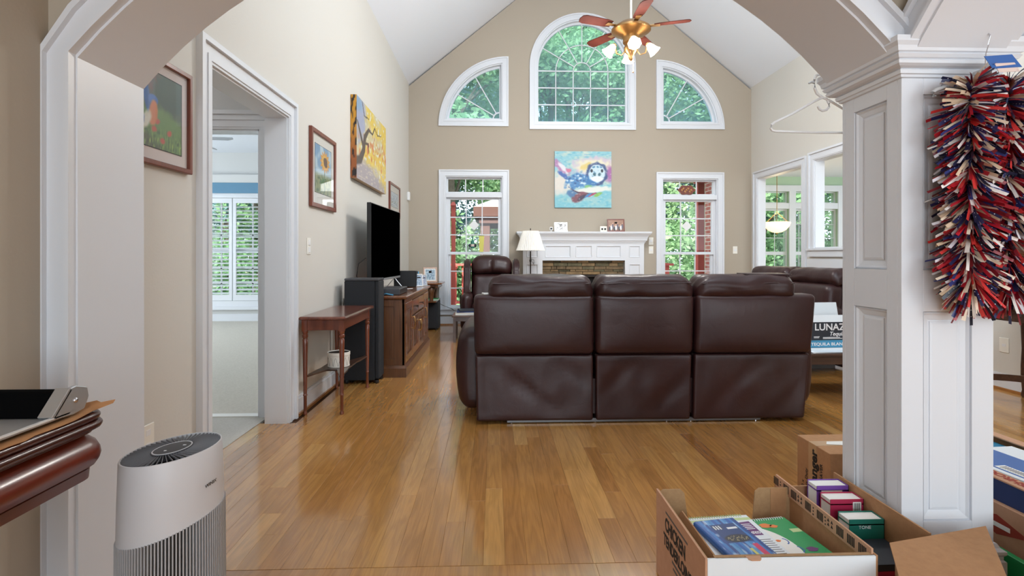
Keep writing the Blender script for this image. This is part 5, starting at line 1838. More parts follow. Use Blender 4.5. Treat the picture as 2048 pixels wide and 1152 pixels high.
B().box(-1.035, -0.873, 8.205, 8.415, 0.463, 0.477).o('pages', M['paper'], bk)
sb = thing('subwoofer', 'black subwoofer cube on the floor under the corner console', 'subwoofer', (-1.03, 8.34, 0))
B().box(-1.20, -0.87, 8.19, 8.55, 0.02, 0.43).o('cabinet', M['cloth'], sb, bev=0.006)
B().box(-1.18, -0.89, 8.182, 8.19, 0.035, 0.40).o('grille', M['cloth'], sb, bev=0.003)
for (lx, ly) in ((-1.17, 8.22), (-0.90, 8.22), (-1.17, 8.52), (-0.90, 8.52)):
    B().lathe([(0.016, 0), (0.016, 0.02)], (lx, ly, 0), 10).o('foot', M['black'], sb)
B().tube([(-0.88, 8.54, 0.38), (-0.80, 8.60, 0.33), (-0.70, 8.72, 0.28), (-0.66, 8.77, 0.24)], 0.004, 6).o('cable', M['black'], sb)
desk_frame('photo_frame', 'tan wooden photo frame on the corner console', (-1.0, 8.30, 0.740), 0.22, 0.215, 0.235, M['shoe'], landscape(9, [(50, 66, 80), (120, 150, 170), (215, 222, 226)]), 0.22, 0.018)

# low end table with magazines
et = thing('end_table', 'low dark wood end table beside the sofa arm', 'table', (-0.36, 7.18, 0))
B().box(-0.56, -0.15, 6.98, 7.40, 0.335, 0.358).o('table_top', M['dkwood'], et, bev=0.004)
for (lx, ly) in ((-0.525, 7.02), (-0.19, 7.02), (-0.525, 7.36), (-0.19, 7.36)):
    B().box(lx - 0.018, lx + 0.018, ly - 0.018, ly + 0.018, 0, 0.335).o('leg', M['dkwood'], et)
B().box(-0.525, -0.19, 7.01, 7.03, 0.28, 0.335).o('apron', M['dkwood'], et)
B().box(-0.535, -0.515, 7.02, 7.36, 0.28, 0.335).o('apron', M['dkwood'], et)
for k, (mt, w, rz_, nm) in enumerate(((M['paper'], 0.30, 0.02, 'bottom white magazine'), (M['ivory'], 0.28, -0.06, 'middle cream magazine'), (M['navy'], 0.27, 0.05, 'dark blue magazine'), (M['charcoal'], 0.22, 0.2, 'top dark magazine'))):
    g = thing('magazine', nm + ' of the stack on the low end table', 'magazine', (-0.37, 7.18, 0.358 + k * 0.017), rz=rz_, local=True, group='magazines on the end table')
    B().box(-w / 2, w / 2, -0.13, 0.13, 0.0, 0.0155).o('cover', mt, g, bev=0.001)
    B().box(-w / 2 + 0.004, w / 2 + 0.001, -0.128, 0.128, 0.003, 0.0125).o('pages', M['paper'], g)

# ================================================================ FIREPLACE
fp = thing('fireplace_mantel', 'white panelled fireplace mantel on the gable wall', 'fireplace', (1.477, 8.70, 0))
F0, F1, FY = 0.475, 2.479, 8.60
B().box(F0 + 0.02, F1 - 0.02, FY + 0.015, YB, 1.076, 1.36).o('frieze', M['trim'], fp)
B().box(F0 + 0.02, 0.796, FY + 0.015, YB, 0, 1.076).o('pilaster', M['trim'], fp)
B().box(2.162, F1 - 0.02, FY + 0.015, YB, 0, 1.076).o('pilaster', M['trim'], fp)
pans = [(0.535, 0.725, 1.125, 1.323), (0.837, 1.266, 1.125, 1.323), (1.341, 1.622, 1.125, 1.323), (1.688, 2.10, 1.125, 1.323), (2.228, 2.42, 1.125, 1.323), (0.535, 0.725, 0.22, 1.018), (2.228, 2.42, 0.22, 1.018)]
outl = [(F0, 0.0), (0.796, 0.0), (0.796, 1.076), (2.162, 1.076), (2.162, 0.0), (F1, 0.0), (F1, 1.36), (F0, 1.36)]
B().slab(outl, [rect(*p) for p in pans], 'xz', FY, FY + 0.016).o('face_frame', M['trim'], fp)
for p in pans:
    B().loft([[(q[0], yy, q[1]) for q in rect(*p, dd)] for dd, yy in ((0.0, FY + 0.001), (0.004, FY - 0.004), (0.010, FY - 0.004), (0.022, FY + 0.012), (0.024, FY + 0.013))], cap=False).o('panel_moulding', M['trim'], fp)
prof = [(0.0, 1.352), (0.008, 1.354), (0.010, 1.372), (0.022, 1.378), (0.026, 1.392), (0.030, 1.398), (0.040, 1.402), (0.044, 1.430), (0.054, 1.462), (0.072, 1.490), (0.088, 1.502), (0.092, 1.512), (0.100, 1.516), (0.105, 1.530), (0.105, 1.548), (0.0, 1.549)]
B().loft([[(F0 - o, YB, z), (F0 - o, FY - o, z), (F1 + o, FY - o, z), (F1 + o, YB, z)] for o, z in prof]).o('mantel_shelf', M['trim'], fp)
for (xa, xb) in ((F0 - 0.012, 0.808), (2.150, F1 + 0.012)):
    B().box(xa, xb, FY - 0.014, YB, 0, 0.16).o('plinth_block', M['trim'], fp, bev=0.004)
sr_ = thing('stone_surround', 'dry-stacked brown ledge stone surround inside the mantel', 'stonework', (1.479, 8.72, 0))
B().slab([(0.796, 0.0), (1.02, 0.0), (1.02, 0.84), (1.94, 0.84), (1.94, 0.0), (2.162, 0.0), (2.162, 1.076), (0.796, 1.076)], [], 'xz', 8.70, YB - 0.025).o('backing', M['mortar'], sr_)
zz = 0.004
rg2 = random.Random(4)
while zz < 1.06:
    hh = rg2.uniform(0.030, 0.058)
    if zz + hh > 1.05:
        hh = 1.074 - zz
    spans = [(0.80, 2.158)] if zz > 0.835 else [(0.80, 1.015), (1.945, 2.158)]
    if zz < 0.835 < zz + hh:
        hh = 0.842 - zz
    for (xa, xb) in spans:
        xx = xa
        while xx < xb - 0.02:
            w = rg2.uniform(0.09, 0.30)
            x2 = min(xb, xx + w)
            if xb - x2 < 0.06:
                x2 = xb
            yf = 8.70 - rg2.uniform(0.012, 0.045)
            j = [rg2.uniform(-0.006, 0.006) for _ in range(6)]
            B().hexa([(xx + 0.003, yf + 0.006, zz + 0.003 + j[0] * 0.3), (x2 - 0.003, yf + 0.006 + j[1], zz + 0.003), (x2 - 0.003, 8.705, zz + 0.003), (xx + 0.003, 8.705, zz + 0.003),
                      (xx + 0.006, yf + j[2], zz + hh - 0.003 + j[3] * 0.5), (x2 - 0.006, yf, zz + hh - 0.003 - abs(j[4]) * 0.6), (x2 - 0.003, 8.705, zz + hh - 0.003), (xx + 0.003, 8.705, zz + hh - 0.003)]).o('ledge_stone', M[rg2.choice(['stone1', 'stone2', 'stone3'])], sr_)
            xx = x2
    zz += hh
fb = thing('firebox', 'black metal firebox behind the sofa backs', 'firebox', (1.48, 8.72, 0))
B().box(1.02, 1.94, 8.785, YB, 0.0, 0.84).o('back_panel', M['soot'], fb)
B().ring(rect(1.02, 1.94, 0.0, 0.84), rect(1.06, 1.90, 0.04, 0.80), 'xz', 8.70, 8.73).o('door_frame', M['bronze'], fb, bev=0.003)

# things on the mantel
cube = thing('indoor_camera', 'tiny white cube camera at the left of the mantel', 'camera', (0.935, 8.57, 1.549), local=True)
B().lathe([(0.022, 0), (0.022, 0.004), (0.006, 0.006), (0.006, 0.022)], (0, 0, 0), 14).o('stand', M['white'], cube)
B().rbox(-0.024, 0.024, -0.024, 0.024, 0.02, 0.075, 0.006, 3).o('camera_body', M['white'], cube, smooth=60)
B().box(-0.014, 0.014, -0.026, -0.023, 0.034, 0.062).o('lens', M['black'], cube)
desk_frame('photo_frame', 'wide silver-white photo frame on the left of the mantel', (1.095, 8.56, 1.549), 0.0, 0.215, 0.155, M['alu'], landscape(12, [(50, 50, 54), (150, 150, 150), (232, 232, 232), (236, 236, 236)]), 0.2)
clk = thing('mantel_gauge', 'small white mantel weather gauge with two dials', 'gauge', (1.80, 8.58, 1.549), local=True)
B().rbox(-0.058, 0.058, -0.014, 0.014, 0.0, 0.090, 0.006, 4).o('gauge_case', M['ivory'], clk, smooth=60)
for s in (-1, 1):
    B().box(s * 0.024 - 0.014, s * 0.024 + 0.014, -0.016, -0.0135, 0.028, 0.058).o('dial', M['ink'], clk)


def family(u, v):
    c = mixc((120, 84, 66), (160, 120, 96), v)
    for k in range(9):
        xx = 0.08 + k * 0.105
        yy = 0.55 + 0.12 * ((k * 7) % 3 - 1)
        c = over(c, [(40, 38, 44), (226, 222, 220), (90, 86, 100)][k % 3], ellipse(u, v, xx, yy - 0.28, 0.055, 0.24), 0.2)
        c = over(c, (206, 160, 136), ellipse(u, v, xx, yy + 0.02, 0.03, 0.05), 0.2)
    return c


desk_frame('photo_frame', 'brown wooden frame with a group photo on the right of the mantel', (2.01, 8.58, 1.549), -0.04, 0.285, 0.215, M['frame'], family, 0.2)

# floor lamp
lm = thing('floor_lamp', 'black floor lamp with white pleated shade before the fireplace', 'lamp', (0.571, 8.20, 0), local=True)
B().lathe([(0.14, 0), (0.14, 0.012), (0.10, 0.022), (0.02, 0.035), (0.012, 0.05)], (0, 0, 0), 28).o('base', M['bronze'], lm, smooth=40)
B().lathe([(0.010, 0.04), (0.010, 1.05), (0.014, 1.06), (0.018, 1.08), (0.012, 1.10), (0.010, 1.22)], (0, 0, 0), 12).o('pole', M['bronze'], lm, smooth=40)
B().lathe([(0.004, 1.50), (0.004, 1.555), (0.009, 1.565), (0.006, 1.58), (0.001, 1.585)], (0, 0, 0), 10).o('finial', M['bronze'], lm, smooth=40)
nn = 88
rings = []
for (r_, z) in ((0.223, 1.236), (0.200, 1.29), (0.172, 1.38), (0.148, 1.46), (0.122, 1.541)):
    rings.append([((r_ + (0.006 if k % 2 else -0.004)) * cos(2 * pi * k / nn), (r_ + (0.006 if k % 2 else -0.004)) * sin(2 * pi * k / nn), z) for k in range(nn)])
B().loft(rings, cap=False).o('lamp_shade', M['shade'], lm)
B().tube([(0.0, 0, 1.22), (0.07, 0, 1.30), (0.075, 0, 1.42), (0, 0, 1.50), (-0.075, 0, 1.42), (-0.07, 0, 1.30), (0, 0, 1.22)], 0.003, 5).o('harp', M['bronze'], lm)
B().tube([(0.01, -0.01, 1.10), (0.05, -0.02, 1.09), (0.06, -0.02, 1.04), (0.04, -0.02, 1.02), (0.035, -0.02, 1.06), (0.06, -0.02, 1.0)], 0.003, 5).o('pull_scroll', M['bronze'], lm)

# suncatchers in the windows
for lab, cxw, czw in (('white diamond sticker hanging in the left tall window', -0.335, 1.668), ('white diamond sticker hanging in the right tall window', 3.284, 1.66)):
    g = thing('window_diamond', lab, 'decoration', (cxw, YB + 0.05, czw), local=True, group='white diamonds in the windows')
    B().prism([(0, -0.088), (0.088, 0), (0, 0.088), (-0.088, 0)], 'xz', -0.004, 0.0).o('diamond_panel', M['white'], g)
    B().lathe([(0.012, 0), (0.012, 0.006), (0.004, 0.008)], (0, 0.004, 0.07), 10).o('suction_cup', M['clear'], g)
g = thing('stained_glass_bottle', 'small stained glass of a dark wine bottle and glasses in the left window', 'decoration', (-0.36, YB + 0.045, 1.22), local=True)
B().ring(rect(-0.075, 0.075, 0, 0.27), rect(-0.071, 0.071, 0.004, 0.266), 'xz', -0.002, 0.002).o('border', M['bronze'], g)
B().lathe([(0.030, 0.06), (0.032, 0.07), (0.032, 0.15), (0.026, 0.17), (0.011, 0.20), (0.010, 0.245), (0.012, 0.25)], (0, 0, 0), 14).o('bottle', M['tealp'], g, smooth=40)
B().lathe([(0.0325, 0.09), (0.0325, 0.13)], (0, 0, 0), 14).o('bottle_label', M['matpink'], g)
for s in (-1, 1):
    B().lathe([(0.018, 0.0), (0.003, 0.006), (0.003, 0.05), (0.016, 0.065), (0.022, 0.09), (0.017, 0.115)], (s * 0.046, 0, 0.02), 12).o('wine_glass', M['charcoal'], g, smooth=40)
g = thing('stained_glass_strip', 'narrow yellow glass strip beside the bottle suncatcher', 'decoration', (-0.21, YB + 0.048, 1.22), local=True)
B().hexa([(-0.035, -0.003, 0), (0.03, -0.003, 0), (0.03, 0.003, 0), (-0.035, 0.003, 0), (-0.045, -0.003, 0.27), (0.045, -0.003, 0.27), (0.045, 0.003, 0.27), (-0.045, 0.003, 0.27)]).o('glass_strip', M['yellow'], g)
B().box(-0.046, 0.046, -0.004, 0.004, 0.268, 0.276).o('top_lead', M['bronze'], g)
g = thing('window_plaque', 'brown oval carved plaque in the right transom window', 'plaque', (3.284, YB + 0.055, 2.19), local=True)
pl_ = [((0.145 + 0.012 * cos(6 * a)) * cos(a), 0.085 + (0.082 + 0.008 * cos(6 * a)) * sin(a)) for a in [2 * pi * k / 48 for k in range(48)]]
B().prism(pl_, 'xz', -0.008, 0.0).o('plaque_plate', M['frame'], g)
for k in range(7):
    B().ell((-0.08 + 0.027 * k, -0.010, 0.085 + 0.03 * sin(k * 2.1)), (0.018, 0.006, 0.022), 8, 6).o('carved_leaf', M['shoe'], g, smooth=60)

# ================================================================ CEILING FAN
fan = thing('ceiling_fan', 'brass ceiling fan with lit tulip lamps on a long rod', 'ceiling fan', (1.465, 5.57, 6.35), local=True)
Z0 = -6.35
B().lathe([(0.08, 0.0), (0.08, -0.16), (0.05, -0.22), (0.02, -0.24)], (0, 0, 0), 20).o('ceiling_canopy', M['brass'], fan, smooth=40)
B().lathe([(0.012, -0.2), (0.012, Z0 + 3.60)], (0, 0, 0), 12).o('downrod', M['ivory'], fan, smooth=40)
B().lathe([(0.03, 3.68 + Z0), (0.06, 3.66 + Z0), (0.12, 3.64 + Z0), (0.185, 3.595 + Z0), (0.208, 3.575 + Z0), (0.208, 3.555 + Z0), (0.180, 3.535 + Z0), (0.10, 3.50 + Z0), (0.085, 3.47 + Z0), (0.085, 3.43 + Z0), (0.06, 3.41 + Z0)], (0, 0, 0), 40).o('motor_housing', M['brass'], fan, smooth=40)
b = B()
for k in range(44):
    a = 2 * pi * k / 44
    b.hexa([(cos(a + da) * r_, sin(a + da) * r_, z + Z0) for z, rr in ((3.540, ((0.168, -0.03), (0.168, 0.03), (0.115, 0.03), (0.115, -0.03))), (3.548, ((0.198, -0.03), (0.198, 0.03), (0.115, 0.03), (0.115, -0.03)))) for r_, da in rr])
b.o('vent_ribs', M['bronze'], fan)
B().lathe([(0.055, 3.42 + Z0), (0.075, 3.38 + Z0), (0.070, 3.34 + Z0), (0.035, 3.30 + Z0), (0.02, 3.27 + Z0), (0.026, 3.255 + Z0), (0.006, 3.235 + Z0)], (0, 0, 0), 24).o('light_hub', M['brass'], fan, smooth=40)
for k in range(5):
    a = 2 * pi * k / 5 + 0.95
    R_ = Matrix.Rotation(a, 4, 'Z')
    bl = B().prism([(0.24, -0.045), (0.30, -0.058), (0.56, -0.066), (0.60, -0.05), (0.615, 0.0), (0.60, 0.05), (0.56, 0.066), (0.30, 0.058), (0.24, 0.045)], 'xy', 3.592 + Z0, 3.600 + Z0)
    bl.v = [(p[0], p[1], p[2] + p[1] * 0.2) for p in bl.v]
    bl = bl.xf(R_).o('fan_blade', M['bladewood'], fan, bev=0.002)
    B().hexa([(0.17, -0.02, 3.585 + Z0), (0.30, -0.03, 3.585 + Z0), (0.30, 0.03, 3.585 + Z0), (0.17, 0.02, 3.585 + Z0), (0.17, -0.02, 3.592 + Z0), (0.30, -0.03, 3.592 + Z0), (0.30, 0.03, 3.592 + Z0), (0.17, 0.02, 3.592 + Z0)]).xf(R_).o('blade_iron', M['brass'], bl)
for k in range(4):
    a = 2 * pi * k / 4 - pi / 2 - 0.12
    R_ = Matrix.Rotation(a, 4, 'Z')
    arm = B().tube([tuple(R_ @ Vector(p)) for p in ((0.05, 0, 3.36 + Z0), (0.10, 0, 3.30 + Z0), (0.15, 0, 3.32 + Z0), (0.165, 0, 3.385 + Z0), (0.175, 0, 3.405 + Z0))], 0.008, 8).o('lamp_arm', M['brass'], fan, smooth=60)
    T_ = R_ @ Matrix.Translation((0.175, 0, 3.41 + Z0)) @ Matrix.Rotation(math.radians(180 - 42), 4, 'Y')
    # tulip shade, opening outwards and down
    nn = 32
    rings = []
    for r_, z in ((0.022, 0.0), (0.034, 0.02), (0.042, 0.05), (0.050, 0.085), (0.066, 0.118)):
        rings.append([tuple(T_ @ Vector(((r_ + (0.003 * cos(8 * 2 * pi * q / nn) * (r_ / 0.066) ** 3)) * cos(2 * pi * q / nn), (r_ + 0.003 * cos(8 * 2 * pi * q / nn) * (r_ / 0.066) ** 3) * sin(2 * pi * q / nn), z))) for q in range(nn)])
    B().loft(rings, cap=False).o('lamp_shade', M['bulb'], fan, smooth=60)
    B().lathe([(0.012, -0.015), (0.024, -0.01), (0.024, 0.012)], (0, 0, 0), 14).xf(T_).o('lamp_cup', M['brass'], fan, smooth=40)
    B().ell((0, 0, 0.06), (0.024, 0.024, 0.04), 12, 8).xf(T_).o('bulb', M['bulb'], fan, smooth=60)
    wp = T_ @ Vector((0, 0, 0.16))
    point('fan_lamp_light', (wp.x + 1.465, wp.y + 5.57, wp.z + 6.35), 48, (1.0, 0.985, 0.955), 0.05)
B().tube([(0.0, -0.08, 3.34 + Z0), (0.0, -0.085, 3.1 + Z0)], 0.0022, 5).ell((0, -0.085, 3.09 + Z0), (0.008, 0.008, 0.014), 8, 6).o('pull_chain', M['brass'], fan)

# bedroom ceiling fan blade end and breakfast pendant
bf = thing('bedroom_fan', 'grey ceiling fan seen through the bedroom doorway', 'ceiling fan', (-3.86, 6.5, 2.97), local=True)
B().lathe([(0.06, 0), (0.05, -0.06), (0.012, -0.08), (0.012, -0.32), (0.09, -0.34), (0.11, -0.40), (0.08, -0.46), (0.04, -0.48)], (0, 0, 0), 20).o('motor', M['alu'], bf, smooth=40)
for k in range(5):
    R_ = Matrix.Rotation(2 * pi * k / 5 + 0.12, 4, 'Z')
    bl = B().prism([(0.12, -0.03), (0.25, -0.06), (0.62, -0.07), (0.655, 0.0), (0.62, 0.07), (0.25, 0.06), (0.12, 0.03)], 'xy', -0.385, -0.375)
    bl.v = [(p[0], p[1], p[2] + p[1] * 0.42) for p in bl.v]
    bl.xf(R_).o('fan_blade', M['alu'], bf)
fx_ = thing('passage_fill_lamp', 'round white flush lamp added unseen to brighten the bedroom passage', 'ceiling light', (-2.75, 3.0, 2.6), local=True)  # unseen lamp added to brighten the passage
B().lathe([(0.15, 0.0), (0.15, -0.02), (0.13, -0.03)], (0, 0, 0), 28).o('rim', M['white'], fx_, smooth=40)
B().lathe([(0.13, -0.028), (0.12, -0.05), (0.08, -0.07), (0.01, -0.08)], (0, 0, 0), 28).o('diffuser', M['bulb'], fx_, smooth=50)
point('passage_fill_light', (-2.75, 3.0, 2.42), 8, (0.95, 0.97, 1.0), 0.1)
pd = thing('bowl_pendant', 'lit alabaster bowl pendant in the breakfast room window', 'pendant lamp', (5.10, 9.30, 2.78), local=True)
B().lathe([(0.06, 0.0), (0.05, -0.03), (0.01, -0.04)], (0, 0, 0), 16).o('ceiling_rose', M['brass'], pd, smooth=40)
B().lathe([(0.006, -0.03), (0.006, -0.86)], (0, 0, 0), 8).o('rod', M['brass'], pd)
B().lathe([(0.22, -1.02), (0.225, -1.04), (0.20, -1.10), (0.15, -1.16), (0.08, -1.20), (0.02, -1.212)], (0, 0, 0), 32).o('bowl_shade', M['lampbowl'], pd, smooth=50)
B().lathe([(0.012, -1.205), (0.016, -1.22), (0.008, -1.235), (0.002, -1.25)], (0, 0, 0), 12).o('finial', M['brass'], pd, smooth=40)
for k in range(3):
    a = 2 * pi * k / 3
    B().tube([(0, 0, -0.84), (0.215 * cos(a), 0.215 * sin(a), -1.025)], 0.004, 6).o('arm', M['brass'], pd)
point('pendant_light', (5.10, 9.30, 1.80), 14, (1.0, 0.84, 0.62), 0.08)

# ================================================================ RIGHT SIDE
ct = thing('coffee_table', 'dark wood table carrying the tequila box beside the sofa', 'table', (2.95, 4.42, 0))
B().box(2.50, 3.40, 4.14, 4.74, 0.335, 0.362).o('table_top', M['dkwood'], ct, bev=0.004)
B().box(2.53, 3.37, 4.165, 4.185, 0.27, 0.335).box(2.53, 3.37, 4.695, 4.715, 0.27, 0.335).o('apron', M['dkwood'], ct)
for (lx, ly) in ((2.55, 4.69), (3.35, 4.69), (2.90, 4.20), (3.35, 4.20)):
    B().box(lx - 0.02, lx + 0.02, ly - 0.02, ly + 0.02, 0, 0.335).o('leg', M['dkwood'], ct)


def text(name, body, size, Mx, mt, parent, bold=0.0, align='LEFT', sx=1.0):
    cu = bpy.data.curves.new(name, 'FONT')
    cu.body = body
    cu.size = size
    cu.align_x = align
    cu.extrude = 0.0003
    cu.offset = bold
    cu.resolution_u = 3
    to = bpy.data.objects.new(name, cu)
    me = bpy.data.meshes.new_from_object(to)
    bpy.data.objects.remove(to)
    bpy.data.curves.remove(cu)
    me.transform(Mx @ Matrix.Diagonal((sx, 1, 1, 1)))
    me.materials.clear()
    return link(name, me, mt, parent)


def basis(o, xd, yd):
    xd, yd = Vector(xd).normalized(), Vector(yd).normalized()
    n = xd.cross(yd)
    return Matrix(((xd.x, yd.x, n.x, o[0]), (xd.y, yd.y, n.y, o[1]), (xd.z, yd.z, n.z, o[2]), (0, 0, 0, 1)))


tb = thing('tequila_box', 'open white and blue tequila carton on the dark table', 'box', (2.83, 4.42, 0.368), rz=0.06, local=True)
w2, d2, h2_ = 0.26, 0.16, 0.235
for nm, a, mt in (('front_panel', (-w2, w2, -d2, -d2 + 0.005, 0, h2_), M['charcoal']), ('back_panel', (-w2, w2, d2 - 0.005, d2, 0, h2_), M['charcoal']), ('side_panel', (-w2, -w2 + 0.005, -d2, d2, 0, h2_), M['charcoal']), ('side_panel', (w2 - 0.005, w2, -d2, d2, 0, h2_), M['charcoal']), ('bottom_panel', (-w2, w2, -d2, d2, 0, 0.004), M['cardi'])):
    B().box(*a).o(nm, mt, tb)
B().box(-w2, w2, -d2 - 0.001, -d2, 0.025, 0.085).o('blue_band', M['teal'], tb)
B().box(-w2, w2, -d2 - 0.001, -d2, 0.0, 0.022).o('white_band', M['cardw'], tb)
B().hexa([(-w2, d2, h2_), (w2, d2, h2_), (w2, d2 + 0.004, h2_), (-w2, d2 + 0.004, h2_), (-w2, d2 + 0.03, h2_ + 0.13), (w2, d2 + 0.03, h2_ + 0.13), (w2, d2 + 0.034, h2_ + 0.13), (-w2, d2 + 0.034, h2_ + 0.13)]).o('back_flap', M['cardw'], tb)
B().hexa([(-w2, -d2, h2_), (w2, -d2, h2_), (w2, -d2 + 0.004, h2_), (-w2, -d2 + 0.004, h2_), (-w2, -d2 + 0.02, h2_ + 0.055), (w2, -d2 + 0.02, h2_ + 0.055), (w2, -d2 + 0.024, h2_ + 0.055), (-w2, -d2 + 0.024, h2_ + 0.055)]).o('front_flap', M['cardw'], tb)
fx = -d2 - 0.0013
text('lettering', 'LUNAZUL', 0.078, basis((-0.195, fx, 0.168), (1, 0, 0), (0, 0, 1)), M['inkw'], tb, 0.0015, sx=1.05)
text('lettering', 'Tequila', 0.048, basis((-0.065, fx, 0.122), (1, 0, 0), (0.25, 0, 1)), M['inkw'], tb, 0.0008)
for (xa, xb, zq) in ((-0.20, -0.15, 0.112), (-0.20, -0.155, 0.104), (-0.12, 0.03, 0.106), (-0.12, 0.05, 0.096), (0.07, 0.16, 0.098), (0.18, 0.24, 0.102)):
    B().box(xa, xb, fx, fx + 0.001, zq, zq + 0.005).o('fine_print', M['inkw'], tb)
text('lettering', 'TEQUILA BLANCO', 0.034, basis((-0.225, fx - 0.001, 0.042), (1, 0, 0), (0, 0, 1)), M['inkw'], tb, 0.0008, sx=1.2)
for k, (w, rz_, mt, lab) in enumerate(((0.44, 0.05, M['paper'], 'lower white folder under the tequila box'), (0.42, -0.03, M['cardw'], 'upper pale folder under the tequila box'))):
    g = thing('paper_folder', lab, 'folder', (2.80, 4.36, 0.362 + k * 0.003), rz=rz_, local=True, group='folders on the dark table')
    B().box(-w / 2, w / 2, -0.19, 0.17, 0, 0.0028).o('cover', mt, g)
    B().box(-w / 2 + 0.01, w / 2 - 0.01, -0.192, -0.186, 0.0005, 0.0022).o('paper_edge', M['inkgrey'], g)

# dark console against the right wall
rt = thing('wall_console', 'dark wood console table with curved stretcher behind the column', 'table', (4.12, 3.6, 0))
B().loft([[(x, y, z) for x, y in ((3.92 - o, 2.95 - o), (4.33, 2.95 - o), (4.33, 4.18 + o), (3.92 - o, 4.18 + o))] for o, z in ((0.0, 0.735), (0.015, 0.742), (0.015, 0.758), (0.005, 0.768))]).o('table_top', M['dkwood'], rt)
B().box(3.945, 3.965, 3.0, 4.14, 0.65, 0.735).o('apron', M['dkwood'], rt)
B().box(3.965, 4.32, 4.115, 4.135, 0.65, 0.735).o('apron', M['dkwood'], rt)
for (lx, ly) in ((3.96, 3.0), (3.96, 4.12), (4.31, 3.0), (4.31, 4.12)):
    B().lathe([(0.020, 0), (0.026, 0.02), (0.018, 0.06), (0.026, 0.16), (0.026, 0.26), (0.020, 0.40), (0.028, 0.60), (0.022, 0.66), (0.028, 0.70), (0.028, 0.735)], (lx, ly, 0), 12).o('leg', M['dkwood'], rt, smooth=40)
cvp = [(4.12 - 0.6 * k / 12 * 1.93, 0.20 + 0.07 * sin(pi * k / 12)) for k in range(13)]
B().prism(cvp + [(p[0], p[1] - 0.05) for p in reversed(cvp)], 'yz', 3.945, 3.97).o('stretcher', M['dkwood'], rt)

# ================================================================ FOREGROUND
# ---- mahogany console at the hall wall
mc = thing('mahogany_console', 'glossy carved mahogany console against the hall wall', 'console', (-1.15, 0.75, 0))


def rrect(x0, x1, y0, y1, o, r=0.03, n=5):
    x1 += o
    y1 += o
    y0 -= o
    pts = [(x0, y0), (x1, y0)]
    r = r + max(0, o)
    for k in range(n + 1):
        a = pi / 2 * k / n
        pts.append((x1 - r + r * cos(a), y1 - r + r * sin(a)))
    pts.append((x0, y1))
    return pts


def moulding(prof, nm, mt, **kw):
    B().loft([[(p[0], p[1], z) for p in rrect(-1.408, -0.945, 0.10, 1.262, o)] for o, z in prof]).o(nm, mt, mc, smooth=35, **kw)


def bead(o, z0, z1, n=8):
    r = (z1 - z0) / 2
    return [(o - r + r * cos(a), (z0 + z1) / 2 + r * sin(a)) for a in [-pi / 2 + pi * k / n for k in range(n + 1)]]


moulding([(0.0, 0.635), (0.010, 0.637), (0.012, 0.660), (0.006, 0.664)], 'lower_band', M['mahogd'])
moulding([(0.008, 0.663), (0.022, 0.668), (0.030, 0.680), (0.033, 0.692), (0.031, 0.706), (0.024, 0.720), (0.010, 0.732), (0.0, 0.738), (-0.004, 0.744)], 'bombe_apron', M['mahog'])
moulding([(0.0, 0.742)] + bead(0.018, 0.742, 0.752, 5) + [(0.0, 0.752)], 'fillet', M['mahogd'])
moulding([(0.0, 0.751)] + bead(0.036, 0.752, 0.771) + [(0.0, 0.771)], 'lower_bead', M['mahogd'])
moulding([(0.0, 0.770)] + bead(0.032, 0.771, 0.790) + [(0.0, 0.790)], 'table_top', M['mahogd'])
for yy in (0.22, 0.55):
    B().lathe([(0.05, 0), (0.06, 0.03), (0.03, 0.08), (0.045, 0.25), (0.03, 0.45), (0.045, 0.60), (0.05, 0.64)], (-1.25, yy, 0), 18).o('leg', M['mahogd'], mc, smooth=40)
kp = thing('kraft_paper', 'torn sheet of brown kraft paper on the mahogany console', 'paper', (-1.1, 0.9, 0.790))
b = B()
rg3 = random.Random(9)
top, bot = [], []
NXk, NYk = 10, 30
for j in range(NYk + 1):
    row = []
    for i in range(NXk + 1):
        u, v = i / NXk, j / NYk
        x = -1.36 + u * 0.447 + (rg3.uniform(-0.006, 0.006) if i == NXk else 0)
        y = 0.35 + v * 0.915 + (rg3.uniform(-0.012, 0.012) if j == NYk else 0)
        z = 0.7905 + 0.006 * max(0, noise.noise(Vector((x * 14, y * 9, 1)))) * (1 if u > 0.6 else 0.2)
        if j >= NYk - 3 and i >= NXk - 3:
            z += 0.006 * (j - NYk + 3) / 3
        row.append((x, y, z))
    top.append(row)
vs = [p for r_ in top for p in r_] + [(p[0], p[1], p[2] - 0.0004) for r_ in top for p in r_]
n1 = (NXk + 1) * (NYk + 1)
fs = []
for j in range(NYk):
    for i in range(NXk):
        a = j * (NXk + 1) + i
        fs.append((a, a + 1, a + NXk + 2, a + NXk + 1))
        fs.append((a + n1, a + n1 + NXk + 1, a + n1 + NXk + 2, a + n1 + 1))
b.add(vs, fs).o('paper_sheet', M['kraft'], kp)
B().prism([(-0.945, 1.21), (-0.90, 1.275), (-0.905, 1.290), (-0.93, 1.278), (-0.945, 1.286), (-0.965, 1.275)], 'xy', 0.7915, 0.7925).xf(Matrix.Translation((-0.93, 1.25, 0.792)) @ Matrix.Rotation(0.28, 4, 'X') @ Matrix.Translation((0.93, -1.25, -0.792)) @ Matrix.Translation((0, 0, 0.004))).o('torn_corner', M['kraft'], kp)
tr_ = thing('felt_bar_tray', 'silver metal tray with black felt bar and end bracket on the mahogany console', 'tray', (-1.15, 1.0, 0.797))
B().box(-1.38, -0.936, 0.45, 1.19, 0.7985, 0.803).o('tray_plate', M['alu'], tr_, bev=0.001)
B().box(-0.942, -0.934, 0.45, 1.19, 0.803, 0.806).o('tray_lip', M['white'], tr_)
B().box(-1.38, -0.942, 1.185, 1.20, 0.80, 0.812).o('rear_bar', M['alu'], tr_, bev=0.002)
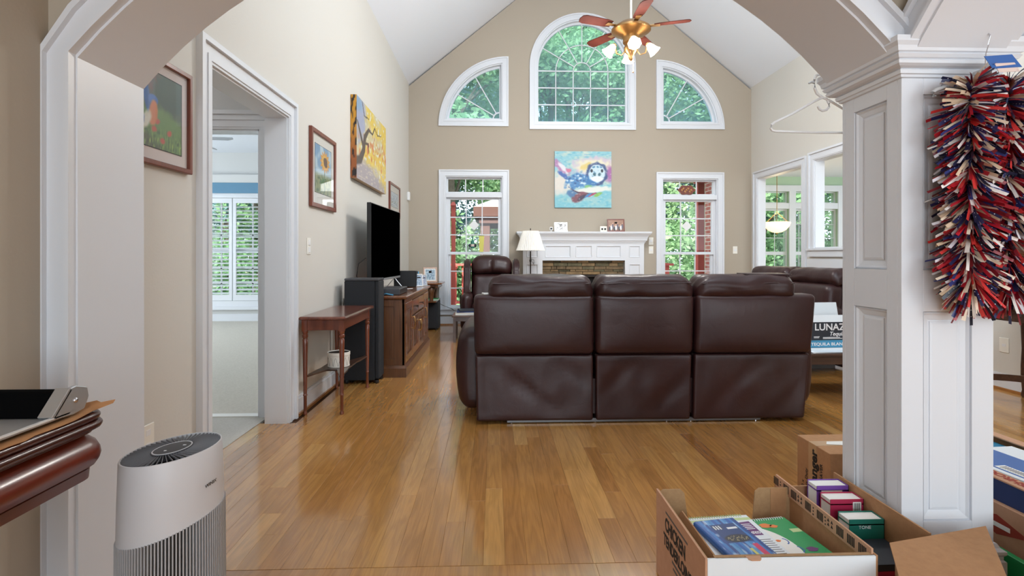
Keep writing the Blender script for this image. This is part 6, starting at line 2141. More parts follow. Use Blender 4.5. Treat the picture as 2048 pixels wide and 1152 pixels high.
B().prism([(1.155, 0.800), (1.170, 0.796), (1.235, 0.800), (1.238, 0.845), (1.205, 0.853), (1.190, 0.850), (1.150, 0.806)], 'yz', -1.38, -0.945).o('felt_bar', M['felt'], tr_, bev=0.003)
B().prism([(1.146, 0.806), (1.152, 0.800), (1.20, 0.797), (1.232, 0.802), (1.246, 0.828), (1.240, 0.850), (1.208, 0.860), (1.192, 0.858), (1.188, 0.853)], 'yz', -0.945, -0.934).o('end_bracket', M['alu'], tr_, bev=0.002)
B().prism([(1.142, 0.808), (1.150, 0.802), (1.196, 0.853), (1.190, 0.860)], 'yz', -0.965, -0.934).o('bracket_fold', M['alu'], tr_, bev=0.001)
B().ell((-0.933, 1.205, 0.828), (0.003, 0.006, 0.006), 10, 6).o('screw', M['chrome'], tr_, smooth=60)

# ---- air purifier
pu = thing('air_purifier', 'white cylindrical air purifier with slanted black vent top and ribbed base', 'air purifier', (-0.875, 1.46, 0), local=True)
nn = 64


def cyl_ring(r_, zf, n=nn):
    return [(r_ * cos(2 * pi * k / n), r_ * sin(2 * pi * k / n), zf(r_ * cos(2 * pi * k / n), r_ * sin(2 * pi * k / n))) for k in range(n)]


def ztop(x, y):
    return 0.626 + 0.10 * x + 0.03 * y


def zcut(x, y):
    return 0.438 + 0.27 * x + 0.10 * y


B().loft([cyl_ring(0.1245, lambda x, y: zcut(x, y)), cyl_ring(0.1225, lambda x, y: (zcut(x, y) + ztop(x, y)) / 2), cyl_ring(0.1195, lambda x, y: ztop(x, y) - 0.003), cyl_ring(0.118, ztop), cyl_ring(0.115, lambda x, y: ztop(x, y) + 0.0005), cyl_ring(0.114, lambda x, y: ztop(x, y) - 0.022)], cap=False).o('upper_shell', M['pshell'], pu, smooth=40)
B().loft([cyl_ring(0.114, lambda x, y: ztop(x, y) - 0.020), cyl_ring(0.03, lambda x, y: ztop(x, y) - 0.030)], cap=True).o('vent_well', M['black'], pu, smooth=40)
b = B()
for k in range(56):
    a = 2 * pi * k / 56
    tw = 0.22
    pts = []
    for zo in (-0.005, 0.0):
        for (r_, da, aa) in ((0.048, -0.009, a), (0.048, 0.009, a), (0.1135, 0.005, a + tw), (0.1135, -0.005, a + tw)):
            x, y = r_ * cos(aa + da), r_ * sin(aa + da)
            pts.append((x, y, ztop(x, y) + zo))
    b.hexa(pts)
b.o('vent_fins', M['fin'], pu)
B().loft([cyl_ring(0.050, lambda x, y: ztop(x, y) - 0.016, 40), cyl_ring(0.050, lambda x, y: ztop(x, y) + 0.001, 40), cyl_ring(0.046, lambda x, y: ztop(x, y) + 0.002, 40), cyl_ring(0.001, lambda x, y: ztop(x, y) + 0.002, 40)]).o('control_disc', M['dkgrey'], pu, smooth=40)
B().loft([cyl_ring(0.0475, lambda x, y: ztop(x, y) + 0.001, 40), cyl_ring(0.0475, lambda x, y: ztop(x, y) + 0.0028, 40), cyl_ring(0.0445, lambda x, y: ztop(x, y) + 0.0028, 40), cyl_ring(0.0445, lambda x, y: ztop(x, y) + 0.001, 40)], cap=False).o('light_ring', M['pshell'], pu)
for (x, y, r_) in ((0.026, 0.012, 0.004), (-0.008, -0.018, 0.003)):
    B().box(x - r_, x + r_, y - 0.002, y + 0.002, ztop(x, y) + 0.0015, ztop(x, y) + 0.003).o('indicator', M['white'], pu)
B().loft([cyl_ring(0.122, lambda x, y: 0.02), cyl_ring(0.120, lambda x, y: zcut(x, y) + 0.01)], cap=True).o('inner_drum', M['black'], pu, smooth=40)
b = B()
for k in range(104):
    a = 2 * pi * k / 104
    r0, r1, da = 0.1195, 0.1275, 0.0125
    pts = []
    for top_ in (False, True):
        for (r_, s) in ((r0, -1), (r1 + (0 if top_ else 0.003), -1), (r1 + (0 if top_ else 0.003), 1), (r0, 1)):
            x, y = r_ * cos(a + s * da), r_ * sin(a + s * da)
            pts.append((x, y, zcut(x, y) + 0.002 if top_ else 0.02))
    b.hexa(pts)
b.o('rib_grille', M['rib'], pu)
B().lathe([(0.118, 0.0), (0.132, 0.004), (0.132, 0.022), (0.124, 0.026)], (0, 0, 0), 48).o('base_ring', M['dkgrey'], pu, smooth=40)
pts = [(-0.118, 0.03, 0.42), (-0.135, 0.035, 0.39), (-0.145, 0.05, 0.34), (-0.135, 0.06, 0.28), (-0.16, 0.09, 0.10), (-0.2, 0.15, 0.01), (-0.3, 0.30, 0.006)]
B().tube(pts, 0.0035, 6).o('power_cord', M['dkgrey'], pu, smooth=60)
ph = math.radians(-16)
for (s_, sz, dz) in (('WINIX', 0.0125, 0.528),):
    text('lettering', s_, sz, basis((0.1255 * cos(ph - 0.0) - 0.018 * cos(ph + pi / 2), 0.1255 * sin(ph) - 0.018 * sin(ph + pi / 2), dz + 0.01), (-sin(ph), cos(ph), 0.12), (0, 0, 1)), M['ink'], pu)

# ---- white plastic clothes hanger on the capital
hg = thing('white_hanger', 'white plastic clothes hanger hooked on the column capital', 'hanger', (1.30, 2.062, 1.87))
hy = 2.075
B().tube([(1.325, hy, 1.790), (1.302, hy, 1.805), (1.292, hy, 1.828), (1.292, hy, 1.862), (1.298, hy, 1.878), (1.312, hy, 1.882), (1.330, hy, 1.878), (1.340, hy, 1.874)], 0.0055, 8).o('hook', M['white'], hg, smooth=60)
B().tube([(1.292, hy, 1.850), (1.280, hy, 1.852), (1.268, hy, 1.846)], [0.006, 0.005, 0.003], 8).o('hook_tip', M['alu'], hg, smooth=60)
path = [(1.325, 1.790), (1.30, 1.778), (1.20, 1.722), (1.118, 1.683), (1.104, 1.672), (1.101, 1.660), (1.108, 1.650), (1.122, 1.647), (1.30, 1.648), (1.52, 1.649), (1.540, 1.652), (1.546, 1.664), (1.538, 1.676), (1.45, 1.722), (1.35, 1.780), (1.325, 1.790)]
B().tube([(p[0], hy - (0.02 if p[0] < 1.2 else 0.0), p[1]) for p in path], 0.0048, 8).o('hanger_body', M['white'], hg, smooth=60)
B().tube([(1.345, hy, 1.779), (1.352, hy, 1.766), (1.352, hy, 1.752), (1.342, hy, 1.740), (1.326, hy, 1.736), (1.312, hy, 1.742), (1.306, hy, 1.754)], 0.005, 8).o('strap_loop', M['white'], hg, smooth=60)

# ---- patriotic ribbon garland hanging on the front of the column
ga = thing('ribbon_garland', 'shaggy red white and navy ribbon garland hanging on the column', 'garland', (1.60, 1.63, 1.70))
rg4 = random.Random(31)
reds = [(150, 20, 36), (112, 14, 28), (176, 30, 44), (214, 58, 56)]
creams = [(232, 214, 192), (240, 232, 226), (214, 188, 160), (226, 222, 228)]
navys = [(24, 26, 58), (32, 34, 76), (18, 18, 40), (44, 52, 110)]
vs, fs, cs = [], [], []
GY = 1.628


def ribbon(p, d, ln, w, col, dots):
    d = Vector(d).normalized()
    sd = d.cross(Vector((rg4.gauss(0, 1), rg4.gauss(0, 1), rg4.gauss(0, 1)))).normalized()
    n = len(vs)
    droop = rg4.uniform(0.0, 0.018)
    curl = sd.cross(d) * rg4.uniform(-0.012, 0.012)
    K = 4
    pts = []
    for k in range(K):
        t = k / (K - 1)
        q = Vector(p) + d * ln * t + Vector((0, 0, -droop * t * t)) + curl * t * t
        q.y = min(q.y, 1.712)
        pts.append(q)
        vs.append(tuple(q + sd * w / 2))
        vs.append(tuple(q - sd * w / 2))
        f_ = 1.0
        cs.extend(lin(col))
        cs.extend(lin(col))
    for k in range(K - 1):
        fs.append((n + 2 * k, n + 2 * k + 1, n + 2 * k + 3, n + 2 * k + 2))
    if dots:
        nrm = sd.cross(d) * 0.0006
        for k in range(5):
            t = (k + 0.7) / 6
            i = min(K - 2, int(t * (K - 1)))
            f_ = t * (K - 1) - i
            q = pts[i].lerp(pts[i + 1], f_)
            for sg in (1, -1):
                m = len(vs)
                for (aa, bb) in ((-1, -1), (1, -1), (1, 1), (-1, 1)):
                    vs.append(tuple(q + d * 0.0012 * aa + sd * 0.0012 * bb + nrm * sg))
                    cs.extend(lin((238, 238, 240)))
                fs.append((m, m + 1, m + 2, m + 3))


for (sx_, zt_, zb_, cnt) in ((1.522, 1.705, 1.045, 1500), (1.648, 1.71, 1.045, 1500), (1.765, 1.69, 1.05, 700)):
    for k in range(cnt):
        z = zb_ + (zt_ - zb_) * rg4.random()
        a = rg4.uniform(0, 2 * pi)
        ln = rg4.uniform(0.065, 0.118)
        tpr = smooth(zt_ + 0.01, zt_ - 0.10, z)
        ln *= 0.75 + 0.25 * tpr
        dn = -0.25 - 0.35 * rg4.random() + (0.9 * (1 - tpr))
        if z < zb_ + 0.05:
            dn -= 1.6 * (1 - (z - zb_) / 0.05)
        d_ = (cos(a) * 1.0, sin(a) * 0.75, dn)
        q = rg4.random()
        if q < 0.42:
            c_, dots = rg4.choice(reds), False
        elif q < 0.68:
            c_, dots = rg4.choice(creams), False
        else:
            c_, dots = rg4.choice(navys), rg4.random() < 0.55
        wob = 0.005 * sin(z * 30 + sx_ * 50)
        ribbon((sx_ + wob, GY, z), d_, ln, rg4.uniform(0.007, 0.012), c_, dots)
me = bpy.data.meshes.new('ribbon_strips')
me.from_pydata([tuple(Vector(p) - Vector((1.60, 1.63, 1.70))) for p in vs], [], fs)
me.color_attributes.new('Col', 'FLOAT_COLOR', 'POINT').data.foreach_set('color', cs)
M['ribbon'] = attr_mat('satin_ribbon', 0.35)
link('ribbon_strips', me, M['ribbon'], ga, kind='stuff')
for sx_ in (1.520, 1.645, 1.765):
    B().tube([(sx_ + 0.005 * sin(z * 30 + sx_ * 50), GY, z) for z in [1.045 + 0.65 * k / 24 for k in range(25)]], 0.004, 6).o('core_cord', M['navy'], ga)
B().tube([(1.525, GY, 1.695), (1.56, GY, 1.715), (1.60, GY, 1.72), (1.645, GY, 1.70), (1.70, GY, 1.715), (1.765, GY, 1.69)], 0.004, 6).o('top_cord', M['paper'], ga)
B().hexa([(1.538, GY - 0.06, 1.728), (1.632, GY - 0.06, 1.735), (1.632, GY - 0.058, 1.735), (1.538, GY - 0.058, 1.728), (1.540, GY - 0.03, 1.778), (1.630, GY - 0.03, 1.785), (1.630, GY - 0.028, 1.785), (1.540, GY - 0.028, 1.778)]).o('header_card', M['blueprint'], ga)
B().hexa([(1.552, GY - 0.066, 1.715), (1.620, GY - 0.066, 1.719), (1.620, GY - 0.064, 1.719), (1.552, GY - 0.064, 1.715), (1.554, GY - 0.050, 1.748), (1.618, GY - 0.050, 1.752), (1.618, GY - 0.048, 1.752), (1.554, GY - 0.048, 1.748)]).o('price_tag', M['matpink'], ga)
ch = thing('wire_hook_hanger', 'clear plastic hanger with thin wire hook holding the ribbon garland', 'hanger', (1.58, 1.64, 1.84))
B().tube([(1.580, GY + 0.01, 1.745), (1.583, GY + 0.01, 1.80), (1.590, GY + 0.008, 1.83), (1.592, GY + 0.004, 1.86), (1.586, GY + 0.012, 1.876), (1.576, GY + 0.03, 1.880), (1.566, GY + 0.05, 1.874)], 0.0016, 6).o('wire_hook', M['chrome'], ch, smooth=60)
B().tube([(1.43, GY + 0.03, 1.668), (1.424, GY + 0.03, 1.682), (1.436, GY + 0.03, 1.690), (1.50, GY + 0.03, 1.712), (1.58, GY + 0.03, 1.738), (1.66, GY + 0.03, 1.712), (1.72, GY + 0.03, 1.690)], 0.0065, 8).o('shoulder_bar', M['clear'], ch, smooth=60)
B().box(1.560, 1.602, GY + 0.005, GY + 0.035, 1.735, 1.750).o('hanger_neck', M['clear'], ch, bev=0.003)

# ---- cardboard boxes and their contents
def P6(name, pts, t, mt, parent, axis):
    """panel from 4 points thickened along axis vector"""
    t_ = Vector(axis) * t
    q = [Vector(p) for p in pts]
    return B().hexa([tuple(p) for p in q] + [tuple(p + t_) for p in q]).o(name, mt, parent)


bA = thing('chicken_carton', 'open cardboard carton lettered CHICKEN TENDERLOINS holding notebooks', 'box', (0.85, 1.68, 0))
ax0, ax1, ay0, ay1, ah_ = 0.593, 1.090, 1.455, 1.900, 0.300
B().box(ax0, ax0 + 0.006, ay0, ay1, 0, ah_).o('left_wall', M['cardp'], bA)
B().box(ax0 + 0.006, ax0 + 0.009, ay0 + 0.006, ay1 - 0.006, 0.006, ah_ - 0.001).o('left_liner', M['cardi'], bA)
B().box(ax1 - 0.006, ax1, ay0, ay1, 0, ah_).o('right_wall', M['card'], bA)
B().box(ax0 + 0.0065, ax1 - 0.0065, ay0 - 0.001, ay0 + 0.006, 0, ah_ - 0.002).o('front_wall', M['cardw'], bA)
B().box(ax0 + 0.006, ax1 - 0.006, ay1 - 0.006, ay1, 0, 0.175).o('back_wall', M['card'], bA)
B().box(ax0 + 0.006, ax1 - 0.006, ay0 + 0.006, ay1 - 0.006, 0, 0.006).o('bottom', M['cardi'], bA)
B().prism([(ax0 + 0.006, 0.175), (ax0 + 0.115, 0.175), (ax0 + 0.100, 0.286), (ax0 + 0.086, 0.300), (ax0 + 0.022, 0.300), (ax0 + 0.006, 0.286)], 'xz', ay1 - 0.010, ay1 - 0.005).o('corner_post', M['cardi'], bA)
B().prism([(ax1 - 0.145, 0.175), (ax1 - 0.006, 0.175), (ax1 - 0.006, 0.300), (ax1 - 0.120, 0.300), (ax1 - 0.135, 0.288)], 'xz', ay1 - 0.010, ay1 - 0.005).o('corner_post', M['cardi'], bA)
B().box(ax1 - 0.078, ax1 - 0.020, ay1 - 0.0115, ay1 - 0.010, 0.178, 0.299).o('glue_flap', M['card'], bA)
rf = B().box(ax1 - 0.012, ax1 - 0.006, ay0 + 0.01, ay1 + 0.075, 0.268, ah_ + 0.014).o('right_rim_flap', M['cardp'], bA)
yy = ay0 + 0.03
while yy < ay1 + 0.06:
    k = rg3.randrange(4)
    if k == 0:      # block of short bars, like a code
        for q in range(5):
            B().box(ax1 - 0.0128, ax1 - 0.0118, yy + q * 0.007, yy + q * 0.007 + 0.004, 0.276, 0.304).o('print_mark', M['ink'], rf)
        yy += 0.05
    elif k == 1:
        for q in range(2):
            B().prism([(yy, 0.280 + 0.014 * q), (yy + 0.010, 0.280 + 0.014 * q), (yy + 0.005, 0.290 + 0.014 * q)], 'yz', ax1 - 0.0128, ax1 - 0.0118).o('print_mark', M['ink'], rf)
        yy += 0.018
    else:
        for q in range(3):
            B().box(ax1 - 0.0128, ax1 - 0.0118, yy, yy + rg3.uniform(0.004, 0.008), 0.275 + 0.011 * q, 0.2795 + 0.011 * q).o('print_mark', M['ink'], rf)
        yy += rg3.uniform(0.014, 0.026)
B().prism([(ax0 + 0.03, ah_ - 0.002), (0.75, ah_ - 0.002), (0.765, ah_ - 0.002), (0.99, ah_ - 0.002), (1.08, ah_ - 0.002), (1.08, ah_ - 0.0035), (ax0 + 0.03, ah_ - 0.0035)], 'xz', ay0 + 0.004, ay0 + 0.020).o('front_rim', M['cardi'], bA)
B().prism([(0.715, ay0 - 0.003), (0.722, ay0 - 0.010), (0.745, ay0 - 0.010), (0.752, ay0 - 0.003), (0.756, ay0 + 0.012), (0.711, ay0 + 0.012)], 'xy', ah_ - 0.004, ah_ - 0.001).o('rim_tab', M['cardp'], bA)
P6('inner_flap', [(ax0 + 0.012, ay0 + 0.03, 0.16), (ax0 + 0.012, ay1 - 0.05, 0.16), (ax0 + 0.050, ay1 - 0.12, 0.275), (ax0 + 0.042, ay0 + 0.03, 0.285)], 0.004, M['card'], bA, (1, 0, 0.2))
lx = ax0 - 0.0006
for (s_, sz, y0_, z0_, mt, bd) in (('CHICKEN', 0.062, ay1 - 0.10, 0.205, M['ink'], 0.0022), ('TENDERLOINS', 0.055, ay1 - 0.085, 0.150, M['ink'], 0.002)):
    t_ = text('lettering', s_, sz, basis((lx, y0_, z0_), (0, -1, 0), (0, 0, 1)), mt, bA, bd, sx=0.72)
    t_.location = (-0.85, -1.68, 0)


for (ya_, yb_2, zq, hq) in ((ay1 - 0.31, ay1 - 0.105, 0.262, 0.007), (ay1 - 0.33, ay1 - 0.17, 0.128, 0.009), (ay1 - 0.34, ay1 - 0.18, 0.110, 0.008), (ay1 - 0.36, ay1 - 0.20, 0.094, 0.006)):
    B().box(lx, lx + 0.001, ya_, yb_2, zq, zq + hq).o('fine_print', M['inkgrey'], bA)


def book(name, label, cat, loc, rz, w, d, h, cover, spine=None, group=None, pages=None):
    r = thing(name, label, cat, loc, rz=rz, local=True, group=group)
    B().box(-w / 2, w / 2, -d / 2, d / 2, h - 0.0012, h).box(-w / 2, w / 2, -d / 2, d / 2, 0, 0.0012).box(-w / 2, w / 2, -d / 2, -d / 2 + 0.0012, 0, h).o('cover', cover, r)
    B().box(-w / 2 + 0.003, w / 2 - 0.003, -d / 2 + 0.002, d / 2 - 0.003, 0.0012, h - 0.0012).o('pages', pages or M['paper'], r)
    return r


hh = 0.006
for k, (mt, th, lab) in enumerate(((M['navy'], 0.055, 'lowest navy book under the notebooks in the chicken carton'), (M['redp'], 0.05, 'red book low in the chicken carton'), (M['tealp'], 0.06, 'teal book in the middle of the chicken carton stack'), (M['orange'], 0.05, 'orange book right below the spiral notebooks'))):
    book('stacked_book', lab, 'book', (0.852, 1.665, hh), 0.02 * (k - 1), 0.36, 0.29, th, mt, group='books in the chicken carton')
    hh += th
# green spiral notebook
gb = thing('green_notebook', 'green spiral children\'s workbook on the right of the carton', 'notebook', (0.915, 1.655, hh), rz=0.13, local=True)
B().box(-0.12, 0.12, -0.14, 0.14, 0, 0.010).o('pages', M['paper'], gb)
B().box(-0.122, 0.122, -0.142, 0.142, 0.010, 0.0115).o('cover', M['greenp'], gb)
elp = [(0.10 * cos(a) - 0.06, 0.135 * sin(a) - 0.03) for a in [2 * pi * k / 40 for k in range(40)]]
elp = [(max(-0.121, min(0.12, p[0])), max(-0.141, min(0.14, p[1]))) for p in elp]
B().prism(elp, 'xy', 0.0115, 0.0119).o('white_oval', M['paper'], gb)
for (px, py, rr, mt) in ((0.02, 0.098, 0.020, M['orange']), (0.045, 0.090, 0.014, M['orange']), (0.075, -0.055, 0.018, M['violet']), (0.015, -0.125, 0.014, M['orange']), (-0.02, 0.045, 0.012, M['teal']), (0.0, 0.005, 0.009, M['orange'])):
    B().prism([(px + rr * (1 + 0.2 * cos(5 * a)) * cos(a), py + rr * 0.7 * sin(a)) for a in [2 * pi * k / 20 for k in range(20)]], 'xy', 0.0119, 0.0123).o('cover_print', mt, gb)
for (px, py) in ((0.012, 0.0), (0.028, -0.05)):
    B().strip([(px + 0.020 * cos(a), py + 0.020 * sin(a)) for a in [-1.2 + 0.25 * q for q in range(10)]], [(px + 0.016 * cos(a), py + 0.016 * sin(a)) for a in [-1.2 + 0.25 * q for q in range(10)]], 'xy', 0.0119, 0.0123).o('cover_print', M['blueprint'], gb)
B().box(0.085, 0.12, 0.045, 0.066, 0.0115, 0.0121).o('cover_band', M['lime'], gb)
b = B()
for k in range(26):
    x = -0.11 + 0.0088 * k
    b.tube([(x, 0.138 + 0.008 * cos(a), 0.006 + 0.009 * sin(a)) for a in [2 * pi * q / 10 for q in range(11)]], 0.0012, 5)
b.o('spiral', M['inkw'], gb)
# cream notebook sheet on the left
cn = thing('cream_notebook', 'cream spiral notebook with purple label on the left of the carton', 'notebook', (0.775, 1.648, hh + 0.0125), rz=0.09, local=True)
B().box(-0.12, 0.12, -0.15, 0.15, 0, 0.009).o('pages', M['paper'], cn)
B().box(-0.121, 0.121, -0.151, 0.151, 0.009, 0.0102).o('cover', M['cardw'], cn)
B().box(-0.121, 0.121, 0.118, 0.134, 0.0102, 0.0107).o('green_rule', M['lime'], cn)
B().prism([(0.0, 0.096), (0.104, 0.108), (0.104, 0.020), (0.03, 0.020)], 'xy', 0.0102, 0.0107).o('purple_label', M['violet'], cn)
text('lettering', 'COLD AND FLU', 0.018, basis((0.102, 0.042, 0.0108), (-1, 0, 0), (0, -1, 0)), M['inkw'], cn, 0.0006, sx=0.62)
for k in range(4):
    B().box(0.05 - 0.006 * k, 0.098, 0.058 + 0.010 * k, 0.0615 + 0.010 * k, 0.0106, 0.0109).o('fine_print', M['inkw'], cn)
for k in range(11):
    B().box(0.03 + 0.006 * ((k * 5) % 4), 0.110, -0.008 - 0.0115 * k, -0.0055 - 0.0115 * k, 0.0102, 0.0105).o('fine_print', M['inkgrey'], cn)
b = B()
for k in range(24):
    x = -0.105 + 0.0088 * k
    b.tube([(x, 0.149 + 0.008 * cos(a), 0.005 + 0.009 * sin(a)) for a in [2 * pi * q / 10 for q in range(11)]], 0.0012, 5)
b.o('spiral', M['lime'], cn)


def pencils(u, v):
    cols = [(40, 92, 170), (52, 120, 190), (34, 70, 140), (90, 150, 205), (60, 130, 190)]
    k = int(u * 13 + 0.4 * nz(u, v, 3, 5)) % 5
    c = cols[k]
    c = mixc(c, (216, 226, 236), 0.6 * smooth(0.2, 0.5, nz(u, v * 0.5, 12, 2)))
    if 0.22 < u < 0.86 and 0.36 < v < 0.86:
        c = (32, 62, 118)
        c = over(c, (38, 40, 54), ellipse(u, v, 0.56, 0.46, 0.30, 0.10), 0.1)
        c = mixc(c, (190, 176, 130), smooth(0.15, 0.3, nz(u, v, 40, 3)) if ellipse(u, v, 0.56, 0.46, 0.26, 0.07) < 1 else 0)
        if 0.26 < u < 0.48 and 0.72 < v < 0.82:
            c = (230, 232, 236) if int(u * 90) % 2 else (60, 70, 90)
        if 0.58 < u < 0.82 and 0.70 < v < 0.76:
            c = (232, 234, 238)
    if v < 0.3 and 0.72 < u < 0.86:
        c = (206, 50, 96)
    if v < 0.2 and 0.55 < u < 0.62:
        c = (206, 206, 110)
    return c


pp = thing('pencil_pack', 'clear blue pack of coloured pencils lying on the cream notebook', 'pencils', (0.755, 1.630, hh + 0.0232), rz=0.16, local=True)
B().rbox(-0.075, 0.075, -0.115, 0.115, 0, 0.020, 0.007, 8).o('pack_body', M['blueprint'], pp, smooth=60)
picture('pack_print', lambda u, v: (-0.070 + 0.14 * u, -0.11 + 0.22 * v, 0.0206), 60, 80, pencils, pp, M['printg'])
picture('pack_edge', lambda u, v: (-0.068 + 0.136 * u, -0.1158, 0.003 + 0.014 * v), 40, 4, lambda u, v: pencils(u, 0.1), pp, M['printg'])

# second carton with upright books
bB = thing('book_carton', 'open brown carton of books between the chicken carton and the column', 'box', (1.22, 1.79, 0))
bx0, bx1, by0, by1, bh_ = 1.098, 1.340, 1.565, 2.020, 0.300
B().box(bx0, bx0 + 0.005, by0, by1, 0, 0.26).o('left_wall', M['card'], bB)
B().box(bx1 - 0.006, bx1, by0, by1, 0, bh_).o('right_wall', M['card'], bB)
B().box(bx0 + 0.0055, bx1 - 0.0065, by0, by0 + 0.006, 0, 0.16).o('front_wall', M['card'], bB)
B().box(bx0 + 0.0055, bx1 - 0.0065, by1 - 0.006, by1, 0, 0.25).o('back_wall', M['card'], bB)
B().box(bx0 + 0.0055, bx1 - 0.0065, by0 + 0.0065, by1 - 0.0065, 0, 0.005).o('bottom', M['cardi'], bB)
for (nm, lab, y0_, y1_, zt_, cov, bar) in (('upright_book', 'purple book standing in the brown carton', 1.925, 1.985, 0.284, M['purple'], None), ('upright_book', 'crimson book with barcode standing in the brown carton', 1.845, 1.905, 0.270, M['magenta'], 1), ('upright_book', 'teal green book standing in the brown carton', 1.745, 1.805, 0.248, M['tealp'], None)):
    r = thing(nm, lab, 'book', (1.27, (y0_ + y1_) / 2, 0.005), local=True, group='upright books in the brown carton')
    d_ = (y1_ - y0_) / 2
    B().box(-0.062, 0.060, -d_, -d_ + 0.002, 0, zt_).box(-0.062, 0.060, d_ - 0.002, d_, 0, zt_).box(0.058, 0.060, -d_, d_, 0, zt_).box(-0.062, 0.06, -d_, d_, zt_ - 0.020, zt_ - 0.016).o('cover', cov, r)
    B().box(-0.06, 0.057, -d_ + 0.002, d_ - 0.002, 0.002, zt_ - 0.004).o('pages', M['paper'], r)
    if bar:
        B().box(0.02, 0.050, -d_ - 0.0006, -d_, zt_ - 0.05, zt_ - 0.01).o('barcode_label', M['paper'], r)
        for q in range(7):
            B().box(0.023 + 0.0036 * q, 0.0245 + 0.0036 * q + 0.0006 * (q % 2), -d_ - 0.001, -d_ - 0.0005, zt_ - 0.046, zt_ - 0.014).o('barcode_bar', M['ink'], r)
    else:
        if cov is M['purple']:
            B().box(-0.045, 0.035, -d_ - 0.0006, -d_, zt_ - 0.040, zt_ - 0.018).o('pale_label', M['matpink'], r)
        else:
            text('lettering', 'TONE', 0.016, basis((-0.03, -d_ - 0.0004, zt_ - 0.032), (1, 0, 0), (0, 0, 1)), M['inkw'], r)
zz = 0.005
for k, (mt, th) in enumerate(((M['paper'], 0.03), (M['charcoal'], 0.026), (M['navy'], 0.022), (M['paper'], 0.024), (M['redp'], 0.026), (M['navy'], 0.018), (M['magenta'], 0.024), (M['charcoal'], 0.02))):
    book('paperback', ['lowest white', 'charcoal', 'navy', 'second white', 'red', 'thin navy', 'crimson', 'topmost charcoal'][k] + ' paperback in the flat pile at the carton front', 'book', (1.219, 1.655, zz), 0.03 * ((k * 5) % 3 - 1), 0.20, 0.145, th, mt, group='paperbacks piled in the brown carton')
    zz += th

# closed carton in front of the column, rotated
bC = thing('closed_carton', 'plain brown carton with a loose top flap in front of the column', 'box', (1.27, 1.39, 0))
qd = [(1.175, 1.500), (1.525, 1.575), (1.300, 1.270), (0.985, 1.205)]
B().prism(qd, 'xy', 0, 0.275).o('carton_body', M['card'], bC)
P6('top_flap', [(1.168, 1.512, 0.298), (1.539, 1.592, 0.300), (1.312, 1.275, 0.282), (0.985, 1.205, 0.280)], 0.005, M['card'], bC, (0, 0, 1))
bE = thing('corner_carton', 'brown carton corner at the lower right edge', 'box', (1.68, 1.4, 0))
B().prism([(1.590, 1.520), (1.95, 1.600), (1.75, 1.20), (1.375, 1.235)], 'xy', 0, 0.27).o('carton_body', M['card'], bE)
P6('top_flap', [(1.600, 1.532, 0.292), (1.96, 1.612, 0.300), (1.75, 1.20, 0.280), (1.380, 1.235, 0.276)], 0.005, M['card'], bE, (0, 0, 1))

# hanger carton behind the column
hb = thing('hanger_carton', 'closed brown carton printed Hanger on the floor behind the column', 'box', (1.66, 2.34, 0))
B().box(1.445, 1.88, 2.21, 2.455, 0, 0.298).o('carton_body', M['card'], hb, bev=0.002)
B().box(1.4442, 1.4452, 2.305, 2.365, 0.0, 0.298).o('packing_tape', M['tape'], hb)
B().box(1.445, 1.88, 2.305, 2.365, 0.298, 0.2988).o('packing_tape', M['tape'], hb)
B().box(1.52, 1.56, 2.209, 2.2101, 0.0, 0.298).o('packing_tape', M['tape'], hb)
P6('loose_paper', [(1.50, 2.32, 0.2995), (1.72, 2.28, 0.2995), (1.80, 2.34, 0.306), (1.52, 2.35, 0.301)], 0.001, M['paper'], hb, (0, 0, 1))
hx = 1.4437
for (s_, sz, yy, z0_, bd) in (('Heavy Duty', 0.026, 2.372, 0.045, 0.0002), ('Hanger', 0.064, 2.302, 0.085, 0.0024), ('SPACE SAVER', 0.025, 2.262, 0.082, 0.0004), ('20 x', 0.026, 2.400, 0.06, 0.0)):
    t_ = text('lettering', s_, sz, basis((hx, yy, z0_), (0, 0, 1), (0, 1, 0)), M['ink'], hb, bd)
    t_.location = (-1.66, -2.34, 0)

# mushroom tray right of the column
mt_ = thing('mushroom_tray', 'navy and brown produce tray lettered MUSHROOMS right of the column', 'box', (2.05, 2.0, 0.268))
mx0, mx1, my0, my1, mz0, mz1 = 1.815, 2.27, 1.62, 2.42, 0.268, 0.345
for nm, a, mm in (('side_wall', (mx0, mx0 + 0.006, my0, my1, mz0, mz1), M['navy']), ('side_wall', (mx1 - 0.006, mx1, my0, my1, mz0, mz1), M['card']), ('end_wall', (mx0 + 0.0065, mx1 - 0.0065, my0, my0 + 0.006, mz0, mz1), M['navy']), ('end_wall', (mx0 + 0.0065, mx1 - 0.0065, my1 - 0.006, my1, mz0, mz1), M['card']), ('bottom', (mx0 + 0.0065, mx1 - 0.0065, my0 + 0.0065, my1 - 0.0065, mz0, mz0 + 0.006), M['cardi']), ('rim_flange', (mx0 - 0.004, mx0 + 0.055, my0, my1, mz1, mz1 + 0.005), M['cardp']), ('rim_flange', (mx1 - 0.045, mx1 + 0.004, my0, my1, mz1, mz1 + 0.005), M['cardp'])):
    B().box(*a).o(nm, mm, mt_)
for (xx, s_) in ((mx0 + 0.012, 'MUSHROOMS'), (mx1 - 0.036, 'MUSHROOMS')):
    t_ = text('lettering', s_, 0.042, basis((xx + 0.034, my0 + 0.08, mz1 + 0.0055), (0, 1, 0), (-1, 0, 0)), M['inkred'], mt_, 0.0014)
    t_.location = (-2.05, -2.0, -0.268)
lb = thing('produce_box', 'brown produce box with red diamond logo under the mushroom tray', 'box', (2.05, 2.0, 0))
B().box(1.80, 2.285, 1.60, 2.44, 0, 0.267).o('carton_body', M['cardp'], lb, bev=0.003)
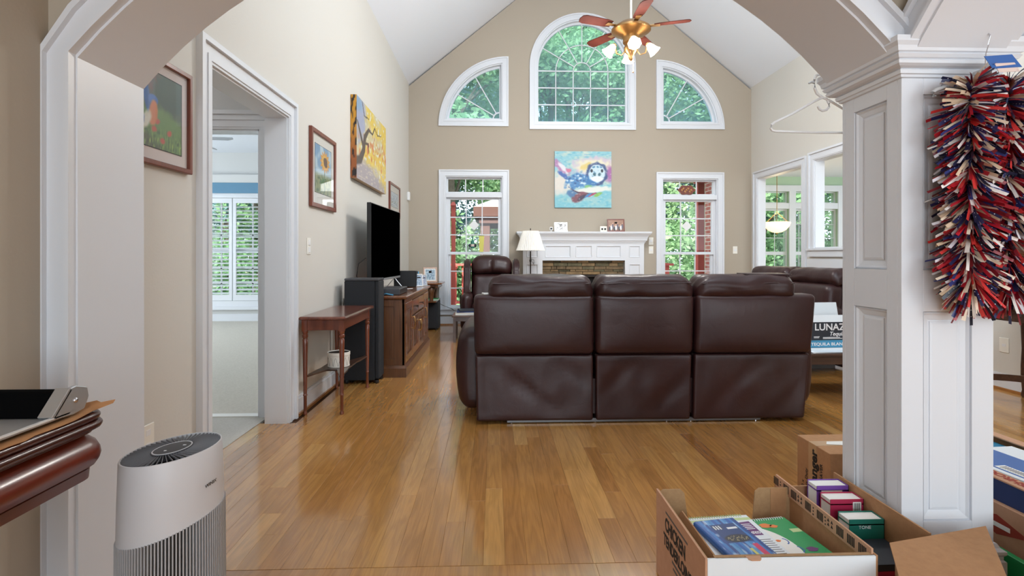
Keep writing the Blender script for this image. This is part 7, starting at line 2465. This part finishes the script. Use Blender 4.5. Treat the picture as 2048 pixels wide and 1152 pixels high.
B().prism([(1.70, 0.19), (1.82, 0.225), (1.94, 0.19), (1.82, 0.155)], 'yz', 1.7985, 1.7995).o('logo_diamond', M['inkred'], lb)
B().prism([(1.62, 0.045), (2.1, 0.045), (2.1, 0.052), (1.62, 0.052)], 'yz', 1.7985, 1.7995).o('printed_rule', M['inkred'], lb)
B().box(1.7978, 1.7988, 1.77, 1.87, 0.182, 0.198).o('logo_bar', M['paper'], lb)
bp_ = thing('blue_package', 'blue and white software package with barcode lying in the mushroom tray', 'package', (2.03, 1.93, 0.318), rz=0.08, local=True)
B().box(-0.15, 0.17, -0.28, 0.20, 0.0, 0.030).o('package_body', M['cardw'], bp_, bev=0.002)
B().box(-0.13, 0.05, -0.26, 0.18, 0.030, 0.0306).o('blue_panel', M['blueprint'], bp_)
B().box(-0.12, -0.075, -0.10, 0.02, 0.0306, 0.0312).o('barcode_label', M['paper'], bp_)
for q in range(12):
    B().box(-0.112, -0.083, -0.095 + 0.009 * q, -0.0915 + 0.009 * q, 0.0312, 0.0316).o('barcode_bar', M['ink'], bp_)
fil = thing('packing_book', 'large white book lying under the blue package', 'book', (2.04, 1.97, 0.2745))
B().box(1.86, 2.24, 1.66, 2.36, 0.2745, 0.278).box(1.86, 2.24, 1.66, 2.36, 0.313, 0.3175).o('cover', M['teal'], fil)
B().box(1.865, 2.235, 1.665, 2.355, 0.278, 0.313).o('pages', M['paper'], fil)
cp = thing('clear_bag', 'crumpled clear plastic bag at the back of the mushroom tray', 'bag', (2.09, 2.26, 0.318), local=True)
B().ell((0, 0, 0.03), (0.10, 0.06, 0.034), 24, 14, lambda p: p + Vector((npos(p, 30, 0.018), npos(p, 27, 0.018), npos((p.x, p.y, p.z + 3), 30, 0.014)))).o('bag_film', M['clear'], cp)
B().tube([(-0.08, 0, 0.03), (-0.11, 0.01, 0.045), (-0.13, 0.0, 0.05)], [0.014, 0.006, 0.016], 8).o('bag_twist', M['clear'], cp)
gbk = thing('green_binder', 'green folder standing beside the column foot', 'folder', (1.765, 1.72, 0), local=True)
B().box(-0.018, 0.004, -0.10, 0.12, 0, 0.135).o('cover', M['greenp'], gbk, bev=0.002)
B().box(0.004, 0.014, -0.095, 0.115, 0.004, 0.128).o('pages', M['paper'], gbk)
wbx = thing('white_box', 'small pale blue box in front of the green folder', 'box', (1.775, 1.575, 0), local=True)
B().box(-0.03, 0.016, -0.03, 0.035, 0, 0.15).o('box_body', M['cardw'], wbx, bev=0.002)
B().box(-0.0306, -0.03, -0.028, 0.033, 0.04, 0.10).o('printed_band', M['teal'], wbx)
